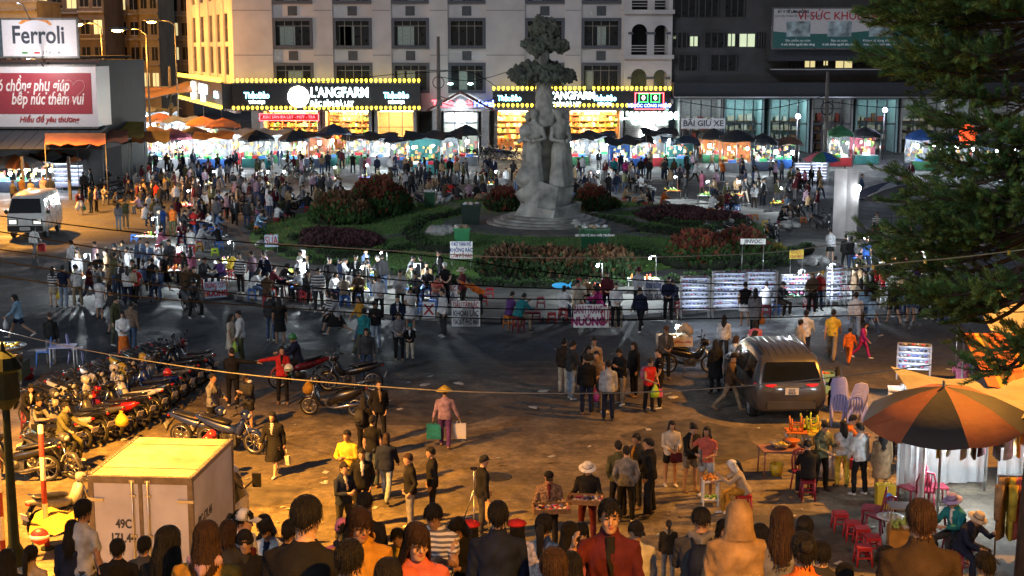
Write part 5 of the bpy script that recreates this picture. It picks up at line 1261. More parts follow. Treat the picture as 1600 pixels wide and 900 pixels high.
for i,(px,py,rot,kd,cl,lb)in enumerate(((148,308,-80,'under','black','dark motorbike parked behind the white minivan'),(172,303,-75,'under','grey','grey motorbike second behind the minivan'),(196,300,-85,'under','black','dark motorbike third behind the minivan'),(215,312,70,'under','grey','bicycle like motorbike beside the couple walking away'),(460,276,-80,'scoot','grey','grey scooter on the far road left of the fruit stalls'),(478,280,100,'under','black','black motorbike on the far road beside the grey scooter'),(745,248,95,'under','black','first motorbike of the row before the hotel porch'),(757,247,95,'under','black','second motorbike of the row before the hotel porch'),(768,246,95,'under','grey','third motorbike of the row before the hotel porch'),(779,247,95,'under','black','fourth motorbike of the row before the hotel porch'),(790,248,95,'under','blue','fifth motorbike of the row before the hotel porch'),(799,250,95,'under','black','sixth motorbike of the row before the hotel porch'),(1245,345,20,'under','black','black motorbike left of the white board'),(1285,362,30,'scoot','grey','grey scooter right against the white board'),(1208,380,10,'scoot','black','dark scooter on the lawn by the yellow plant'),(1128,374,80,'scoot','silver','silver scooter lying low behind the right red hedge'),(1155,376,70,'under','black','black motorbike behind the right red hedge'),(660,326,40,'scoot','black','dark scooter left of the green bin'),(695,326,-30,'scoot','white','white scooter right of the green bin'),(1215,215,60,'under','black','motorbike in the teal shop doorway'),(1240,214,60,'under','grey','second motorbike in the teal shop doorway'),(1262,216,60,'under','black','motorbike beside the right utility pole'),(1345,230,60,'under','black','motorbike under the violet tube lamp'),(635,292,30,'under','grey','grey motorbike parked behind the tall red shrub'))):
 bike(px,py,rot,kd,cl,lb,group='motorbikes across the square')
# MARKET STALLS AND PROPS
CL={k:mat('tarp '+k,c,.75,0,.25,1.5,.3,8)for k,c in dict(black=(.018,.02,.026),navy=(.02,.03,.06),grey=(.12,.125,.13),white=(.24,.25,.27),orange=(.45,.13,.03),rust=(.30,.09,.035),blue=(.02,.09,.32),pink=(.42,.10,.14),brown=(.12,.06,.04),teal=(.03,.16,.16),green=(.03,.14,.06),yellow=(.5,.32,.04),red=(.35,.02,.025),cream=(.27,.25,.21)).items()}
PL={k:mat('plastic '+k,c,.42,0,.08)for k,c in dict(red=(.42,.02,.025),darkred=(.20,.012,.03),blue=(.06,.18,.55),white=(.62,.62,.64),lavender=(.34,.34,.62),orange=(.55,.16,.02),yellow=(.6,.42,.03),green=(.03,.26,.10),lime=(.35,.5,.03),darkgreen=(.012,.085,.035),pink=(.5,.1,.25),clear=(.5,.5,.52),purple=(.2,.03,.28)).items()}
FR=[mat('fruit %d'%i,c,.5,0,.25,8)for i,c in enumerate([(.55,.2,.02),(.6,.42,.04),(.4,.03,.02),(.12,.3,.04),(.35,.45,.1),(.55,.5,.35),(.15,.02,.08),(.5,.1,.02)])]
FRN=['orange','yellow','red','green','pale green','cream','purple','rust orange']
FL=mat('metal table',(.30,.31,.32),.4,.6,.2)
def heap(n_=26,w_=.5,d_=.36,h_=.16,r_=.045,z=0.0,m=0,rs=rnd):
 b=MB()
 for i in range(n_):
  x,y=rs.uniform(-.5,.5),rs.uniform(-.5,.5); q=max(0,1-2*max(abs(x),abs(y)))
  b.ell((x*w_,y*d_,z+h_*q*rs.uniform(.6,1)+r_*.4),(r_,r_,r_),6,4,m)
 return b
_crates={}
def crate(loc,rz,f,where):
 if f not in _crates:
  b=MB(); w_,d_,h_=.56,.4,.22
  b.bbox(-w_/2,w_/2,-d_/2,d_/2,0,.03); b.bbox(-w_/2,w_/2,-d_/2,-d_/2+.02,.03,h_); b.bbox(-w_/2,w_/2,d_/2-.02,d_/2,.03,h_); b.bbox(-w_/2,-w_/2+.02,-d_/2+.02,d_/2-.02,.03,h_); b.bbox(w_/2-.02,w_/2,-d_/2+.02,d_/2-.02,.03,h_)
  _crates[f]=(b.mesh('box',[[PL['white'],PL['green'],PL['red'],PL['blue']][f%4]]),heap(z=.12).mesh('fruit_heap',[FR[f]]))
 t=thing('fruit_crate','crate of '+FRN[f]+' fruit '+' '.join(where.split()[:9]),'crate',loc,rz,'fruit crates on the stalls')
 link('box',_crates[f][0],t); link('fruit_heap',_crates[f][1],t)['kind']='stuff'
 return t
_lampm={}
def lampbulb(par,loc,watt,rgb=WHITE_L,r_=.07,m_=None,cord=.35):
 k=(r_,m_ or 'w')
 if k not in _lampm:
  b=MB(); b.ell((0,0,0),(r_,r_,r_*1.25),10,6,0); b.tube([(0,0,r_*1.1),(0,0,r_*2.0)],r_*.5,8,1); b.tube([(0,0,r_*2),(0,0,r_*2+cord)],.006,4,1)
  _lampm[k]=b.mesh('hanging_lamp',[m_ or E_bulb,M_black])
 o=link('hanging_lamp',_lampm[k],par,loc)
 if watt:point('lamp_light',(0,0,-r_*1.4),watt,rgb,o,r_*.8)
 return o
def canopy(kind,w_,d_,h_,m_,rs):
 b=MB(); n_=9
 if kind=='tarp':
  rows_=[]
  for i in range(n_+1):
   u=i/n_; rows_.append([(-w_/2-.3+(w_+.6)*u,-d_/2-.5+(d_+1.0)*v_,h_+.35*(v_-.35)-.22*math.sin(math.pi*u)*math.sin(math.pi*v_)+.10*math.sin(u*9+v_*5+w_)*(1 if v_ in(0,1)else .4)+.05*rs.uniform(-1,1))for v_ in[k/5 for k in range(6)]])
  b.loft(rows_,0,False,True,False); lo=[[(x,y,z-.03)for x,y,z in r_]for r_ in rows_]; b.loft(lo,0,False,True,False)
 else:
  r_=max(w_,d_)*.62; n2=10
  pr=[(r_,h_-.1),(r_*.72,h_+.20),(r_*.35,h_+.42),(.02,h_+.6)]
  b.lathe(pr,n2,0,smooth=False,cap=False); b.lathe([(a,z-.03)for a,z in pr],n2,0,smooth=False,cap=False)
  b.loft([[(r_*math.cos(2*math.pi*j/n2),r_*math.sin(2*math.pi*j/n2),h_-.1-q*(1+.3*math.sin(j*2.1)))for j in range(n2+1)]for q in(0,.16)],0,False,False,False)
 return b
def stall(label,px,py,w_=2.8,d_=1.6,h_=2.3,can='tarp',col='black',back=None,lamps=2,watt=60,crates=4,skirt='teal',rz=0,goods=True,where=None,table=.75,rgb=WHITE_L,z=0.0,group='market stalls'):
 rs=random.Random(int(px*7+py*13))
 if group=='market stalls along the far road':py+=rs.uniform(-10,5); w_*=rs.uniform(.8,1.3); h_+=rs.uniform(-.35,.3); watt*=rs.choice((.35,.7,1.2,1.7)); crates=min(crates,rs.choice((1,2,3)))
 v=at(px,py,z); t=thing('market_stall',label,'market stall',v,R(rz),group)
 for sx in(-1,1):
  for sy in(-1,1):MB().tube([(sx*w_/2,sy*d_/2,0),(sx*w_/2,sy*d_/2,h_+.1*sy)],.025,6).build('pole',M_steel,t,fix=False)
 c=canopy(can,w_,d_,h_,None,rs).build('canopy',CL[col],t,fix=False)
 if can=='umbrella':MB().tube([(0,0,0),(0,0,h_+.5)],.03,6).build('pole',M_steel,t,fix=False)
 if table:
  MB().bbox(-w_/2+.1,w_/2-.1,-d_/2+.05,d_/2-.3,table-.05,table).build('table_top',FL,t)
  b=MB(); n_=14
  b.loft([[(-w_/2+.1+(w_-.2)*i/n_,-d_/2+.03-.03*math.sin(i*2.4)*k_,zz)for i in range(n_+1)]for zz,k_ in((table-.01,0),(.35,.7),(.05,1))],0,False,True,False); b.build('table_skirt',CL[skirt],t,fix=False)
 if back:
  b=MB(); b.loft([[(-w_/2+w_*i/8,d_/2+.04*math.sin(i*2),zz)for i in range(9)]for zz in(.3,1.2,h_+.05)],0,False,True,False); b.build('back_sheet',CL[back],t,fix=False)
 if goods:
  b=MB()
  for i in range(int(w_*9)):
   x=-w_/2+.2+rs.random()*(w_-.4); zz=table+.15+rs.random()*1.1; b.box((x,d_/2-.25-.15*rs.random(),zz),(.1+.2*rs.random(),.1,.12+.22*rs.random()),rs.randrange(8),taper=.8)
  b.build('hanging_goods',M_goods,t)['kind']='stuff'
 for i in range(lamps):lampbulb(t,(-w_/2+w_*(i+.5)/lamps+rs.uniform(-.15,.15),-d_*.55+rs.uniform(-.15,.1),h_-.5-rs.uniform(0,.3)),watt,rgb,rs.choice((.08,.11,.14)))
 for i in range(crates):
  x=-w_/2+.4+(w_-.8)*(i+.5)/crates; q=Matrix.Rotation(R(rz),3,'Z')@Vector((x,-d_/2+.3,table+.002))
  crate(v+q,R(rz),rs.randrange(8),'on the '+(where or label))
 return t
LS=36
SK=['teal','green','white','navy','blue','red']
row=[(402,262,'umbrella','black','white','first stall of the far left fruit row under a black umbrella',2),(432,264,'tarp','white','white','second stall of the far fruit row with pale tarpaulin',2),(460,258,'umbrella','black',None,'far fruit stall under the peaked black umbrella',2),(492,262,'tarp','black','rust','far stall with thatch brown back below the neon sign',2),(522,258,'umbrella','navy',None,'far stall under a small navy umbrella',1),(562,266,'tarp','black','white','far fruit stall left end of the long black tarpaulin',2),(596,266,'tarp','black','white','far fruit stall second under the long black tarpaulin',2),(630,267,'tarp','navy','white','far fruit stall third under the long dark tarpaulin',2),(664,267,'tarp','black','teal','far fruit stall fourth under the long black tarpaulin',2),(698,266,'tarp','black','white','far fruit stall fifth under the long black tarpaulin',2),(728,262,'umbrella','black',None,'far stall nearest the hotel porch under a black umbrella',1)]
for i,(px,py,cn,col,bk,lb,n_)in enumerate(row):stall(lb,px,py,2.0,1.6,2.55,cn,col,bk,n_,LS,3,SK[i%4],where=lb.replace('far ','').split(' under')[0].split(' with')[0],group='market stalls along the far road')
row=[(903,262,'tarp','black','white','first far stall right of the statue with white sheet',2),(938,262,'tarp','navy','white','second far stall right of the statue',2),(968,262,'tarp','black','blue','third far stall right of the statue with blue sheet',1),(998,262,'tarp','black','white','fourth far stall right of the statue',2),(1030,262,'tarp','black','white','fifth far stall right of the statue',2),(1062,262,'tarp','navy','teal','sixth far stall right of the statue',1),(1114,264,'umbrella','black','orange','far stall with orange back sheet under a black umbrella',2),(1150,264,'umbrella','black','orange','second far stall with orange back sheet',2),(1190,262,'umbrella','black',None,'far stall under a wide black umbrella left of the toy stall',1),(1222,268,'tarp','brown','navy','far toy stall under a yellow brown tarpaulin',2),(1310,262,'umbrella','green','grey','far stall under a dark green umbrella behind the pole',2),(1350,260,'umbrella','black','pink','far stall under a black umbrella with pink trim',1),(1440,262,'umbrella','blue','white','far stall under the bright blue umbrella behind the conifer',2),(1500,268,'tarp','blue','white','far stall under blue tarpaulin at the right edge',2),(1560,272,'tarp','white','navy','last far stall at the right edge',2)]
for i,(px,py,cn,col,bk,lb,n_)in enumerate(row):stall(lb,px,py,2.0,1.6,2.4,cn,col,bk,n_,LS,3 if i<6 else 2,SK[(i+1)%6],where=lb.split(' under')[0].split(' with')[0].replace('far ',''),group='market stalls along the far road')
row=[(210,262,'umbrella','rust',None,'front orange umbrella stall of the left market street'),(240,256,'umbrella','orange','white','second orange umbrella stall of the left market street'),(272,262,'umbrella','pink',None,'pink umbrella stall of the left market street'),(305,258,'umbrella','brown','white','brown umbrella stall of the left market street'),(335,262,'tarp','orange','white','orange tarpaulin stall at the hotel corner'),(370,256,'tarp','white','white','pale tarpaulin stall at the hotel corner'),(185,240,'tarp','orange','white','orange tarpaulin stall against the market hall'),(220,228,'tarp','brown','white','brown tarpaulin stall deep in the left street'),(252,226,'umbrella','rust','white','rust umbrella stall deep in the left street'),(285,228,'tarp','grey','white','grey tarpaulin stall deep in the left street'),(318,234,'umbrella','orange','white','orange umbrella stall deep in the left street'),(350,238,'umbrella','rust',None,'rust umbrella stall by the hotel wing'),(190,214,'tarp','brown','white','brown tarpaulin stall at the far end of the left street'),(222,208,'tarp','white','white','white tarpaulin stall at the far end of the left street'),(258,208,'tarp','grey','white','grey tarpaulin stall at the far end of the left street')]
for i,(px,py,cn,col,bk,lb)in enumerate(row):stall(lb,px,py,2.6,1.8,2.5,cn,col,bk,2,110,2,SK[i%6],rz=rnd.uniform(-12,12),where=lb.replace(' of the left market street',''),group='stalls of the left market street')
t=thing('street_tarpaulin','large sagging brown tarpaulin stretched over the left market street','tarpaulin',(*at(230,215).xy,0)); b=MB()
b.loft([[(-7+14*i/10,-4+9*j/6,5.0+.8*math.sin(i*.9)*.5+.5*math.cos(j*1.1+i*.4)+.15*rnd.uniform(-1,1))for i in range(11)]for j in range(7)],0,False,True,False); b.build('sheet',CL['brown'],t,fix=False)
for x in(-6.9,6.9):
 for y in(-3.9,4.9):MB().tube([(x,y,0),(x,y,5.3)],.05,6).build('pole',M_pole,t)
E_vio=emat('violet blue lamp',(.45,.55,1.0),10,False)
stall('lit snack stall under the orange and white umbrella at far left',25,300,3.0,1.4,2.0,'tarp','black',None,3,60,2,'navy',goods=True)
stall('lit drinks stall behind the minivan',75,296,2.4,1.4,2.0,'tarp','black',None,2,60,0,'navy')
def awn(label,px0,py0,px1,py1,Y0,Y1,m_,cat='awning'):
 a,b_,c,d=atY(px0,py0,Y1),atY(px1,py0,Y1),atY(px1,py1,Y0),atY(px0,py1,Y0); t=thing('awning',label,cat,((a.x+b_.x)/2,Y1,0),0,'awnings along the market hall'); o_=Vector(t.location); bb=MB(); n_=8
 g_=[]
 for i in range(n_+1):
  u=i/n_; g_.append([tuple(a.lerp(b_,u).lerp(d.lerp(c,u),v_)-o_+Vector((0,0,.08*math.sin(u*20)*v_-.12*math.sin(math.pi*v_))))for v_ in(0,.33,.66,1)])
 bb.loft(g_,0,False,True,False); bb.loft([[(x,y,z-.03)for x,y,z in r_]for r_ in g_],0,False,True,False); bb.build('sheet',m_,t,fix=False)
 for p in(c,d):q=p-o_; MB().tube([(q.x,q.y,0),tuple(q)],.03,6).build('post',M_pole,t)
awn('orange awning right of the market hall corner',70,208,165,226,85,90,CL['orange']); awn('salmon awning beside the orange one',120,203,200,222,90,95,CL['rust']); awn('yellow orange awning with dark edge at the market hall corner',160,190,225,215,94,99,CL['yellow']); awn('orange awning further along the market street',205,205,265,222,96,101,CL['orange'])
def umbrella(label,loc,r_,h_,mats_,n_=8,drop=.45,tilt=(0,0),panels=True,cat='umbrella',pole=True,flap=.12,name='market_umbrella'):
 t=thing(name,label,cat,loc); M_=Matrix.Translation((0,0,h_))@Matrix.Rotation(R(tilt[0]),4,'X')@Matrix.Rotation(R(tilt[1]),4,'Y'); prev=None
 for j in range(n_):
  a0,a1=2*math.pi*j/n_,2*math.pi*(j+1)/n_; b=MB(); rows_=[]
  for q,dz in((.02,0),(.3,-drop*.16),(.62,-drop*.45),(1.0,-drop)):
   rows_.append([(r_*q*math.cos(a)*(1-.05*q*math.sin(math.pi*k/4)),r_*q*math.sin(a)*(1-.05*q*math.sin(math.pi*k/4)),dz-.05*q*math.sin(math.pi*k/4))for k,a in[(k,a0+(a1-a0)*k/4)for k in range(5)]])
  rows_.append([(x*1.005,y*1.005,z-flap*(1+.25*math.sin(j+k_)))for k_,(x,y,z)in enumerate(rows_[-1])])
  b.loft(rows_,0,False,True,False); b.loft([[(x*.99,y*.99,z-.012)for x,y,z in r2]for r2 in rows_],0,False,True,False); b.move(M_); b.build('panel',mats_[j%len(mats_)],t,fix=False)
 if pole:MB().tube([(0,0,0),tuple(M_@Vector((0,0,.12)))],.028,8).build('pole',M_steel,t)
 b=MB()
 for j in range(n_):a=2*math.pi*j/n_; b.tube([(0,0,-drop*.6),(r_*.55*math.cos(a),r_*.55*math.sin(a),-drop*.42)],.008,4); b.tube([(0,0,-.03),(r_*.98*math.cos(a),r_*.98*math.sin(a),-drop-.02)],.008,4)
 b.move(M_); b.build('ribs',M_steel,t)
 return t
umbrella('orange and white umbrella above the far left snack stall',at(30,302)+Vector((0,-.4,0)),1.9,2.55,[CL['orange'],CL['white']],drop=.6)
umbrella('orange and white umbrella with printed edge beside the market hall',at(85,292),1.9,2.5,[CL['white'],CL['orange']],drop=.6)
umbrella('rainbow umbrella above the lit sunglasses rack',at(1283,290),1.25,2.35,[CL['pink'],CL['green'],CL['blue'],CL['yellow']],drop=.5)
umbrella('black and white umbrella right of the white board',at(1420,372),2.2,2.7,[CL['black'],CL['black'],CL['grey'],CL['navy'],CL['white']],10,drop=.7)
umbrella('blue and white umbrella overlapping the black and white one',at(1392,362),1.9,2.6,[CL['navy'],CL['white']],8,drop=.6)
umbrella('cyan beach umbrella lying low by the left stalls',at(318,258),.9,1.2,[CL['blue'],CL['white'],CL['teal']],9,drop=.35)
E_led=emat('cool led strip',(.72,.82,1.0),3.0,False)
GL=[mat('small ware %d'%i,c,.3,0,.2)for i,c in enumerate([(.02,.02,.02),(.4,.05,.1),(.1,.1,.3),(.5,.45,.4),(.05,.05,.06),(.3,.3,.32)])]
def rack(label,px,py,w_,h_,rows_=8,z=.125,rz=0,watt=7,tilt=0,loc=None):
 v=Vector(loc)if loc is not None else at(px,py,z); t=thing('display_rack',label,'display rack',v,R(rz),'lit display racks'); rs=random.Random(int(px))
 f=MB()
 for sx in(-1,1):f.bbox(sx*w_/2-.02,sx*w_/2+.02,-.02,.02,0,h_); f.bbox(sx*w_/2-.02,sx*w_/2+.02,.3,.34,0,h_)
 f.build('frame',M_steel,t); MB().bbox(-w_/2+.02,w_/2-.02,.34,.36,.3,h_).build('back_panel',mat('rack back',(.28,.30,.36),.5),t)
 for i in range(rows_):
  z=.32+(h_-.35)*i/(rows_-1); s_=MB().bbox(-w_/2+.02,w_/2-.02,.02,.34,z-.02,z).build('shelf',FL,t)
  if i:MB().bbox(-w_/2+.04,w_/2-.04,.28,.32,z-.05,z-.022).build('led_strip',E_led,s_)
  g_=MB(); x=-w_/2+.08
  while x<w_/2-.08:g_.ell((x,.12+.08*rs.random(),z+.03),(.05,.05,.028),6,4,rs.randrange(6)); x+=.09+.05*rs.random()
  o=g_.build('small_wares',GL,s_,fix=False); o['kind']='stuff'
 for zz in(.35,.7):point('rack_light',(0,-.28,h_*zz),watt,(.72,.82,1.0),t,.25)
 return t
rack('lit sunglasses rack left of the three racks on the front pavement',1086,498,.95,1.45)
rack('second lit rack on the front pavement',1140,497,1.15,1.6,9)
rack('third lit rack on the front pavement',1188,495,1.1,1.6,9)
rack('lit rack right of the yellow notice',1310,482,.6,1.5,9,rz=20)
rack('low lit rack behind the seated sellers',1248,478,1.2,1.1,6)
rack('tall lit sunglasses rack under the rainbow umbrella',1280,290,1.15,2.0,9,z=0,watt=14)
rack('lit rack of blue lamps beside the far toy stall',1255,288,1.2,1.5,7,z=0,watt=12)
rack('blue lit showcase behind the minivan',95,300,1.0,1.9,6,z=0,watt=12); rack('second blue lit showcase behind the minivan',118,298,.9,1.7,6,z=0,watt=12)
def stool_mb(h_=.30,w_=.27):
 b=MB(); b.box((0,0,h_-.02),(w_,w_,.04)); b.box((0,0,h_-.055),(w_*.96,w_*.96,.03))
 for sx in(-1,1):
  for sy in(-1,1):b.tube([(sx*w_*.42,sy*w_*.42,h_-.03),(sx*w_*.52,sy*w_*.52,0)],[.026,.02],5)
 for s_ in(-1,1):b.box((0,s_*w_*.47,h_*.45),(w_*.9,.015,.03)); b.box((s_*w_*.47,0,h_*.45),(.015,w_*.9,.03))
 return b
_stool={}
def stool(loc,col,label,h_=.30,rz=0,group='low plastic stools'):
 k=(round(h_,2),col)
 if k not in _stool:_stool[k]=stool_mb(h_).mesh('plastic_stool',[PL[col]])
 o=link('plastic_stool',_stool[k],None,loc,rz); return tag(o,label,'stool',group)
def chair_parts(col):
 b=MB(); b.box((0,0,.42),(.40,.40,.03))
 l_=[]
 for sx in(-1,1):
  l_.append(MB().tube([(sx*.17,-.17,.41),(sx*.20,-.20,0)],.02,6)); l_.append(MB().tube([(sx*.17,.17,.41),(sx*.20,.23,0)],.02,6))
 k=MB(); k.tube([(-.18,.18,.42),(-.19,.22,.66),(-.14,.25,.83),(0,.26,.87),(.14,.25,.83),(.19,.22,.66),(.18,.18,.42)],.022,6)
 for x in(-.10,-.035,.035,.10):k.tube([(x,.19,.43),(x*1.05,.25,.85)],.016,5)
 return b.mesh('seat',[PL[col]]),[q.mesh('leg',[PL[col]])for q in l_],k.mesh('backrest',[PL[col]])
_ch={}
def chair(loc,rz,col,label,group='plastic chairs'):
 if col not in _ch:_ch[col]=chair_parts(col)
 t=thing('plastic_chair',label,'chair',loc,R(rz),group); s_,l_,k=_ch[col]; link('seat',s_,t); link('backrest',k,t)
 for q in l_:link('leg',q,t)
 return t
def table(loc,w_,d_,h_,m_,label,rz=0,name='folding_table',legm=None):
 t=thing(name,label,'table',loc,R(rz)); MB().bbox(-w_/2,w_/2,-d_/2,d_/2,h_-.03,h_).build('table_top',m_,t)
 for sx in(-1,1):
  for sy in(-1,1):MB().tube([(sx*(w_/2-.04),sy*(d_/2-.04),h_-.03),(sx*(w_/2-.03),sy*(d_/2-.03),0)],.018,6).build('leg',legm or m_,t)
 return t
def sign(px,py,w_,h_,lines,label,m_=M_white,z=.125,legs=.0,tm=None,rz=0,name='sign_board',tilt=-8,colors=None):
 v=at(px,py,z); t=thing(name,label,'sign',v,R(rz)); t.rotation_euler=(R(tilt),0,R(rz))
 MB().bbox(-w_/2,w_/2,0,.02,legs,legs+h_).build('panel',m_,t)
 sz=h_/len(lines)*.92
 for i,s_ in enumerate(lines):
  zz=legs+h_*(1-(i+.5)/len(lines)); text(s_,sz,(colors[i]if colors else tm)or M_rtx,t,(0,-.006,zz),bold=sz*.02,extrude=.003,sx=min(1.0,w_*.92/(.60*sz*len(s_))))
 if legs:
  for sx in(-1,1):MB().tube([(sx*w_*.42,.01,0),(sx*w_*.42,.01,legs)],.012,5).build('leg',M_steel,t)
 return t
M_bluetx=mat('blue print',(.02,.05,.25),.6)
sign(728,510,.95,.85,['DÂU TÂY LẮC','KHOAI LẮC','YAOUT PHÔ MAI'],'white placard listing shaken strawberries on the kerb',colors=[M_rtx,M_btx,M_btx])
sign(919,512,.98,.78,['BÁNH TRÁNG','NƯỚNG'],'white placard with purple red grilled rice paper lettering',colors=[mat('purple red print',(.28,.02,.12),.6)]*2)
sign(948,512,.42,.70,['SỮA'],'small white placard with tall red letters',colors=[M_rtx]); sign(962,512,.46,.72,['SỮA ĐẬU NÀNH','SỮA BẮP','ĐẬU XANH','ĐẬU ĐỎ'],'cream drinks price placard beside the tall red letters',mat('cream placard',(.55,.45,.33),.6),colors=[M_btx]*4)
sign(721,425,.92,.72,['VÌ MỘT THÀNH PHỐ','KHÔNG RÁC','CẤM ĐỔ RÁC'],'white no litter notice on thin legs at the hedge',legs=.55,z=.2,colors=[M_bluetx,M_bluetx,M_rtx],tilt=0)
sign(670,497,.42,.55,['X'],'white placard with a red cross by the blue stools'); sign(695,478,.9,.75,['DÂU LẮC','BÒ BÍA','SỮA CHUA'],'white menu board behind the man in white shirt',colors=[M_rtx,M_btx,M_rtx])
sign(338,465,.8,.62,['TRỨNG CÚT','NƯỚNG'],'tilted pale menu board left of the striped shirt',mat('pale blue board',(.4,.5,.6),.6),rz=25,tilt=-25)
sign(1021,483,.75,.75,['khoai nướng','bắp xào'],'white paper menu hanging on the snack cart',colors=[M_bluetx,M_btx],legs=.3)
sign(1243,448,.55,.35,['LUCC','KÍNH MÁT'],'yellow notice above the lit racks',mat('yellow notice',(.6,.45,.03),.6),legs=1.1,tilt=0); sign(1175,440,1.0,.22,['JINVOC'],'long pale name strip above the third rack',legs=1.5,tilt=0,tm=M_btx)
sign(1320,478,.5,.5,['GIÁ','20.000'],'small white price placard at the right pavement end',colors=[M_rtx,M_btx],legs=.25)
sign(234,415,.5,.6,['BÁNH','MÌ'],'small white sign on the lit table at left',mat('white lit card',(.6,.65,.65),.5),legs=.1,colors=[M_bluetx]*2)
sign(425,398,.6,.55,['SỮA'],'pale blue card sign at the left garden edge',mat('pale blue board',(.4,.5,.6),.6),legs=.35,rz=15)
v=at(1320,378,.1); t=thing('white_board','tall white double board standing at the right end of the roundabout','panel',(v.x,v.y,.1),R(-38))
t.scale=(.62,.62,1)
for sx,rz in((-1,8),(1,-8)):o=MB().bbox(0,sx*1.0,-.03,.03,.15,3.5).build('board',mat('weathered white board',(.5,.47,.47),.6,0,.3,1),t,(0,0,0),R(rz))
for x in(-.98,0,.98):MB().tube([(x,.05,0),(x,.05,3.5)],.03,6).build('post',M_steel,t)
lampbulb(t,(1.1,-.2,2.65),80,WHITE_L,.12)
def bin_(px,py,w_,h_,m_,label,z,txt=None,legs=False):
 v=at(px,py,z); t=thing('rubbish_bin',label,'bin',v,0,'green rubbish bins'); b=MB(); d_=w_*.8
 b.loft([[(x*w_/2*k_,y*d_/2*k_,zz)for x,y in((-1,-1),(1,-1),(1,1),(-1,1))]for zz,k_ in((.12,.82),(h_,1.0))],0,True,False); b.build('body',m_,t)
 b=MB(); b.bbox(-w_/2-.03,w_/2+.03,-d_/2-.03,-d_/2+.03,h_-.08,h_); b.bbox(-w_/2-.03,w_/2+.03,d_/2-.03,d_/2+.03,h_-.08,h_); b.bbox(-w_/2-.03,-w_/2+.03,-d_/2,d_/2,h_-.08,h_); b.bbox(w_/2-.03,w_/2+.03,-d_/2,d_/2,h_-.08,h_); b.build('rim',m_,t)
 for sx in(-1,1):
  for sy in(-1,1):MB().tube([(sx*w_*.38-.03,sy*d_*.34,.07),(sx*w_*.38+.03,sy*d_*.34,.07)],.07,10).build('wheel',M_tyre,t)
 g_=MB()
 for i in range(9):g_.ell((rnd.uniform(-.35,.35)*w_,rnd.uniform(-.35,.35)*d_,h_+.02),(.14,.12,.1),6,4,rnd.randrange(3),None,.5)
 g_.build('rubbish',[mat('rubbish bag',(.45,.45,.42),.5),mat('cardboard',(.3,.2,.11),.8),PL['white']],t,fix=False)['kind']='stuff'
 if txt:text(txt,.12,M_wtx,t,(0,-d_/2-.01,h_*.7),extrude=.003)
 return t
bin_(928,390,1.35,1.0,PL['darkgreen'],'wide dark green bin with white print right of the statue steps',.55,'GIỮ GÌN VỆ SINH MÔI TRƯỜNG')
bin_(736,353,1.0,1.1,mat('dark bin',(.01,.03,.022),.5),'dark green bin heaped with rubbish left of the statue',.5); bin_(722,388,.72,.95,PL['green'],'bright green bin behind the no litter notice',.4); bin_(672,330,.6,1.1,PL['darkgreen'],'tall green bin between the two scooters',.2)
M_food=FR
def lamp_table(px,py,label,w_=.9,col='blue',watt=28,z=.125,rgb=WHITE_L,h_=.5,food=True):
 v=at(px,py,z); m_=PL[col]if col in PL else FL; watt*=3.6; t=table(v,w_,.6,h_,m_,label,rnd.uniform(-12,12),'vendor_table',M_steel); t['group']='vendor tables round the garden'
 if food:
  b=heap(16,w_*.8,.4,.08,.05,h_); o=b.build('food',[FR[rnd.randrange(8)]],t); o['kind']='stuff'
  b=MB()
  for i in range(5):b.lathe([(.04,0),(.045,.12),(.02,.16),(.02,.2)],8,rnd.randrange(8),(rnd.uniform(-.4,.4)*w_,rnd.uniform(-.2,.2),h_))
  b.build('bottles',FR,t)['kind']='stuff'
 p=MB(); p.tube([(w_*.4,.2,h_),(w_*.4,.2,h_+.85),(w_*.2,.1,h_+.9)],.012,5); p.build('lamp_stand',M_steel,t); lampbulb(t,(w_*.2,.1,h_+.8),watt,rgb,.045,None,.05)
 return t
for a in((232,385,'brightly lit snack table at the left pavement corner',1.1,'white',60),(128,452,'lit snack tray by the people at the left kerb',.8,'white',30),(352,428,'lit snack table in front of the yellow stools',.9,'white',28),(462,446,'lit low table left of the striped walkers',.9,'white',34),(470,468,'lower lit tray by the kerb left of centre',.7,'blue',14),(588,448,'lit table with blue edge left of centre',1.0,'blue',34),(640,470,'blue lit table behind the woman in white dress',1.0,'blue',24),(560,474,'lit white table under the strings left of centre',.8,'white',22),(926,470,'violet lit drinks table behind the rice paper placard',.9,'purple',30),(1005,456,'lit snack cart table with round lamp',1.2,'white',46),(1240,482,'green trays table right of the racks',1.1,'green',20),(1290,470,'pale table at the right pavement end',.9,'white',26),(275,440,'lit table beside the black dress walker',.7,'white',30),(330,300,'lit low table at the garden left rear',.8,'white',30),(290,335,'lit low table in the seated crowd',.8,'red',26),(415,300,'lit low table behind the lawn left',.8,'white',22),(440,300,'second lit low table behind the lawn left',.8,'white',22),(520,292,'lit low table behind the red shrub',.8,'white',26),(570,288,'lit box table beside the tall red shrub',.8,'blue',26),(770,300,'lit low table behind the statue left',.9,'white',24),(930,300,'lit low table behind the statue right',.8,'white',22),(1050,310,'lit wooden table right of the statue',1.0,'orange',22),(1100,318,'lit low table before the far orange stall',.8,'white',22),(1150,318,'lit low table at the right rear of the garden',.9,'red',22),(1215,330,'lit low table left of the white bag',.8,'yellow',24),(1390,430,'lit low table behind the conifer',.9,'white',26),(1440,440,'second lit low table behind the conifer',.9,'white',26),(1345,420,'lit low table beside the white board',.8,'blue',22)):
 lamp_table(*a)
CART=thing('snack_box','cream snack box with red print riding on the black motorbike','snack box',at(1072,583)+Vector((-.35,.1,.82)))
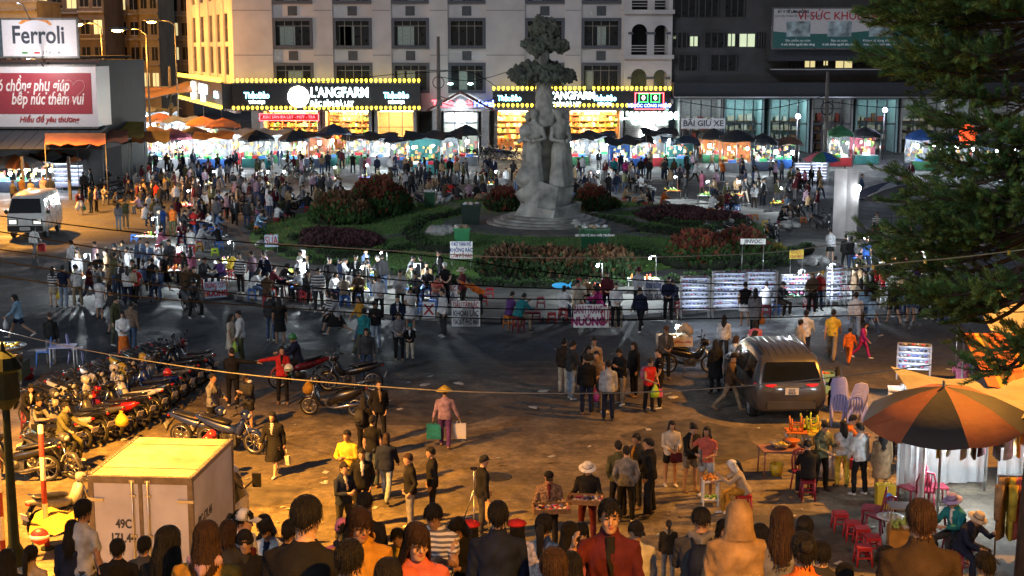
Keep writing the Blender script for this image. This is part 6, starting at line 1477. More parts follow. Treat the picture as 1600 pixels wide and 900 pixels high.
b=MB(); w_,d_,h_=1.0,.6,.28; b.bbox(-w_/2,w_/2,-d_/2,d_/2,0,.02); b.bbox(-w_/2,w_/2,-d_/2,-d_/2+.02,.02,h_); b.bbox(-w_/2,w_/2,d_/2-.02,d_/2,.02,h_); b.bbox(-w_/2,-w_/2+.02,-d_/2+.02,d_/2-.02,.02,h_); b.bbox(w_/2-.02,w_/2,-d_/2+.02,d_/2-.02,.02,h_); b.build('box',mat('cream placard',(.55,.45,.33),.6),CART)
text('KẸO KÉO - BÔNG GÒN',.085,M_rtx,CART,(0,-d_/2-.004,.14),bold=.003,extrude=.002)
heap(20,.8,.45,.1,.05,.2).build('sweets',[FR[5]],CART)['kind']='stuff'
MB().tube([(.1,.2,.1),(.1,.2,1.0)],.012,6).build('lamp_stand',M_steel,CART); lampbulb(CART,(.1,.12,.5),45,(.8,.92,1),.06,None,.1)
heap(8,.3,.3,.2,.12,.35).build('plush_bag',[mat('cloth beige',PC['beige'],.9)],CART,(.3,.05,0))['kind']='stuff'
# FOREGROUND PROPS
v=atY(1475,604,27.0); umbrella('big orange and black umbrella over the clothes stall',(v.x,v.y,0),1.58,v.z,[CL['rust'],CL['black']],8,.62,(5,-4),flap=.05)
t=thing('striped_awning','orange and yellow striped awning at the right edge','awning',(11.3,31,0)); b=MB()
M_aw=striped('orange yellow black awning stripes',[(.40,.055,.02),(.40,.055,.02),(.50,.22,.02),(.04,.02,.015),(.40,.055,.02),(.42,.09,.02)],.62,0)
b.loft([[(-1.3+4.4*i/12,-1.9*j/4,3.05-.75*j/4-.06*math.sin(i*1.3)*(j/4))for i in range(13)]for j in range(5)],0,False,True,False); b.loft([[(-1.3+4.4*i/12,-1.9*j/4,3.03-.75*j/4-.06*math.sin(i*1.3)*(j/4))for i in range(13)]for j in range(5)],0,False,True,False); b.build('sheet',M_aw,t,fix=False)
for x in(-1.25,3.0):
 for y,h_ in((-1.85,2.25),(-.02,3.0)):MB().tube([(x,y,0),(x,y,h_)],.025,6).build('post',M_steel,t)
v=at(1575,640); t=thing('white_tarpaulin','pale tarpaulin tent behind the striped awning','tarpaulin',(v.x+.6,36.5,0)); b=MB()
b.loft([[(-1.5+4*i/10,-1.4+2.8*j/5,2.3+.8*(1-abs(j-2.5)/2.5)-.1*math.sin(i*1.1+j))for i in range(11)]for j in range(6)],0,False,True,False); b.build('sheet',CL['cream'],t,fix=False)
for x in(-1.45,2.4):
 for y in(-1.35,1.35):MB().tube([(x,y,0),(x,y,2.35)],.025,6).build('post',M_steel,t)
CS=at(1510,800); t=thing('clothes_stall','clothes stall with white sheets and hanging garments below the big umbrella','market stall',CS)
for x,y in((-1.0,-.3),(1.8,-.9),(-.6,1.9),(2.4,1.4)):MB().tube([(x,y,0),(x,y,2.35)],.025,6).build('post',M_white,t)
b=MB(); b.loft([[(-1.1+3.7*i/9,-1.1+3.2*j/5,2.30+.16*j/5-.10*math.sin(i*.9+j)-.1*math.sin(math.pi*i/9))for i in range(10)]for j in range(6)],0,False,True,False); b.build('roof_sheet',CL['cream'],t,fix=False)
M_sheet=mat('translucent plastic sheet',(.50,.52,.54),.35,0,.15,2,.2,6,alpha=.72)
for(x0,y0,x1,y1)in((-1.0,-.3,-1.0,1.5),(-1.0,1.6,1.0,1.9),(1.2,1.7,2.4,1.4)):
 b=MB(); b.loft([[(x0+(x1-x0)*i/16+.05*math.sin(i*1.7),y0+(y1-y0)*i/16+.05*math.cos(i*1.9),zz)for i in range(17)]for zz in(.05,.8,1.6,2.28)],0,False,True,False); b.build('plastic_sheet',M_sheet,t,fix=False)
for q in((-.55,-.2,1.55),(.75,-.35,1.5)):lampbulb(t,q,85,WHITE_L,.10,None,.6)
gc=['yellow','white','cream','brown','maroon','grey','white','mustard','pink','white','red','black','navy','cream']
def garment(k=0):
 b=MB(); n_=9
 rows_=[]
 for zz,w_ in((0,.10),(-.04,.22),(-.12,.24),(-.2,.19),(-.5,.20),(-.85,.24)):rows_.append([(w_*math.cos(2*math.pi*i/n_)*(1+.08*math.sin(i*3+zz*5)),.05*math.sin(2*math.pi*i/n_)*(1+.3*math.sin(i*2)),zz)for i in range(n_)])
 b.loft(rows_,0,True,True)
 for s_ in(1,-1):b.tube([(s_*.18,0,-.08),(s_*.27,0,-.3),(s_*.28,0,-.55)],[.07,.055,.045],7)
 return b.mesh('hanging_garment',[M_black])
GM=garment()
for i in range(14):
 x=-.8+.22*i; p=CS+Vector((x,-.55-.25*(i/14)+.15*math.sin(i*2),2.2))
 o=link('hanging_garment',GM,None,p,R(70+25*math.sin(i*3))); o.material_slots[0].link='OBJECT'; o.material_slots[0].material=cloth(gc[i]); tag(o,gc[i]+' garment hanging under the clothes stall roof, '+ordn[i]+' from left','garment','garments of the clothes stall')
CR=at(1583,872); t=thing('clothes_rack','metal clothes rack at the right edge of the stall','clothes rack',CR)
for x in(-.35,1.1):MB().tube([(x,0,0),(x,0,1.6)],.018,6).build('post',M_steel,t)
MB().tube([(-.4,0,1.58),(1.15,0,1.58)],.018,6).build('rail',M_steel,t); b=MB(); b.tube([(-.35,-.3,.02),(-.35,.3,.02)],.018,6); b.tube([(1.1,-.3,.02),(1.1,.3,.02)],.018,6); b.build('foot',M_steel,t)
for i,c_ in enumerate(('tan','yellow','coral','mustard','black','mustard','charcoal','white')):
 o=link('hanging_garment',GM,None,CR+Vector((-.28+.18*i,0,1.56)),R(60+20*math.sin(i*2))); o.scale=(1.1,1.3,1.35); o.material_slots[0].link='OBJECT'; o.material_slots[0].material=cloth(c_); tag(o,c_+' garment on the clothes rack at the right edge, '+ordn[i]+' from left','garment','garments on the clothes rack')
for i,(px,py,rz,lb)in enumerate(((1422,792,-60,'dark red plastic chair before the white sheet'),(1440,796,180,'dark red plastic chair with its back to the stairs'),(1462,790,90,'dark red plastic chair beside the lamp pole'),(1362,826,-110,'dark red plastic chair left of the yellow bag'),(1374,838,-150,'second dark red plastic chair left of the food case'),(1498,860,120,'dark red plastic chair behind the man in brown'),(1255,768,10,'dark red plastic chair under the seller in black'))):chair(at(px,py),rz,'darkred',lb)
for px,py,c_,lb in((1312,828,'red','dark low red stool farthest from the stairs'),(1331,843,'red','bright red stool in the middle of the stool group'),(1346,852,'red','red stool behind the bright one'),(1348,882,'red','red stool nearest the stairs'),(1362,866,'red','red stool beside the food case'),(1524,585,'blue','blue stool behind the striped awning'),(862,505,'red','red stool at the kerb left of the rice paper placard'),(838,503,'darkred','dark red stool at the kerb centre'),(826,503,'darkred','second dark red stool at the kerb centre'),(1060,487,'red','red stool left of the lit racks'),(845,480,'darkred','dark red stool stack below the hedge'),(660,490,'blue','blue stool right of the woman in white dress'),(676,484,'blue','second blue stool right of the woman in white dress'),(540,478,'blue','blue stool behind the striped walkers'),(528,472,'blue','second blue stool behind the striped walkers'),(755,477,'red','red stool below the orange jacket'),(765,465,'red','second red stool below the orange jacket'),(312,392,'yellow','yellow stool on the left pavement'),(336,400,'lime','lime stool beside the yellow one'),(283,412,'lime','lime stool by the lit table'),(210,378,'blue','blue stool left of the lit snack table'),(318,385,'blue','blue stool behind the yellow one'),(348,362,'red','red stool at the garden left'),(1150,340,'red','red stool right rear of the garden'),(1170,345,'red','second red stool right rear of the garden'),(1180,345,'orange','orange stool right rear of the garden'),(1195,355,'yellow','yellow stool at the right rear lawn'),(1255,350,'orange','orange stool left of the white board'),(1010,318,'orange','orange stool right of the statue'),(992,318,'orange','second orange stool right of the statue'),(1332,352,'orange','orange stool behind the white board')):
 stool(at(px,py,0 if py>508 or px>1290 else .13),c_,lb,.36)
t=thing('food_case','small glass food case on a stand by the red stools','food case',at(1412,868),R(-8)); MB().bbox(-.3,.3,-.22,.22,0,.55).build('stand',mat('ochre panel',(.45,.2,.03),.5),t); b=MB()
for sx in(-1,1):
 for sy in(-1,1):b.bbox(sx*.29-.012,sx*.29+.012,sy*.21-.012,sy*.21+.012,.55,.95)
b.bbox(-.3,.3,-.22,.22,.95,.97); b.build('frame',M_steel,t); b=heap(40,.5,.36,.16,.04,.57); b.build('food',[FR[4]],t)['kind']='stuff'
t=thing('food_plate','round plate of pale snacks beside the glass food case','plate',at(1389,856)+Vector((0,0,.0))); MB().tube([(0,0,0),(0,0,.58)],.02,6).build('stand',M_steel,t); MB().lathe([(.02,.58),(.2,.58),(.26,.62),(.25,.63),(.02,.6)],20).build('plate',PL['white'],t); heap(24,.32,.32,.06,.025,.61).build('snacks',[FR[5]],t)['kind']='stuff'
t=thing('yellow_bag','big yellow printed paper bag standing by the chairs','bag',at(1382,792)); MB().box((0,0,.24),(.36,.24,.48),taper=1.05).build('bag_body',PL['yellow'],t); b=MB(); b.tube([(-.08,-.12,.48),(-.08,-.12,.6),(.08,-.12,.6),(.08,-.12,.48)],.008,5); b.build('handle',PL['yellow'],t); MB().ell((.04,-.122,.22),(.1,.012,.12),10,6).build('print',PL['blue'],t)
t=table(at(1218,742),.9,.6,.62,mat('worn table',(.25,.12,.1),.6),'low table with basins beside the seller in black',5,'basin_table'); MB().lathe([(.05,.62),(.16,.63),(.24,.74),(.235,.745),(.15,.65),(.02,.64)],18).build('basin',M_steel,t); heap(18,.25,.25,.08,.04,.66).build('food',[FR[1]],t)['kind']='stuff'; MB().lathe([(.1,.62),(.1,.7),(.19,.76),(.02,.66)],16,0,(.28,.12,0)).build('basin',PL['orange'],t)
def bucket(px,py,r_,h_,m_,label):
 t=thing('bucket',label,'bucket',at(px,py)); MB().lathe([(.02,.01),(r_*.8,0),(r_,h_),(r_*.95,h_),(r_*.76,.03),(.02,.03)],18).build('body',m_,t); b=MB(); b.tube([(-r_,0,h_),(-r_*.8,-.05,h_-.12),(0,-r_*1.05,h_-.2),(r_*.8,-.05,h_-.12),(r_,0,h_)],.006,5); b.build('handle',M_steel,t)
bucket(1286,742,.22,.42,PL['white'],'tall white bucket right of the seller in black'); bucket(1213,742,.15,.26,PL['yellow'],'yellow bucket under the basin table'); bucket(45,592,.16,.3,PL['red'],'red bucket below the corn cart'); bucket(1262,736,.2,.34,mat('orange lid tub',(.5,.2,.05),.5),'orange tub behind the seller in black')
t=thing('white_sack','white plastic sack standing right of the white bucket','sack',at(1303,748)); b=MB(); b.loft([[(r_*math.cos(a)*(1+.12*math.sin(3*a+z)),r_*math.sin(a),z)for a in[2*math.pi*j/14 for j in range(14)]]for z,r_ in((0,.16),(.05,.2),(.25,.19),(.42,.13),(.5,.06),(.55,.09))]); b.build('sack',mat('sack plastic',(.5,.48,.45),.5),t)
for k,(px,py,n_,lb)in enumerate(((1312,664,13,'tall stack of lavender plastic chairs behind the SUV'),(1331,668,10,'leaning stack of lavender plastic chairs beside the taller one'))):
 for i in range(n_):o=chair(at(px,py)+Vector((.012*i*(1 if k else-.3),0,.036*i)),165+20*k,'lavender','lavender plastic chair, '+ordn[i]+' from the ground in the '+('leaning' if k else 'taller')+' stack by the SUV','stacked lavender chairs '+('leaning' if k else 'upright'))
for i,(px,py,c_)in enumerate(((1243,705,'orange'),(1262,700,'lime'),(1278,708,'yellow'))):
 t=table(at(px,py),.5,.5,.5,PL[c_],['orange','lime green','yellow'][i]+' plastic table behind the SUV with an upturned stool',rnd.uniform(-20,20),'plastic_table',M_steel)
 o=stool(at(px,py)+Vector((0,0,.82)),c_,'upturned '+['orange','lime green','yellow'][i]+' stool on the plastic table of its colour',.36); o.rotation_euler=(R(180),0,R(20*i))
t=thing('snack_crate','pale green crate stand of fried snacks right of the SUV','crate',at(1285,612)); b=MB()
for z in(.0,.32):b.bbox(-.3,.3,-.2,.2,z,z+.03); b.bbox(-.3,.3,-.2,-.18,z+.03,z+.22); b.bbox(-.3,.3,.18,.2,z+.03,z+.22); b.bbox(-.3,-.28,-.18,.18,z+.03,z+.22); b.bbox(.28,.3,-.18,.18,z+.03,z+.22)
b.build('crates',mat('pale green plastic',(.2,.4,.3),.5),t); heap(26,.5,.34,.12,.05,.42).build('snacks',[FR[7]],t)['kind']='stuff'
rack('lit toy rack on a white table right of the stacked chairs',1432,640,.85,.95,5,loc=at(1425,628)+Vector((0,0,.58)),rz=-15,watt=14); table(at(1420,640),1.1,.55,.56,PL['white'],'white table under the lit toy rack',-12,'white_table',M_white)
for i,(px,py)in enumerate(((1410,618),(1402,640),(1392,622))):
 t=thing('hanging_balloon',['orange toy ball hanging at the lit toy rack','yellow round toy hanging below the lit toy rack','white toy at the end of the lit toy rack'][i],'toy',at(px,py,.75)); MB().ell((0,0,0),(.11,.11,.13),12,8).build('ball',[PL['orange'],PL['yellow'],PL['white']][i],t); MB().tube([(0,0,.12),(0,0,.3)],.004,4).build('string',M_white,t)
t=thing('lantern_post','dark green lantern post at the left edge','lamp post',atY(13,700,22.0)*Vector((1,1,0))if False else Vector((atY(13,700,22).x,22.0,0))); zl=atY(13,640,22).z
MB().lathe([(.16,stair_z(22)),(.16,stair_z(22)+.6),(.09,stair_z(22)+.75),(.06,zl-.3),(.06,zl)],12).build('post',M_dark,t); MB().lathe([(.06,zl),(.19,zl+.12),(.24,zl+.2),(.22,zl+.62),(.30,zl+.68),(.2,zl+.86),(.05,zl+.95),(.02,zl+1.1)],10,smooth=False).build('lantern',M_dark,t)
M_rw=striped('red and white bands',[(.22,.02,.02),(.6,.58,.55)],.9,2)
for k,(px,pt,pb,lb)in enumerate(((70,672,858,'red and white banded barrier pole beside the parked box bikes'),(2,700,880,'red and white banded barrier pole at the very left edge'))):
 v=at(px+4,pb); t=thing('barrier_pole',lb,'pole',v); MB().lathe([(.05,0),(.05,2.4),(.01,2.42)],12).build('pole',M_rw,t); MB().lathe([(.12,0),(.12,.04),(.05,.06)],12).build('foot',M_dark,t)
t=thing('corn_cart','corn seller cart with yellow cobs and steel pots at the left edge','food cart',at(14,608)); MB().bbox(-.6,.5,-.35,.35,.35,.8).build('cart_body',mat('dark green cart',(.02,.05,.03),.6),t)
for sx in(-.5,.4):add_wheel(t,(sx,-.36,.28),.28,.06,8)
b=MB()
for i in range(22):a=rnd.uniform(-.2,.2); x,y=rnd.uniform(-.4,.35),rnd.uniform(-.25,.1); b.tube([(x-.1,y,1.22+.1*rnd.random()),(x+.1,y+a*.3,1.22+.1*rnd.random())],[.035,.025],6)
b.build('corn_cobs',[FR[1]],t)['kind']='stuff'; MB().lathe([(.02,1.16),(.5,1.16),(.55,1.24),(.54,1.25),(.48,1.18)],20,0,(0,-.05,0)).build('tray',M_steel,t); MB().lathe([(.24,.8),(.26,1.15),(.24,1.16)],16,0,(-.2,0,0)).build('steamer',M_steel,t); MB().lathe([(.16,.8),(.17,1.0),(.19,1.02),(.02,1.06)],16,0,(.28,-.05,0)).build('pot',M_steel,t)
lampbulb(t,(-.45,-.1,1.7),60,WHITE_L,.09,None,.2); MB().tube([(-.5,-.1,.8),(-.5,-.1,2.1),(-.45,-.1,2.12)],.015,5).build('lamp_stand',M_steel,t)
table(at(100,572),.75,.6,.62,mat('lavender top',(.4,.4,.62),.4),'pale blue plastic table by the man in black jacket',8,'plastic_table',PL['white']); chair(at(120,566),100,'lavender','lavender plastic chair right of the pale blue table'); chair(at(68,570),-70,'blue','blue plastic chair left of the pale blue table')
t=thing('delivery_box','dark navy delivery box beside the banded pole','box',at(82,738)); MB().box((0,0,.42),(.55,.5,.6)).build('box',mat('navy box',(.012,.018,.05),.5),t); MB().box((0,-.255,.30),(.12,.01,.08)).build('badge',M_white,t)
for sx in(-1,1):MB().box((sx*.2,0,.06),(.06,.45,.12)).build('foot',M_black,t)
t=thing('ochre_tray','ochre folded tarpaulin on a low frame beside the box truck','tarpaulin',at(92,862),R(12)); b=MB(); b.loft([[(-.45+.9*i/6,-.5+1.0*j/5,.55+.06*math.sin(i*1.6+j)+.12*j/5)for i in range(7)]for j in range(6)],0,False,True,False); b.build('sheet',mat('ochre sheet',(.35,.24,.04),.7),t,fix=False)
for sx in(-.4,.4):
 for sy in(-.45,.45):MB().tube([(sx,sy,0),(sx,sy,.55)],.02,5).build('leg',PL['darkgreen'],t)
bike(100,826,150,'under','silver','motorbike with red bag against the banded pole left of the truck',group='parked motorbikes')
t=thing('red_bag','round red and white bag hanging on the banded pole','bag',at(62,838,.8)); MB().ell((0,0,0),(.17,.12,.15),12,8).build('bag_body',PL['red'],t); MB().lathe([(.172,-.02),(.174,.03)],12).build('band',PL['white'],t)
for px,py,rot_,lb in((325,690,0,'shiny red helmet on the left blue motorbike'),(331,683,0,'second shiny red helmet on the left blue motorbike'),(262,585,0,'red helmet hanging in the rear motorbike row')):
 t=thing('helmet',lb,'helmet',at(px,py,.95),0,'loose helmets'); hat_mb('helmet').build('shell',[mat('helmet red',PC['red'],.25),M_black],t)
for px,py,c_,lb in((190,640,'yellow','yellow plastic bag hanging on a parked motorbike'),(482,590,'mustard','olive yellow bag on the red motorbike'),(190,570,'yellow','yellow fairing bag in the rear motorbike row')):
 t=thing('plastic_bag',lb,'bag',at(px,py+16,.62),0,'plastic bags on motorbikes'); b=MB(); b.loft([[(r_*math.cos(a)*(1+.15*math.sin(3*a)),r_*.7*math.sin(a),z)for a in[2*math.pi*j/12 for j in range(12)]]for z,r_ in((-.16,.08),(-.12,.15),(0,.16),(.1,.1),(.18,.03),(.22,.05))]); b.build('bag',cloth(c_)if c_ in PC else PL[c_],t)
def sack(px,py,s_,m_,label,z=.35):
 t=thing('cloth_bundle',label,'bundle',at(px,py,z),rnd.random()*3,'bundles left on the roundabout'); b=MB()
 for i in range(6):b.ell((rnd.uniform(-.5,.5)*s_,rnd.uniform(-.3,.3)*s_,.16*s_*rnd.random()+.08*s_),(.42*s_*rnd.uniform(.6,1.1),.3*s_,.2*s_),14,8,0,None,.55)
 b.build('bundle',m_,t,fix=False)
M_sk=mat('grey white sheeting',(.42,.42,.40),.6,0,.3,3)
sack(682,370,1.3,M_sk,'heap of pale plastic sheeting on the left lawn path'); sack(928,338,.5,M_sk,'small white bag on the lawn right of the pedestal'); sack(1234,356,.8,M_sk,'bulging white sack at the right rear of the lawn'); sack(1275,412,.9,mat('grey pack',(.2,.2,.2),.7),'grey packs piled near the right pavement edge',.2); sack(760,312,1.0,mat('brown cardboard heap',(.25,.17,.10),.8),'flattened cardboard heap behind the statue left'); sack(905,356,.9,M_sk,'white bags at the right foot of the statue steps',.6); sack(1130,368,.8,M_sk,'silver covered bundle behind the right red hedge'); sack(590,425,.8,mat('grey tarp',(.16,.16,.16),.7),'grey folded tarpaulin behind the front sellers',.2)
sack(408,382,.5,M_sk,'white litter pile at the left lawn tip',.2)
lt=MB()
for i in range(210):
 if rnd.random()<.6:p=at(rnd.uniform(60,1500),rnd.uniform(515,890))
 else:p=at(rnd.uniform(120,1400),rnd.uniform(290,505),.13)
 w_=rnd.uniform(.03,.11); q=Matrix.Rotation(rnd.random()*6,3,'Z'); vs=[q@Vector((x*w_,y*w_*.6,rnd.uniform(.005,.03)))+p for x,y in((-1,-1),(1,-1),(1.2,1),(-.8,1))]; lt.add(vs,[(0,1,2,3)],rnd.randrange(3))
tag(lt.build('litter',[mat('litter paper',(.5,.48,.44),.8),mat('litter plastic',(.35,.38,.4),.4),mat('litter brown',(.2,.14,.08),.8)],fix=False),'scraps of paper and plastic scattered over the square','litter',kind='stuff')
for i,(px,py)in enumerate(((665,602),(717,600),(835,638),(1013,640),(1050,622),(850,612),(945,645))):
 t=thing('litter_scrap',['crumpled pale paper beyond the conical hat','crumpled white bag beyond the conical hat on the right','torn white scrap left of the group in jackets','white scrap at the feet of the red vest','shiny wet scrap behind the red vest','white scrap left of the cream trousers','brown scrap between the two backs'][i],'litter',at(px,py),rnd.random()*3,'larger scraps of litter'); b=MB(); b.ell((0,0,.02),(.16,.10,.035),9,5,0,None,.7); b.build('scrap',mat('litter paper',(.5,.48,.44),.8),t,fix=False)
M_patch=mat('tar repair patch',(.075,.066,.054),.8,0,.5,3,.6,40); M_iron=mat('cast iron cover',(.05,.047,.043),.55,.5,.5,9,.5,30)
for i,(px,py,a,b_)in enumerate(((640,645,2.6,1.5),(1080,690,1.8,2.2),(330,775,2.4,1.2),(880,860,2.0,1.0),(760,575,3.4,1.1),(480,560,2.6,1.4),(1240,830,1.6,1.3))):
 c_=at(px,py); P_=[(c_.x+a*q*math.cos(t_),c_.y+b_*q*math.sin(t_))for t_,q in[(2*math.pi*k/13,rnd.uniform(.72,1.05))for k in range(13)]]; k=MB(); k.add([(x,y,.004)for x,y in P_],[tuple(range(13))]); struct('road_patch',k,M_patch)
for px,py in((775,745),(610,560),(1120,600),(240,520)):
 k=MB(); c_=at(px,py); k.lathe([(.01,.012),(.30,.012),(.33,.008),(.36,.001)],24,0,c_)
 for i in range(5):k.bbox(c_.x-.2,c_.x+.2,c_.y-.18+.08*i,c_.y-.14+.08*i,.012,.016)
 struct('manhole_cover',k,M_iron)
t=thing('tripod','folding tripod stand beside the person with tan tote','tripod',at(741,822)); MB().tube([(0,0,.5),(0,0,1.15)],.014,6).build('column',M_steel,t)
for a in(30,150,270):MB().tube([(0,0,.75),(.28*math.cos(R(a)),.28*math.sin(R(a)),0)],.012,5).build('leg',M_steel,t)
MB().box((0,0,1.18),(.14,.05,.05)).build('head',M_black,t)
t=thing('snack_stand','small white two tier snack stand before the squatting seller','snack stand',at(1109,788))
for sx in(-1,1):
 for sy in(-1,1):MB().bbox(sx*.15-.015,sx*.15+.015,sy*.12-.015,sy*.12+.015,0,.55).build('post',M_white,t)
for z in(.12,.5):MB().bbox(-.17,.17,-.14,.14,z,z+.02).build('shelf',M_white,t)
heap(14,.26,.2,.1,.04,.53).build('snacks',[FR[0]],t)['kind']='stuff'; heap(10,.26,.2,.06,.035,.14).build('snacks',[FR[3]],t)['kind']='stuff'
t=thing('fish_balloon','glowing blue fish balloon above the front sellers','balloon',at(875,446,1.3)); MB().ell((0,0,0),(.28,.07,.1),14,8).build('fish_body',emat('glowing blue foil',(.05,.4,.8),.22,False),t); MB().prism([(.25,0),(.4,.12),(.36,0),(.4,-.1)],-.02,.02).build('tail_fin',emat('glowing blue foil',(.05,.4,.8),.22,False),t); MB().tube([(0,0,-.1),(.05,0,-1.1)],.004,4).build('string',M_white,t)
def upole(px,pyb,pyt,Y,label,arms=1):
 v=atY(px,pyb,Y); zt_=atY(px,pyt,Y).z; t=thing('utility_pole',label,'utility pole',(v.x,Y,0),0,'utility poles'); MB().lathe([(.22,0),(.17,zt_*.6),(.13,zt_)],10).build('pole',mat('weathered concrete pole',(.10,.09,.085),.85,0,.3),t)
 for k in range(arms):MB().box((0,-.15,zt_*(.72-.1*k)),(2.2,.1,.1)).build('crossarm',M_pole,t)
 b=MB()
 for s_ in(-1,1):b.tube([(s_*.5*math.cos(R(a)),-.2,zt_*.62+.5*math.sin(R(a)))for a in range(0,360,30)],.04,5,cap=False)
 b.build('cable_coil',M_black,t); MB().box((.1,-.25,zt_*.45),(.5,.2,.6)).build('junction_box',M_pole,t); return t
upole(686,222,57,124,'tall utility pole left of the hotel porch'); upole(1289,235,112,112,'utility pole with white boxes before the teal shops',2); upole(268,200,104,150,'utility pole in the left market street')
M_wire=mat('black cable',(.008,.008,.009),1,spec=0); M_rope=mat('pale rope',(.20,.195,.185),.9,spec=.1); M_rope2=mat('yellow grey rope',(.33,.30,.18),.7)
def wire(label,pts,r_,m_,name='overhead_cable',ties=0):
 """pts: (px, py, Y) knots joined by a smooth curve"""
 K=[atY(*p)for p in pts]; out=[]; n_=len(K)
 for i in range(n_-1):
  p0,p1,p2,p3=K[max(0,i-1)],K[i],K[i+1],K[min(n_-1,i+2)]
  for k in range(8):
   u=k/8; out.append(.5*((2*p1)+(p2-p0)*u+(2*p0-5*p1+4*p2-p3)*u*u+(-p0+3*p1-3*p2+p3)*u**3))
 out.append(K[-1]); o=Vector(out[0]); t=thing(name,label,'cable',o,0,'overhead cables'); MB().tube([q-o for q in out],r_,5).build('cable',m_,t)
 for k in range(ties):q=out[int((k+.5)*len(out)/ties)]-o; MB().box(tuple(q-Vector((0,0,.015))),(.03,.03,.06)).build('tie',PL['yellow'],t)
wire('pale rope sagging across the whole square',[(-60,500,40),(100,540,36),(250,567,32),(400,587,29),(620,606,26),(800,614,24),(1000,613,24),(1200,600,24),(1420,575,24),(1640,540,24)],.011,M_rope)
wire('grey rope crossing in front of the garden',[(420,380,24),(650,394,24),(800,402,24),(1000,402,24),(1200,395,24),(1340,378,24),(1640,352,24)],.009,M_rope); wire('yellow tied rope in front of the conifer',[(1250,428,21),(1330,420,21),(1400,411,21),(1500,402,21),(1640,385,21)],.010,M_rope2,ties=4)
for i,ys in enumerate(((352,372,394,412,440,452,455,450),(382,398,418,440,462,468,465,455),(398,418,440,462,478,484,480,468),(425,440,462,478,494,500,496,486),(330,345,362,380,398,430,445,440))):
 wire(['topmost','second','third','fourth','steepest'][i]+' dark cable of the bundle before the roundabout',[(x,y,30+i*.3)for x,y in zip((-60,60,200,400,650,900,1200,1660),ys)],.014,M_wire)
for i,(a,b_)in enumerate(((150,138),(160,150),(120,108),(112,152))):wire(['upper','lower','high','drooping'][i]+' cable from the utility pole to the hotel porch',[(686,a,124),(740,a+14-4*i,125),(800,b_+2,126)],.03,M_wire)
wire('cable running left from the utility pole along the facade',[(686,112,124),(620,116,124),(560,122,124),(480,130,124)],.03,M_wire); wire('sagging cable between the right utility pole and the shops',[(1289,150,112),(1180,172,114),(1060,158,116)],.03,M_wire); wire('second sagging cable by the right utility pole',[(1289,158,112),(1400,168,112),(1520,150,112)],.03,M_wire)
t=thing('tube_lamp','violet white upright tube lamp before the dark shops','lamp',at(1352,228)); MB().tube([(0,0,1.1),(0,0,2.7)],.07,8).build('tube',emat('violet tube',(.6,.55,1.0),12,False),t); MB().tube([(0,.1,0),(0,.1,2.8)],.04,6).build('stand',M_pole,t); point('lamp_light',(0,-.3,1.9),120,(.65,.65,1.0),t,.3)
for px,py,lb in((1247,182,'violet white spot lamp left of the right utility pole'),(1383,172,'violet white spot lamp right of the utility pole')):
 v=atY(px,py,120); t=thing('spot_lamp',lb,'lamp',v); MB().ell((0,0,0),(.22,.15,.2),10,6).build('bulb',emat('violet tube',(.6,.55,1.0),12,False),t); MB().box((0,.2,.1),(.3,.2,.3)).build('housing',M_pole,t); MB().tube([(0,.2,0),(0,.25,-v.z)],.04,6).build('stand',M_pole,t); point('lamp_light',(0,-.4,0),150,(.7,.75,1.0),t,.2)
t=thing('red_lantern','glowing red orange lantern hanging behind the conifer branches','lantern',atY(1512,210,60)); MB().lathe([(.1,-.42),(.30,-.28),(.38,0),(.30,.28),(.1,.42)],14).build('shade',emat('red lantern glow',(1.0,.08,.02),1.5,False),t); MB().tube([(0,0,.45),(0,0,2.0)],.02,4).build('cord',M_black,t)
# THE CROWD
def P(x,y,pose,rot,top,bot,hair='short',place='',**k):
 z=k.pop('z',None); bs=k.pop('base',0.0); k.pop('noseat',0)
 q=person(x,y,pose,rot,top,bot,hair,place=place,base=(z if z is not None else bs),**k)
 o=q['o']
 if pose in('sit','sitb'):
  s_=q['s']; hgt=max(.16,q['T']['seat']*s_-.015)
  c_=rnd.choice(('red','red','blue','blue','orange','darkred')); stool(tuple(o.location),c_,c_.replace('dark','dark ')+' plastic stool under a seated person '+(place or 'in the square'),hgt,R(rot))
 return q
def crowd(s_):
 for e_ in s_.split('|'):
  w_=e_.split(); w_[2]=rnd.choice(('relax','pocket','front','phone','walk','stand','relax'))if w_[2]=='stand' else w_[2]
  yield(int(w_[0]),int(w_[1]),w_[2],int(w_[3])+rnd.randrange(-35,36),w_[4],'pants.'+rnd.choice(('black','black','charcoal','navy','denim','darkbrown','grey'))if w_[5]=='k' else w_[5],w_[6]if len(w_)>6 else 'short')
def held(q,side,kind,col,label,drop=.0):
 """a bag or other thing in a person's hand; stands as its own object"""
 o=q['o']; hp=Matrix.Rotation(o.rotation_euler.z,3,'Z')@(q['T']['hands'][side]*q['s'])+Vector(o.location)
 t=thing(kind,label,'bag',hp+Vector((0,0,-.02-drop)),o.rotation_euler.z,'bags carried by people'); m_=PL.get(col)or cloth(col)
 b=MB()
 if kind=='plastic_bag':b.loft([[(r_*math.cos(a)*(1+.12*math.sin(3*a)),r_*.6*math.sin(a),z_)for a in[2*math.pi*j/12 for j in range(12)]]for z_,r_ in((-.36,.07),(-.33,.13),(-.2,.14),(-.1,.08),(-.02,.03),(.0,.03))])
 elif kind=='handbag':b.box((0,0,-.25),(.26,.10,.2),taper=.85)
 else:b.box((0,0,-.24),(.34,.10,.36),taper=1.0)
 b.build('bag_body',m_,t)
 h_=MB(); h_.tube([(-.06,0,-.12 if kind!='plastic_bag' else-.03),(-.04,0,.0),(.04,0,0),(.06,0,-.12 if kind!='plastic_bag' else-.03)],.009,5); h_.build('handle',m_,t)
 return t
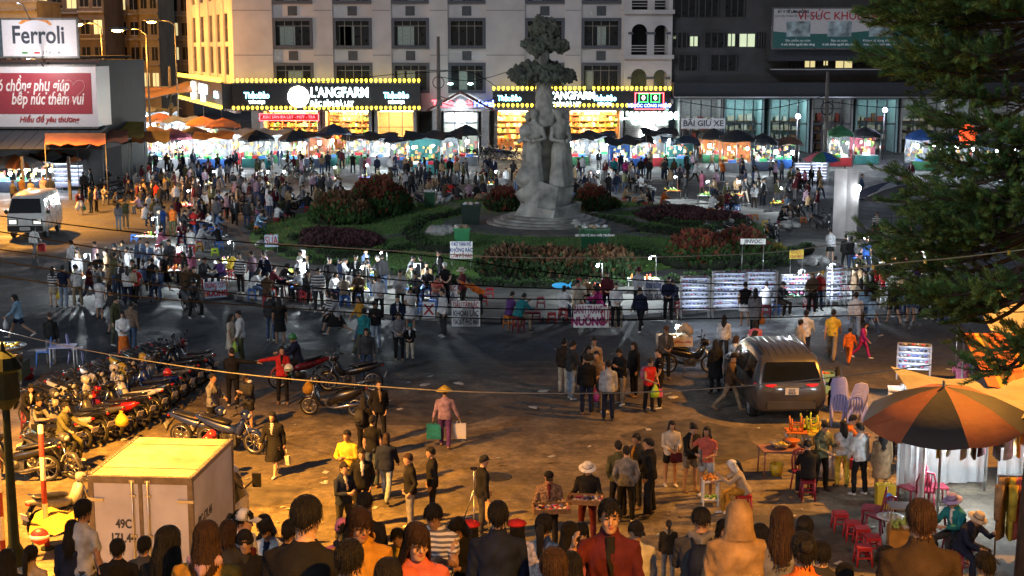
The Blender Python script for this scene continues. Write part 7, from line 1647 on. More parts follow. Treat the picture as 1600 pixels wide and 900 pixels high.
def onback(q,col,label,kind='backpack'):
 o=q['o']; T=q['T']; nk=T['neck']; p=nk-T['u']*.24-T['fw']*.20
 t=thing(kind,label,'bag',Vector(o.location)+Matrix.Rotation(o.rotation_euler.z,3,'Z')@(p*q['s']),o.rotation_euler.z,'bags carried by people'); t.scale=(q['s'],)*3; m_=cloth(col)
 b=MB(); b.loft([ring((0,.02,z_),Vector((1,0,0)),Vector((0,1,0)),w_,d_,14,.6)for z_,w_,d_ in((-.20,.10,.05),(-.18,.135,.085),(0,.14,.095),(.14,.12,.075),(.19,.07,.04))]); b.build('pack',m_,t)
 b=MB(); b.tube([(0,.10,-.12),(0,.115,-.06)],.075,10,flat=((0,1,0),.5)); b.build('pocket',m_,t)
 for s_ in(1,-1):MB().tube([(s_*.07,-.05,.17),(s_*.10,-.17,.24),(s_*.11,-.30,.12),(s_*.11,-.28,-.05),(s_*.09,-.10,-.16)],.015,5).build('strap',m_,t)
 return t
def tray(q,label):
 o=q['o']; h=(q['T']['hands'][1]+q['T']['hands'][-1])/2*q['s']; t=thing('vendor_tray',label,'tray',Vector(o.location)+Matrix.Rotation(o.rotation_euler.z,3,'Z')@(h+Vector((0,-.12,-.05))),o.rotation_euler.z,'trays of the strolling sellers'); b=MB(); b.bbox(-.34,.34,-.22,.22,0,.02); b.bbox(-.34,.34,-.22,-.20,.02,.09); b.bbox(-.34,.34,.20,.22,.02,.09); b.bbox(-.34,-.32,-.2,.2,.02,.09); b.bbox(.32,.34,-.2,.2,.02,.09); b.build('tray_box',M_wood,t); g_=MB()
 for i in range(40):g_.box((rnd.uniform(-.3,.3),rnd.uniform(-.18,.18),.035+.02*rnd.random()),(.07,.05,.03),rnd.randrange(6),rz=rnd.random()*3)
 g_.build('trinkets',GL,t)['kind']='stuff'
FGL=[]
q=P(953,780,'face',0,'jacket.maroon','pants.black','short',D=9.5,inner='black',lod=3,label='person in open maroon jacket over black T-shirt climbing the steps'); held(q,1,'plastic_bag','white','white plastic bag held by the person in maroon jacket')
P(478,775,'stand',172,'sweater.black','pants.black','buzz',D=7.3,label='broad shouldered person in black sweater seen from behind, front left')
P(562,793,'relax',12,'hoodie.mustard','pants.black','bangs',D=8.8,inner='mustard',lod=3,hairc='brown',label='person with fringe in mustard hoodie looking down, front left of centre')
P(652,818,'relax',8,'tee.coral','pants.denim','bangs',D=7.6,lod=3,hairc='brown',label='long haired person in coral top facing the steps')
P(545,843,'stand',175,'shirt.beige','pants.black','short',D=6.8,label='cropped dark hair and beige collar at the bottom edge, below the mustard hoodie')
P(606,872,'stand',180,'shirt.black','pants.black','long',D=6.6,label='long dark hair at the bottom edge below the coral top')
P(675,792,'phone',-12,'tee.finestripes','pants.black','short',D=12.5,label='person in striped white T-shirt looking down behind the coral top')
P(735,813,'stand',175,'coat.grey','pants.black','bob',hat='beret.red',D=13.5,label='person in red beret and grey coat seen from behind')
P(808,812,'stand',185,'jacket.charcoal','pants.black','bob',hat='beret.red',D=14,label='second red beret partly hidden behind the navy jacket')
P(778,783,'stand',180,'jacket.navy','pants.black','short',D=10.5,label='person in plain navy jacket seen from behind, left of centre')
P(712,812,'phone',-25,'sweater.black','pants.black','bob',D=13,label='person in black with hand at face left of the red beret')
P(850,803,'stand',165,'shirt.floral','pants.tan','tail',D=12,label='ponytailed person in pale floral shirt seen from behind')
P(890,815,'stand',185,'shirt.pink','pants.denim','long2',D=11.5,label='long black hair over pink shirt right of the ponytail')
P(909,817,'relax',5,'sweater.mustard','pants.black','bangs',D=13.5,tall=1.5,label='child with fringe in mustard looking towards the steps')
P(893,862,'stand',190,'tee.grey','pants.black','bob',D=9.2,tall=1.3,label='small black haired child with glasses at the bottom edge')
P(865,856,'stand',180,'shirt.tan','pants.black','short',D=6.6,hairc='brown',label='brown haired head at the bottom edge below the pink shirt')
q=P(994,815,'stand',12,'shirt.white','pants.denim','short',hat='cap.black',D=13,tall=1.5,label='person in white cardigan and black cap with maroon bag'); held(q,-1,'handbag','maroon','maroon rucksack hanging from the white cardigan')
P(1045,812,'stand',178,'hoodie.black','pants.denim','tail',tall=1.22,inner='grey',label='child in black hoodie and jeans standing alone near the stairs')
q=P(1095,792,'phone',176,'hoodie.darkgrey','pants.charcoal','short',D=12.5,inner='grey',label='person in dark grey hooded jacket seen from behind'); onback(q,'navy','navy bag slung on the dark grey jacket','shoulder_bag')
P(1133,812,'stand',20,'sweater.darkgrey','pants.black','bob',D=14,tall=1.5,label='dark haired head right of the grey hooded jacket')
P(1155,783,'stand',182,'hood.tan','pants.brown','short',D=9.8,label='person in tan hooded coat with the hood up, from behind')
P(1188,818,'stand',190,'jacket.darkgrey','pants.black','bob',D=13,label='dark haired person right of the tan hood')
P(1222,792,'stand',172,'dress.grey','dress.grey','long',D=10.2,hairc='brown',label='brown haired person in off shoulder grey dress, from behind')
P(1258,806,'stand',160,'tee.white','pants.denim','bun',D=12,label='person in white T-shirt with dark bun')
P(1256,832,'stand',180,'shirt.orange','pants.black','bun',D=8.2,label='person with orange hair clip and rust top at the bottom edge')
P(1283,845,'stand',180,'tee.charcoal','pants.black','short',D=10,tall=1.4,label='dark head between the white T-shirt and the red stools')
P(1383,853,'phone',178,'sweater.brown','pants.black','short',D=8.6,label='dark haired person holding a lit phone at the bottom edge')
P(1440,780,'stand',180,'jacket.darkbrown','pants.black','bald',D=7.6,hairc='brown',label='balding older person in dark brown jacket, front right')
P(1320,880,'stand',180,'tee.black','pants.black','short',D=9.5,label='top of a black haired head left of the lit phone')
P(1540,862,'stand',185,'puffer.yellow','pants.black','short',D=9.6,label='dark haired person with bright yellow collar at bottom right')
P(130,780,'stand',150,'tee.lightgrey','pants.darkgrey','short',D=13.2,label='person in light grey T-shirt standing before the truck doors')
P(112,812,'stand',175,'jacket.navy','pants.navy','long',D=14,label='dark blue figure left of the light grey T-shirt')
P(48,852,'stand',168,'shirt.beige','pants.black','tail',D=12.5,tall=1.5,label='ponytailed person in beige at the lower left')
P(10,858,'stand',180,'jacket.black','pants.black','long',D=11,label='dark haired person in the lower left corner')
P(183,842,'stand',185,'tee.black','pants.black','short',D=12.5,tall=1.45,label='black haired youth before the left truck door')
P(225,838,'stand',175,'tee.darkgrey','pants.black','short',D=13,tall=1.4,label='small child before the right truck door')
P(262,822,'stand',160,'sweater.black','pants.black','long2',D=8.6,label='person with very long black hair in front of the truck')
P(322,814,'stand',178,'hoodie.mustard','pants.black','long',D=8.4,inner='lilac',hairc='brown',label='long haired person in mustard hoodie with pale hood')
P(356,812,'stand',170,'sweater.charcoal','pants.black','bob',D=12,hairc='brown',label='brown bob head right of the mustard hoodie')
P(380,796,'relax',75,'shirt.white','pants.paledenim','tail',hat='cap.white',D=12.5,label='person in white cap and shirt beside the truck side')
P(382,830,'stand',10,'hoodie.black','pants.black','short',hat='beanie.black',D=12.2,tall=1.3,label='child in black patterned hoodie and beanie facing the steps')
P(412,804,'stand',190,'jacket.black','pants.black','short',D=14,label='short dark hair behind the bob haired person in white')
P(414,815,'phone',-10,'jacket.white','pants.black','bob',D=12.8,label='bob haired person in white jacket looking down')
P(452,812,'stand',170,'tee.navy','pants.black','short',D=12.5,label='navy shoulder right behind the black sweater')
P(570,770,'stand',165,'jacket.black','pants.black','short',hat='cap.black',D=13.5,label='person in black leather jacket and black cap')
P(645,822,'stand',0,'hoodie.white','pants.black','short',hat='beanie.white',D=15,tall=1.35,label='child in white animal cap behind the coral top')
P(622,826,'stand',40,'hoodie.yellow','pants.black','short',D=14,tall=1.3,label='small child in bright yellow behind the coral top')
P(535,812,'stand',190,'hoodie.pink','pants.black','short',hat='beanie.pink',D=12.5,tall=1.35,label='child in pink hood left of the mustard hoodie')
P(1480,862,'stand',185,'sweater.charcoal','pants.black','short',D=10.5,label='dark head right of the brown jacket')
pl=''
q=P(425,643,'walk',-15,'coat.black','dress.finestripes','long','walking right of the parked blue bikes',inner='finestripes',label='person in long black cardigan over striped dress walking'); held(q,1,'handbag','cream','cream handbag of the person in striped dress')
P(542,672,'crossed',-20,'sweater.yellow','pants.black','short',label='person in yellow sweater with dark braces, arms crossed')
P(537,722,'crossed',40,'jacket.navy','pants.charcoal','short',label='person in navy jacket with arms crossed, left of the track jacket',inner='cream')
P(565,700,'pocket',10,'jacket.black','pants.black','short',inner='white',label='smiling person in black track jacket with white piping')
P(582,648,'stand',165,'tee.black','pants.denim','short',label='person in black T-shirt behind the yellow sweater')
P(604,676,'walk',172,'puffer.navy','pants.paledenim','bob',label='person in navy puffer jacket and pale jeans walking away',hairc='brown')
P(637,708,'pocket',-70,'jacket.black','pants.grey','short',label='person in black leather jacket and grey jeans, hands in pockets',hairc='brown')
P(672,698,'pocket',-80,'sweater.black','pants.black','short',label='slim person all in black right of the leather jacket')
q=P(757,711,'relax',110,'shirt.black','pants.charcoal','short',hat='cap.charcoal',label='person in cap and black shirt beside the tripod'); held(q,-1,'tote_bag','tan','tan printed tote of the person beside the tripod',-.1)
q=P(858,737,'tray',5,'jacket.plaid','pants.black','short',hat='cap.black',label='seller in black cap and plaid jacket carrying a tray'); tray(q,'wooden trinket tray of the seller in plaid')
q=P(918,724,'tray',-8,'shirt.black','pants.maroon','short',hat='bucket.white',label='seller in white brimmed hat carrying a tray',inner='black'); tray(q,'wooden trinket tray of the seller in white hat')
P(966,688,'pocket',190,'jacket.olive','pants.black','short',label='person in olive jacket at the left of the four men')
P(979,696,'pocket',178,'sweater.grey','pants.black','short',label='person in grey sweater in front of the four men')
P(994,677,'pocket',-60,'jacket.charcoal','pants.charcoal','short',inner='mustard',label='person in dark jacket with mustard collar at the back of the four men')
P(1013,684,'pocket',-100,'jacket.black','wide.black','short',label='tallest person in black at the right of the four men',tall=1.72)
q=P(1050,657,'front',8,'sweater.cream','shorts.black','long',label='person in cream top and shorts with clasped hands'); held(q,1,'handbag','maroon','dark red handbag before the cream top',-.15)
q=P(1086,663,'phone',30,'sweater.black','shorts.grey','bun',label='person in black top eating beside the red T-shirt'); held(q,1,'tote_bag','grey','grey tote between the two eating people')
P(1105,666,'face',-30,'tee.coral','shorts.paledenim','long',label='person in coral red T-shirt and denim shorts eating',shoe=M_shoew)
P(1142,720,'sitb',-85,'sweater.beige','pants.mustard','tail',hat='scarf.white',label='squatting snack seller wrapped in a cream head scarf')
q=P(695,606,'carry',178,'sweater.lilac','pants.purple','short',hat='cone.yellow',label='person in yellow conical hat and lilac sweater walking away',tall=1.52); held(q,1,'tote_bag','teal','teal and yellow bag in the right hand of the conical hat person'); held(q,-1,'tote_bag','white','white board bag in the left hand of the conical hat person')
P(592,592,'pocket',20,'jacket.black','pants.black','short',label='person in black jacket beside the nearest scooter',inner='tan')
q=P(568,618,'stand',160,'jacket.black','pants.black','long',label='long haired person in black jacket with rucksack'); onback(q,'charcoal','charcoal rucksack beside the nearest scooter')
q=P(440,540,'point',8,'jacket.red','pants.black','short',label='person in red and black jacket pointing left',inner='black')
t=thing('helmet','white and green helmet held by the person in red jacket','helmet',at(451,578,1.1),0,'loose helmets'); hat_mb('helmet').build('shell',[mat('helmet white',(.6,.62,.55),.3),PL['green']],t)
P(458,522,'ride',-75,'jacket.navy','pants.black','short',hat='helmet.green',label='rider in navy with green helmet behind the red jacket',base=.30)
P(362,543,'point',172,'jacket.black','pants.black','buzz',label='person in black jacket with red hem stretching out an arm',inner='red')
P(332,583,'face',60,'jacket.grey','pants.black','short',label='person in grey jacket with hand at mouth by the motorbikes',inner='charcoal')
P(381,584,'phone',-40,'hoodie.charcoal','shorts.black','short',hat='cap.charcoal',label='person in charcoal hoodie and shorts with lit phone',inner='white')
P(102,628,'ride',60,'jacket.olive','pants.olive','short',label='person in olive jacket sitting among the motorbikes',base=.28)
P(50,600,'sitb',40,'jacket.black','pants.black','short','below the corn cart'); P(62,620,'sit',60,'shirt.grey','pants.black','short','below the corn cart')
q=P(22,460,'stride',-75,'hoodie.lightblue','shorts.navy','long',label='person in pale blue hoodie and shorts walking left',inner='lightblue'); held(q,1,'plastic_bag','white','white carrier bag of the pale blue hoodie')
P(77,488,'relax',190,'jacket.black','pants.grey','buzz',label='person in black jacket standing at the pale blue table',hairc='brown')
for a in crowd('82 416 relax 150 sweater.stripes skirt.beige long|117 413 relax -150 shirt.white pants.khaki|155 432 stand 190 dress.white dress.white bob|172 452 walk -60 shirt.charcoal knee.grey|181 463 relax 70 jacket.olive pants.camo|205 470 stand 160 jacket.plaid pants.denim|191 486 front 10 sweater.white long.orange long|152 396 phone 20 tee.black pants.charcoal|164 390 stand -30 shirt.tan k|198 415 stand 180 shirt.white k long'):P(*a,'in the left road group')
q=P(98,414,'stand',170,'tee.navy','pants.paledenim','short','in the left road group'); held(q,1,'plastic_bag','yellow','yellow plastic bag in the left road group')
q=P(211,413,'walk',178,'tee.red','pants.black','short',label='person in red T-shirt with pale rucksack in the left road group'); onback(q,'beige','pale rucksack on the red T-shirt')
P(178,381,'ride',15,'jacket.darkbrown','pants.black','short',hat='helmet.charcoal',label='rider coming towards the camera with the headlamp on',base=.28)
o=bike(181,428,15,'under','black','motorbike with lit headlamp coming down the left road',group='motorbikes across the square'); t=MB().ell((0,-.60,.93),(.09,.04,.075),10,6).build('lit_headlamp',E_warm,o); point('headlamp_light',(0,-.8,.93),35,(1,.85,.6),o,.06)
bike(300,488,35,'scoot','grey','grey scooter riding along the left kerb',group='motorbikes across the square'); P(302,436,'ride',35,'jacket.darkgrey','pants.black','short',hat='helmet.black',label='rider on the grey scooter along the left kerb',base=.25)
q=P(361,490,'stand',80,'dress.cream','dress.cream','long',label='long haired person in cream dress turned to the man in white'); q=P(372,485,'relax',-70,'shirt.white','pants.olive','short',label='person in white shirt carrying a yellow green bag'); held(q,1,'plastic_bag','lime','yellow green bag beside the cream dress')
P(422,456,'stand',178,'jacket.charcoal','pants.denim','short',label='person in charcoal jacket and jeans seen from behind, left of the black dress'); P(436,464,'stand',190,'dress.black','dress.black','long2',label='long haired person in black dress beside the charcoal jacket')
P(512,452,'walk',-80,'sweater.stripes','knee.black','long',label='person in striped sweater walking left'); P(521,458,'stride',-85,'sweater.lightgrey','knee.black','bob',label='person in light grey sweater and black skirt walking left')
P(560,462,'walk',-60,'sweater.mustard','pants.denim','bob',label='person in mustard sweater stepping off the kerb'); P(584,471,'phone',-20,'jacket.black','pants.paledenim','short',label='person in open black jacket and white T-shirt holding a cup'); P(569,481,'stride',160,'jacket.teal','pants.olive','short',label='dark teal figure behind the open black jacket')
P(572,512,'stand',10,'jacket.darkgrey','pants.denim','bob',label='person in dark grey jacket and jeans facing the stairs',inner='darkgrey'); P(621,461,'front',5,'jacket.navy','pants.black','short',label='person in navy jacket over printed white T-shirt',inner='white'); P(642,449,'phone',15,'dress.white','dress.white','long',label='person in white dress right of the navy jacket')
P(623,487,'front',10,'sweater.grey','pants.black','bob',label='person in grey sweater beside the child with teal beanie'); P(640,506,'front',0,'jacket.black','pants.cream','short',hat='beanie.teal',tall=1.18,label='child in teal beanie and cream trousers',inner='white')
P(691,451,'stand',-60,'shirt.white','pants.charcoal','short',label='person in white shirt standing by the menu boards'); P(731,436,'bend',-80,'jacket.orange','pants.black','short',label='person in orange jacket bending over a basket',z=.13)
q=P(882,528,'stand',150,'jacket.darkbrown','pants.cream','short',label='person in dark brown blazer and cream trousers, left of the group'); q=P(896,532,'front',120,'sweater.charcoal','pants.paledenim','short',label='person in charcoal sweater with a pale sling bag'); held(q,1,'handbag','cream','pale sling bag in the mid road group',-.1)
q=P(917,553,'stand',185,'jacket.black','pants.navy','short',label='person in black jacket seen from behind in the mid road group'); held(q,-1,'plastic_bag','purple','purple plastic bag beside the black jacket')
P(951,562,'stand',178,'jacket.lightgrey','pants.navy','short',label='person in light grey jacket seen from behind'); P(921,540,'phone',30,'sweater.charcoal','pants.grey','long',label='long haired person in the middle of the mid road group'); P(928,527,'stand',10,'shirt.beige','pants.black','short',label='person in beige shirt at the back of the mid road group'); P(932,548,'face',-20,'vest.tan','pants.grey','short',label='person in tan vest eating in the mid road group')
P(965,545,'phone',-50,'jacket.black','pants.khaki','short',label='person in black jacket and khaki trousers looking down'); P(990,534,'stand',-60,'puffer.black','pants.black','bob',label='person in shiny black puffer jacket')
q=P(1017,560,'front',35,'vest.red','pants.black','short',hat='beanie.charcoal',label='toy seller in red vest and dark beanie loaded with bags',tall=1.5); held(q,1,'handbag','pink','pink rucksack of the toy seller'); held(q,-1,'plastic_bag','lime','colourful bag of toys held by the toy seller'); onback(q,'pink','pink soft toy bag on the toy seller')
P(1028,544,'relax',-80,'tee.black','pants.black','short',label='person in black T-shirt behind the toy seller'); P(1041,509,'front',10,'jacket.darkgrey','pants.black','short',hat='cap.brown',label='seller in brown cap working over the lit snack box',inner='grey')
P(1118,530,'stand',200,'coat.black','pants.black','long2',label='long haired person in black coat right of the snack box'); P(1132,491,'stand',165,'sweater.white','pants.charcoal','long',label='long haired person in white top and dark trousers, from behind'); P(1151,524,'relax',100,'sweater.white','pants.denim','bob',label='person in white sweater behind the SUV bonnet',hairc='brown'); P(1181,516,'relax',80,'sweater.brown','pants.black','long',label='person in brown sweater just beyond the SUV'); P(1180,500,'stand',-170,'sweater.pink','pants.black','bob',label='person in pink sweater just beyond the SUV'); P(1147,552,'walk',75,'jacket.brown','pants.khaki','short',hat='cap.black',label='person in brown jacket walking past the SUV')
P(1252,499,'relax',120,'shirt.beige','pants.black','bun',label='person in beige shirt right behind the SUV'); P(1260,484,'walk',160,'shirt.white','pants.navy','short',label='person in white shirt right behind the SUV'); P(1303,483,'walk',160,'polo.yellow','pants.khaki','short',label='person in yellow polo leading two children',tall=1.7); P(1329,512,'walk',150,'sweater.orange','pants.orange','short',tall=1.2,label='child all in orange holding a hand'); P(1352,504,'walk',60,'jacket.magenta','pants.magenta','bob',tall=1.22,label='child in pink and white tracksuit',inner='white')
q=P(1338,456,'walk',170,'shirt.white','pants.paledenim','short',label='person in white shirt and pale jeans with black bag'); held(q,-1,'plastic_bag','charcoal','black bag of the white shirt'); P(1353,444,'stand',180,'shirt.lightblue','shorts.denim','long',label='person in denim shorts behind the white shirt'); q=P(1366,460,'stride',120,'jacket.lightblue','pants.denim','bob',label='person in pale denim jacket walking right',inner='lightblue'); held(q,1,'plastic_bag','white','white bag of the pale denim jacket')
P(1397,440,'walk',-170,'sweater.black','shorts.black','short',label='person in black sweater and shorts near the conifer'); P(1425,436,'stand',178,'tee.rainbow','shorts.denim','long',label='person in rainbow striped T-shirt and denim shorts'); P(1455,430,'stand',178,'tee.green','pants.black','short','beside the rainbow striped shirt'); P(1475,434,'stand',170,'tee.white','pants.denim','short','beside the rainbow striped shirt')
P(1310,572,'sit',178,'jacket.black','pants.black','long',label='long haired person on a blue stool beside the lavender chairs'); P(1503,553,'sit',170,'sweater.pink','pants.black','tail',label='person in pale pink on a stool behind the striped awning')
P(1262,688,'sit',178,'jacket.black','pants.black','short',hat='beanie.black',label='seller in black jacket and beanie seated at the basin table')
q=P(1318,656,'stand',-170,'sweater.white','pants.yellow','long',label='person in white top and yellow trousers by the basin table'); held(q,-1,'handbag','red','small red handbag of the yellow trousers',-.1); P(1343,660,'relax',-150,'shirt.white','pants.black','short',label='person in white shirt and black trousers beside the yellow trousers',shoe=M_shoew); P(1380,668,'stand',175,'coat.tan','shorts.black','long2',label='long haired person in tan coat left of the plastic sheet'); P(1292,660,'phone',30,'shirt.camo','pants.black','short',label='person in patterned dark shirt behind the basin table'); P(1335,648,'sit',100,'tee.orange','pants.black','short',label='person in orange behind the yellow trousers')
P(1488,773,'sit',-60,'jacket.teal','pants.charcoal','short',hat='bucket.lavender',label='clothes seller in teal coat and lavender hat',tall=1.75); P(1530,802,'sitb',30,'jacket.navy','pants.navy','short',hat='bucket.cream',label='clothes seller in navy jacket and cream hat',tall=1.7)
zz=.13
for a in crowd('430 415 sit 150 jacket.maroon k|450 412 sitb 60 jacket.charcoal k|463 420 sit -60 shirt.lightgrey k bob|418 425 sit 170 jacket.brown pants.denim|405 420 sitb 120 sweater.white k long|482 422 sit 10 jacket.charcoal k|497 418 relax 30 shirt.stripes k|515 402 relax -20 jacket.black k|525 425 sit 80 shirt.white k bob|538 428 sit 190 sweater.beige k bob|560 424 sit -30 jacket.brown k|592 430 front 10 shirt.white k|625 422 front 0 jacket.lightgrey k|648 425 sit 20 jacket.darkgrey k|667 418 sit -20 jacket.black k|684 430 sit 60 tee.coral k bob|802 455 sit 120 sweater.purple pants.khaki|820 458 sitb 130 jacket.teal pants.khaki|882 446 sit 150 shirt.white pants.denim bob|930 446 sit -120 sweater.magenta k bob|917 432 sit 20 sweater.tan k|949 424 front 10 jacket.maroon k|933 442 sit 0 tee.coral k bob|1050 436 sit -10 jacket.navy k|1225 440 sit 10 jacket.charcoal k|1270 425 front -20 sweater.brown k long|1283 422 front 10 sweater.red k bob|1268 435 sit 20 shirt.grey k bob|1198 440 sit 160 shirt.white k'):P(*a,'on the front pavement',z=zz)
P(468,401,'front',5,'jacket.grey','pants.black','short',hat='helmet.white',z=zz,label='person in white helmet behind the left front tables'); P(695,410,'front',10,'tee.black','pants.black','short',hat='cap.white',z=zz,label='person in white cap and black T-shirt on the front pavement'); P(721,418,'relax',-60,'sweater.maroon','pants.black','short',hat='bucket.cream',z=zz,label='seller in cream brimmed hat and maroon beside the orange jacket'); P(905,435,'sit',0,'jacket.cream','pants.black','short',hat='beanie.red',z=zz,label='child in red hat behind the rice paper placard'); P(903,437,'relax',60,'shirt.cream','pants.black','short',z=zz,label='person in cream shirt left of the violet lamp'); P(963,441,'front',5,'sweater.white','pants.black','short',z=zz,label='person in white sweater with red cuffs behind the drinks placard'); P(998,418,'front',10,'jacket.lightgrey','pants.black','short',hat='bucket.maroon',z=zz,label='cart seller in maroon hat by the round lamp'); P(1000,449,'walk',-30,'jacket.navy','pants.black','short',label='person in navy jacket stepping off the kerb before the cart'); P(1165,440,'stand',178,'vest.black','skirt.white','bun',label='person in black top and white skirt before the third rack',z=zz); q=P(1181,450,'stand',165,'coat.grey','pants.black','long',label='person in long grey coat before the third rack',z=.0); held(q,-1,'plastic_bag','orange','orange plastic bag before the lit racks'); P(1045,432,'front',-10,'jacket.navy','pants.black','short','left of the lit racks',z=zz)
q=P(124,296,'walk',25,'jacket.maroon','skirt.white','long',label='person in maroon cardigan and white skirt crossing behind the minivan',inner='white'); held(q,1,'plastic_bag','green','dark green bag of the maroon cardigan'); held(q,-1,'plastic_bag','white','pale bag of the maroon cardigan')
P(184,315,'stand',175,'jacket.grey','pants.paledenim','long',label='long haired person in grey jacket walking away with a companion'); P(195,310,'stand',182,'vest.olive','pants.khaki','short',label='person in olive vest and khaki trousers walking away'); q=P(53,353,'walk',170,'jacket.white','pants.grey','bob',label='person in white jacket walking past the minivan bumper'); held(q,-1,'tote_bag','red','red and white bag by the minivan')
for a in crowd('313 308 sit 170 sweater.yellow k tail|352 304 sit -60 jacket.black k|339 306 sit 60 jacket.grey k|302 326 sit 150 sweater.red k|312 325 sit -120 sweater.maroon k bob|290 328 sit 80 jacket.charcoal k|297 354 sit 175 vest.white pants.denim|320 350 sitb 120 shirt.lightgrey pants.grey|336 350 sit -110 jacket.black k|254 356 sit 60 sweater.pink k bob|283 345 sit 20 sweater.maroon k|263 374 front -30 jacket.charcoal k|252 380 sit 20 shirt.white k bob|286 394 relax -20 tee.black k bob|298 390 stand 160 sweater.pink k long|320 402 sit 20 jacket.charcoal k|341 403 sit -30 sweater.purple k bob|365 391 sit 150 sweater.yellow k long|392 392 relax -90 sweater.lilac k|292 412 relax 20 jacket.brown k|303 416 relax -10 jacket.darkbrown pants.charcoal|247 326 stand 100 jacket.charcoal k|257 322 stand 170 tee.blue pants.denim|268 320 stand -160 tee.orange pants.olive|278 308 stand 150 jacket.maroon k long|345 330 sit 100 jacket.denim k|325 330 sit -80 jacket.white k bob'):P(*a,'in the crowd left of the garden',z=(zz if a[1]>318 and a[0]>240 else 0))
P(338,309,'stand',165,'hoodie.grey','pants.denim','short',label='person in grey hoodie and jeans standing in the crowd left of the garden',inner='grey'); P(374,395,'stand',-20,'shirt.stripes','pants.black','short',label='person in broad black and white stripes on the left pavement',z=zz); P(258,396,'stride',70,'dress.black','dress.black','bob',label='person in black dress striding along the left kerb',z=zz)
for a in crowd('20 282 stand 150 jacket.charcoal k|33 276 stand 190 jacket.brown k|47 280 stand 160 shirt.grey k bob|67 275 stand 10 shirt.lilac k bob|78 275 stand 170 jacket.navy k|168 262 stand 60 jacket.black k|183 250 stand 20 sweater.olive k|212 266 stand 175 shirt.white k|223 258 stand 160 jacket.maroon k bob|231 254 relax -120 sweater.red pants.denim|243 244 walk 30 jacket.charcoal k|252 263 walk 170 sweater.tan k long|259 272 stand 190 sweater.yellow k bob|245 284 stand 150 sweater.red k|251 288 stand 178 jacket.black k|273 286 stand 185 puffer.lightgrey k|267 250 stand 60 jacket.black k|281 250 stand -60 jacket.charcoal k|290 257 stand 150 shirt.olive k|300 250 stand 178 shirt.lightgrey pants.charcoal|310 250 stand -170 jacket.charcoal k long|355 244 stand 170 jacket.navy k|365 256 stand 20 sweater.white k bob|373 272 stand 20 sweater.grey k|383 277 stand -160 jacket.white k|390 285 stand 100 jacket.maroon k|205 250 walk 20 jacket.denim k|235 238 stand 170 jacket.grey k|260 238 stand 160 jacket.brown k|325 246 stand 190 sweater.pink k long|340 240 walk 30 jacket.black pants.denim|160 250 stand 30 shirt.white k bob|198 268 relax 20 sweater.maroon k'):P(*a,'in the left market street')
for a in crowd('425 236 stand 178 dress.white dress.white long|437 230 stand 170 jacket.navy pants.denim|450 236 stand 150 jacket.brown k|470 236 stand 185 jacket.black k|460 232 stand 160 sweater.red k bob|482 230 stand 20 sweater.olive k|497 233 walk 160 sweater.red knee.black long|503 241 stand 178 jacket.tan pants.denim long|512 236 stand 170 jacket.charcoal pants.navy|530 231 stand 178 jacket.black pants.khaki|537 230 stand 190 shirt.white pants.khaki|551 239 pocket 178 tee.black k|565 241 stand 150 jacket.grey k|574 241 stand -150 sweater.pink pants.white bob|610 243 stand 160 sweater.white k|634 241 stand 170 jacket.tan pants.denim|641 245 stand 180 jacket.brown pants.lightgrey long|662 245 stand -90 tee.black shorts.white long|682 245 stand 170 jacket.charcoal k|690 250 stand 150 sweater.tan k bob|703 246 stand 180 jacket.black k|714 240 stand 10 sweater.coral k long|728 247 walk 60 jacket.grey pants.charcoal|759 244 stand 170 jacket.navy pants.denim|802 250 stand 160 jacket.charcoal k bob|808 262 stand 170 jacket.brown k|910 243 stand 170 shirt.white pants.denim|1002 246 pocket 178 jacket.black k|1015 247 pocket 182 jacket.black pants.charcoal|1038 248 stand 175 jacket.charcoal pants.navy|1053 247 stand 190 jacket.brown k bob|1075 249 stand 150 jacket.black k long|1062 262 stand 160 jacket.charcoal k bob|1097 267 stand 178 dress.pink dress.pink bob|978 250 stand 5 sweater.magenta k bob|1088 252 walk 60 shirt.white k|960 246 stand 170 jacket.teal k|1130 250 stand 20 sweater.orange k|1160 252 stand 170 jacket.charcoal k|1240 258 stand 20 tee.lightblue k|1222 205 stand 20 tee.lightblue k|420 246 stand 60 shirt.teal k'):P(*a,'on the far road')
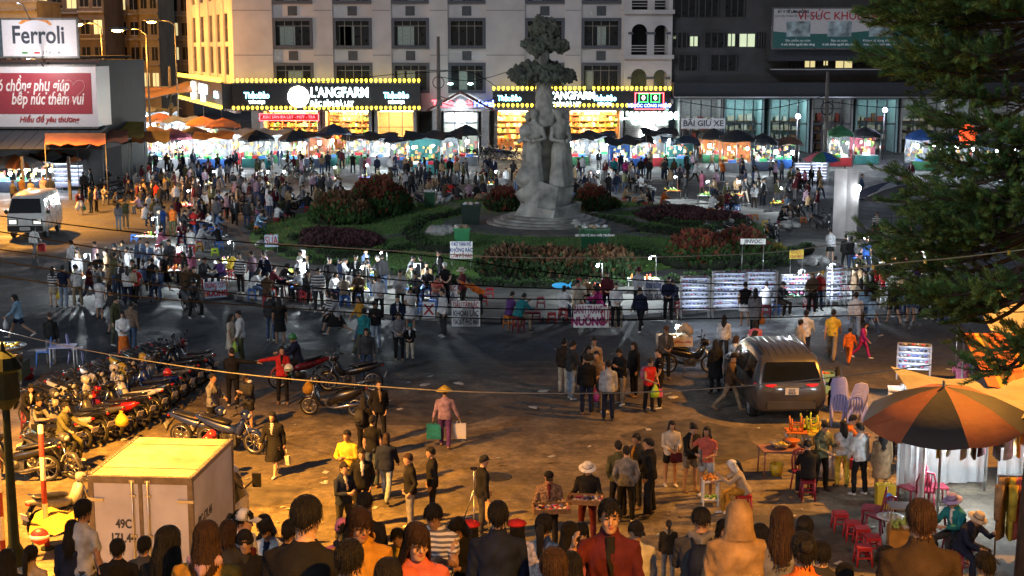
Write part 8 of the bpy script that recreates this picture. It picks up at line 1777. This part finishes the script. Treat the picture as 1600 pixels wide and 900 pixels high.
for a in crowd('609 264 sit 178 jacket.brown k|672 262 sit 160 jacket.black k|951 270 stand 175 jacket.black k|964 269 stand 182 jacket.navy pants.denim|977 267 stand 170 jacket.olive k bob|1010 284 bend -80 sweater.stripes k|980 290 sit 100 sweater.tan k bob|1003 296 sit -100 sweater.beige k long|1012 294 sit -120 jacket.black k long|1040 296 sit 60 sweater.orange k|1070 271 stand 178 jacket.black k|1152 276 stand 10 sweater.tan k|1165 277 walk 20 hoodie.darkgrey pants.cream|1179 286 front 5 sweater.lightgrey k|1115 302 sit 170 shirt.white k|1126 300 sit 190 jacket.brown k|1137 297 sit 178 jacket.maroon k|1148 298 sit 200 jacket.charcoal k|900 280 sit 160 jacket.black k|918 282 sit 20 jacket.charcoal k|928 272 front 10 jacket.grey k bob|705 282 sit 170 sweater.red k long|716 287 sit 190 jacket.charcoal k|732 284 sit 175 sweater.lilac k|744 286 sit 160 jacket.black k|755 280 sit 180 jacket.charcoal k|697 284 sit 150 jacket.brown k|792 286 sit 180 jacket.navy k|712 268 stand 170 jacket.grey k|635 265 stand 175 sweater.lightgrey k long|642 268 stand 182 jacket.charcoal k|665 262 stand 160 jacket.navy k bob|402 275 sit 100 jacket.navy k|415 282 sit 60 shirt.lightgrey k|430 288 sit 30 jacket.black k|422 298 sit 150 sweater.red k|440 306 sit 170 sweater.olive k long|455 298 sit 140 jacket.charcoal k|470 296 sit -150 sweater.grey k bob|482 300 sit 190 jacket.black k|496 292 sit 178 shirt.beige k|507 296 sit 160 sweater.maroon k bob|532 284 sit 178 jacket.navy k|405 312 sit 60 jacket.grey pants.denim|435 318 sit 170 sweater.white k bob|410 330 sitb 90 jacket.lightblue pants.denim|452 312 sit 150 jacket.black k long|392 300 sit 30 jacket.brown k|398 318 sit 100 sweater.pink k bob|385 312 stand 150 jacket.charcoal k|378 300 sit -60 jacket.black k'):P(*a,'at the rear edge of the garden')
P(1230,305,'stand',10,'tee.lightblue','shorts.black','short',tall=1.2,label='child in light blue by the rear right tables'); P(1225,322,'sit',60,'jacket.black','pants.black','short','at the right rear tables'); o=bike(1245,300,-60,'under','grey','motorbike with two riders on the far right road',group='motorbikes across the square'); P(1248,264,'ride',-60,'sweater.maroon','pants.black','short',label='front rider in maroon on the far right road',base=.28); P(1257,265,'ride',-60,'sweater.pink','pants.black','long',label='rear rider in pink on the far right road',base=.32)
for a in crowd('1298 357 stand 170 jacket.lightgrey skirt.black|1322 366 stand 160 jacket.charcoal k|1331 369 stand 190 jacket.black k bob|1371 331 sit 20 sweater.stripes k|1345 435 stand 178 sweater.beige k long|1362 428 stand 160 jacket.black k bob|1368 410 stand 178 tee.red skirt.white long|1384 414 stand 185 tee.red pants.white|1398 420 stand 170 shirt.white k|1413 425 stand 150 sweater.tan k|1432 396 stand 160 sweater.purple k bob|1470 432 stand 170 jacket.navy k|1345 395 sit 60 jacket.olive k|1355 370 stand 20 tee.blue k|1410 370 stand -30 jacket.darkgrey k|1440 380 stand 170 shirt.white k|1465 390 sit 20 shirt.pink k bob|1500 400 stand 150 jacket.charcoal k|1520 420 stand 180 jacket.brown k|1390 350 sit 10 sweater.white k bob|1425 352 sit -20 jacket.black k|1306 400 sit 150 jacket.grey k'):P(*a,'near the white board and conifer')
FC=MB(); fr=random.Random(9); TP=[template(p_,t_,b_,0)for p_,t_,b_ in(('stand','jacket','pants'),('walk','jacket','pants'),('relax','jacket','pants'),('sit','jacket','pants'))]
FCM=[SKINS[0]]+[cloth(c_)for c_ in('black','navy','maroon','white','grey','tan','charcoal','olive','lilac','denim')]+[HAIRS['black']]
HM=hair_mesh('short',0); hv_=[v_.co.copy()for v_ in HM.vertices]; hf_=[tuple(p_.vertices)for p_ in HM.polygons]
OCC=[Vector((q_['o'].location.x,q_['o'].location.y,0))for q_ in PEOPLE]
def mass(n_,x0,x1,y0,y1):
 for i in range(n_):
  for _ in range(25):
   loc=at(fr.uniform(x0,x1),fr.uniform(y0,y1))
   if all((loc-q_).length>.62 for q_ in OCC):break
  else:continue
  OCC.append(loc); T=fr.choice(TP); s_=fr.uniform(.84,.97); M_=Matrix.Translation(loc)@Matrix.Rotation(fr.random()*6.3,4,'Z')@Matrix.Scale(s_,4); me=T['me']; tc,bc=fr.randrange(1,11),fr.choice((1,1,2,5,10)); o_=len(FC.v)
  FC.v.extend(tuple(M_@v_.co)for v_ in me.vertices)
  for p_ in me.polygons:FC.f.append(tuple(k_+o_ for k_ in p_.vertices)); FC.m.append({0:0,1:tc,2:bc,3:1,4:4}.get(p_.material_index,1)); FC.sm.append(True)
  H_=M_@Matrix.Translation(T['head'])@T['q'].to_4x4(); FC.add([H_@v_ for v_ in hv_],hf_,11,True)
mass(34,190,380,236,276); mass(9,130,235,300,335); mass(46,215,395,290,372); mass(16,400,470,300,350); mass(14,640,800,296,312); mass(20,960,1300,268,300); mass(14,150,330,425,470); mass(22,400,700,446,470); mass(20,395,540,300,340); mass(16,1090,1300,300,345); mass(10,860,1060,290,312); mass(12,1330,1480,470,500); mass(12,110,250,430,480); mass(14,170,290,212,238); mass(26,395,780,262,290); mass(26,880,1330,262,300); mass(14,1330,1560,275,330); mass(16,270,400,285,330); mass(10,1370,1560,400,450)
tag(FC.build('far_crowd',FCM,fix=False),'dense far crowd milling between the stalls around the garden','crowd',kind='stuff')
print('people',len(PEOPLE),'templates',len(_bt))
# CONIFER AT THE RIGHT
TX,TY=9.05,23.6
t=thing('conifer_tree','large dark conifer with drooping needle branches at the right edge','tree',(TX,TY,0))
M_bark=mat('conifer bark',(.07,.05,.038),.95,0,.4,4,.8,18); M_ndl=mat('conifer needles',(.060,.155,.045),.7,0,.5,1.0); M_ndl2=mat('young conifer needles',(.15,.26,.06),.7,0,.4,1.0); M_ndl3=mat('shaded brown needles',(.07,.065,.03),.8,0,.4,1.0)  # third needle colour is browner, used most on the inner branches
MB().tube([(0,0,0),(.05,.03,3),(-.03,0,7),(0,.02,11),(0,0,15)],[.30,.26,.20,.13,.04],14).build('trunk',M_bark,t)
tr=random.Random(21); br=MB(); nd=MB()
def needles(p0,p1,n_,ln,mi):
 d=(p1-p0); L_=d.length; d.normalize(); a1=d.orthogonal().normalized(); a2=d.cross(a1)
 for i in range(n_):
  u=(i+tr.random())/n_; an=tr.random()*6.283; o=a1*math.cos(an)+a2*math.sin(an); p=p0.lerp(p1,u)
  l_=ln*(.6+.5*tr.random())*(1-.25*u); s_=d.cross(o)*.0062
  m1=p+(o*.55+d*.45)*l_*.55; m2=m1+(o*.12+d*.75+Vector((0,0,.28)))*l_*.5
  nd.add([p-s_,p+s_,m1+s_*.9,m1-s_*.9,m2],[(0,1,2,3),(3,2,4)],mi if tr.random()>.12 else(mi+1)%3)
nb=0
for k in range(118):
 z=4.7+7.8*(k/118.0)+tr.uniform(-.5,.5)
 az=tr.uniform(125,265)if k%4 else tr.uniform(-90,120)
 dirv=Vector((math.cos(R(az)),math.sin(R(az)),0))
 py_=75+(9.3-z)/23*2222
 ln=2.6+.7*tr.random()if z>9.0 else(1.9+.9*tr.random()if z>7.4 else(2.7+.6*tr.random()if 5.9<z<6.6 else(1.7+.7*tr.random()if z<5.9 else 2.1+.8*tr.random())))
 if z<5.0:ln*=.75
 pts=[]; droop=.1+1.0*tr.random()
 for i in range(7):
  u=i/6; pts.append(Vector((0,0,z))+dirv*ln*u+Vector((0,0,-droop*math.sin(u*2.2)+.18*u*u))+Vector((tr.uniform(-1,1),tr.uniform(-1,1),tr.uniform(-1,1)))*.05*u)
 br.tube(pts,[.045*(1-.8*i/6)+.006 for i in range(7)],5)
 side=Vector((-dirv.y,dirv.x,0)); nt_=int(ln*13)
 for i in range(nt_):
  u=.22+.78*(i+tr.random())/nt_; q=min(5,int(u*6)); p0=pts[q].lerp(pts[q+1],u*6-q); sg=1 if i%2 else-1
  d=(dirv*(.65+.5*tr.random())+side*sg*(.9-.5*u)*(.5+tr.random()*.6)+Vector((0,0,tr.uniform(-.7,.6)))).normalized(); l_=(.62-.25*u)*(.65+.6*tr.random())
  mid=p0+d*l_*.55; tip=mid+(d+Vector((0,0,.35))).normalized()*l_*.5
  br.tube([p0,mid,tip],[.010,.007,.004],4)
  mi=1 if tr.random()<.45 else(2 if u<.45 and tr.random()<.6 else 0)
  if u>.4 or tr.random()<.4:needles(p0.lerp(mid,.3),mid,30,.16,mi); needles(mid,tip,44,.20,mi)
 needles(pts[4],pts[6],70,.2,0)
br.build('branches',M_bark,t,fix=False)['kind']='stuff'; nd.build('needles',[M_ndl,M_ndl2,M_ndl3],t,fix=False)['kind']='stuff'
print('needle tris',len(nd.f))
# FINISH
for k_ in list(BK):
 for ch in list(BK[k_].children):
  for g_ in list(ch.children):bpy.data.objects.remove(g_)
  bpy.data.objects.remove(ch)
 LAB.remove(BK[k_]); bpy.data.objects.remove(BK[k_])
bpy.data.scenes.remove(TMP)
ORD=lambda i:str(i+1)+({1:'st',2:'nd',3:'rd'}.get((i+1)%10,'th')if not 10<i+1<14 else 'th')+' from left'
def cut(s_,n_):
 w_=s_.split(); return s_ if len(w_)<=n_ else ' '.join(w_[:n_])
by={}
for o in LAB:
 by.setdefault(cut(o['label'],16),[]).append(o)
for k_,L_ in by.items():
 if len(L_)==1:L_[0]['label']=k_; continue
 L_.sort(key=lambda o:pxof(o.location)[0])
 for i,o in enumerate(L_):o['label']=cut(k_,13).rstrip(',')+', '+ORD(i)
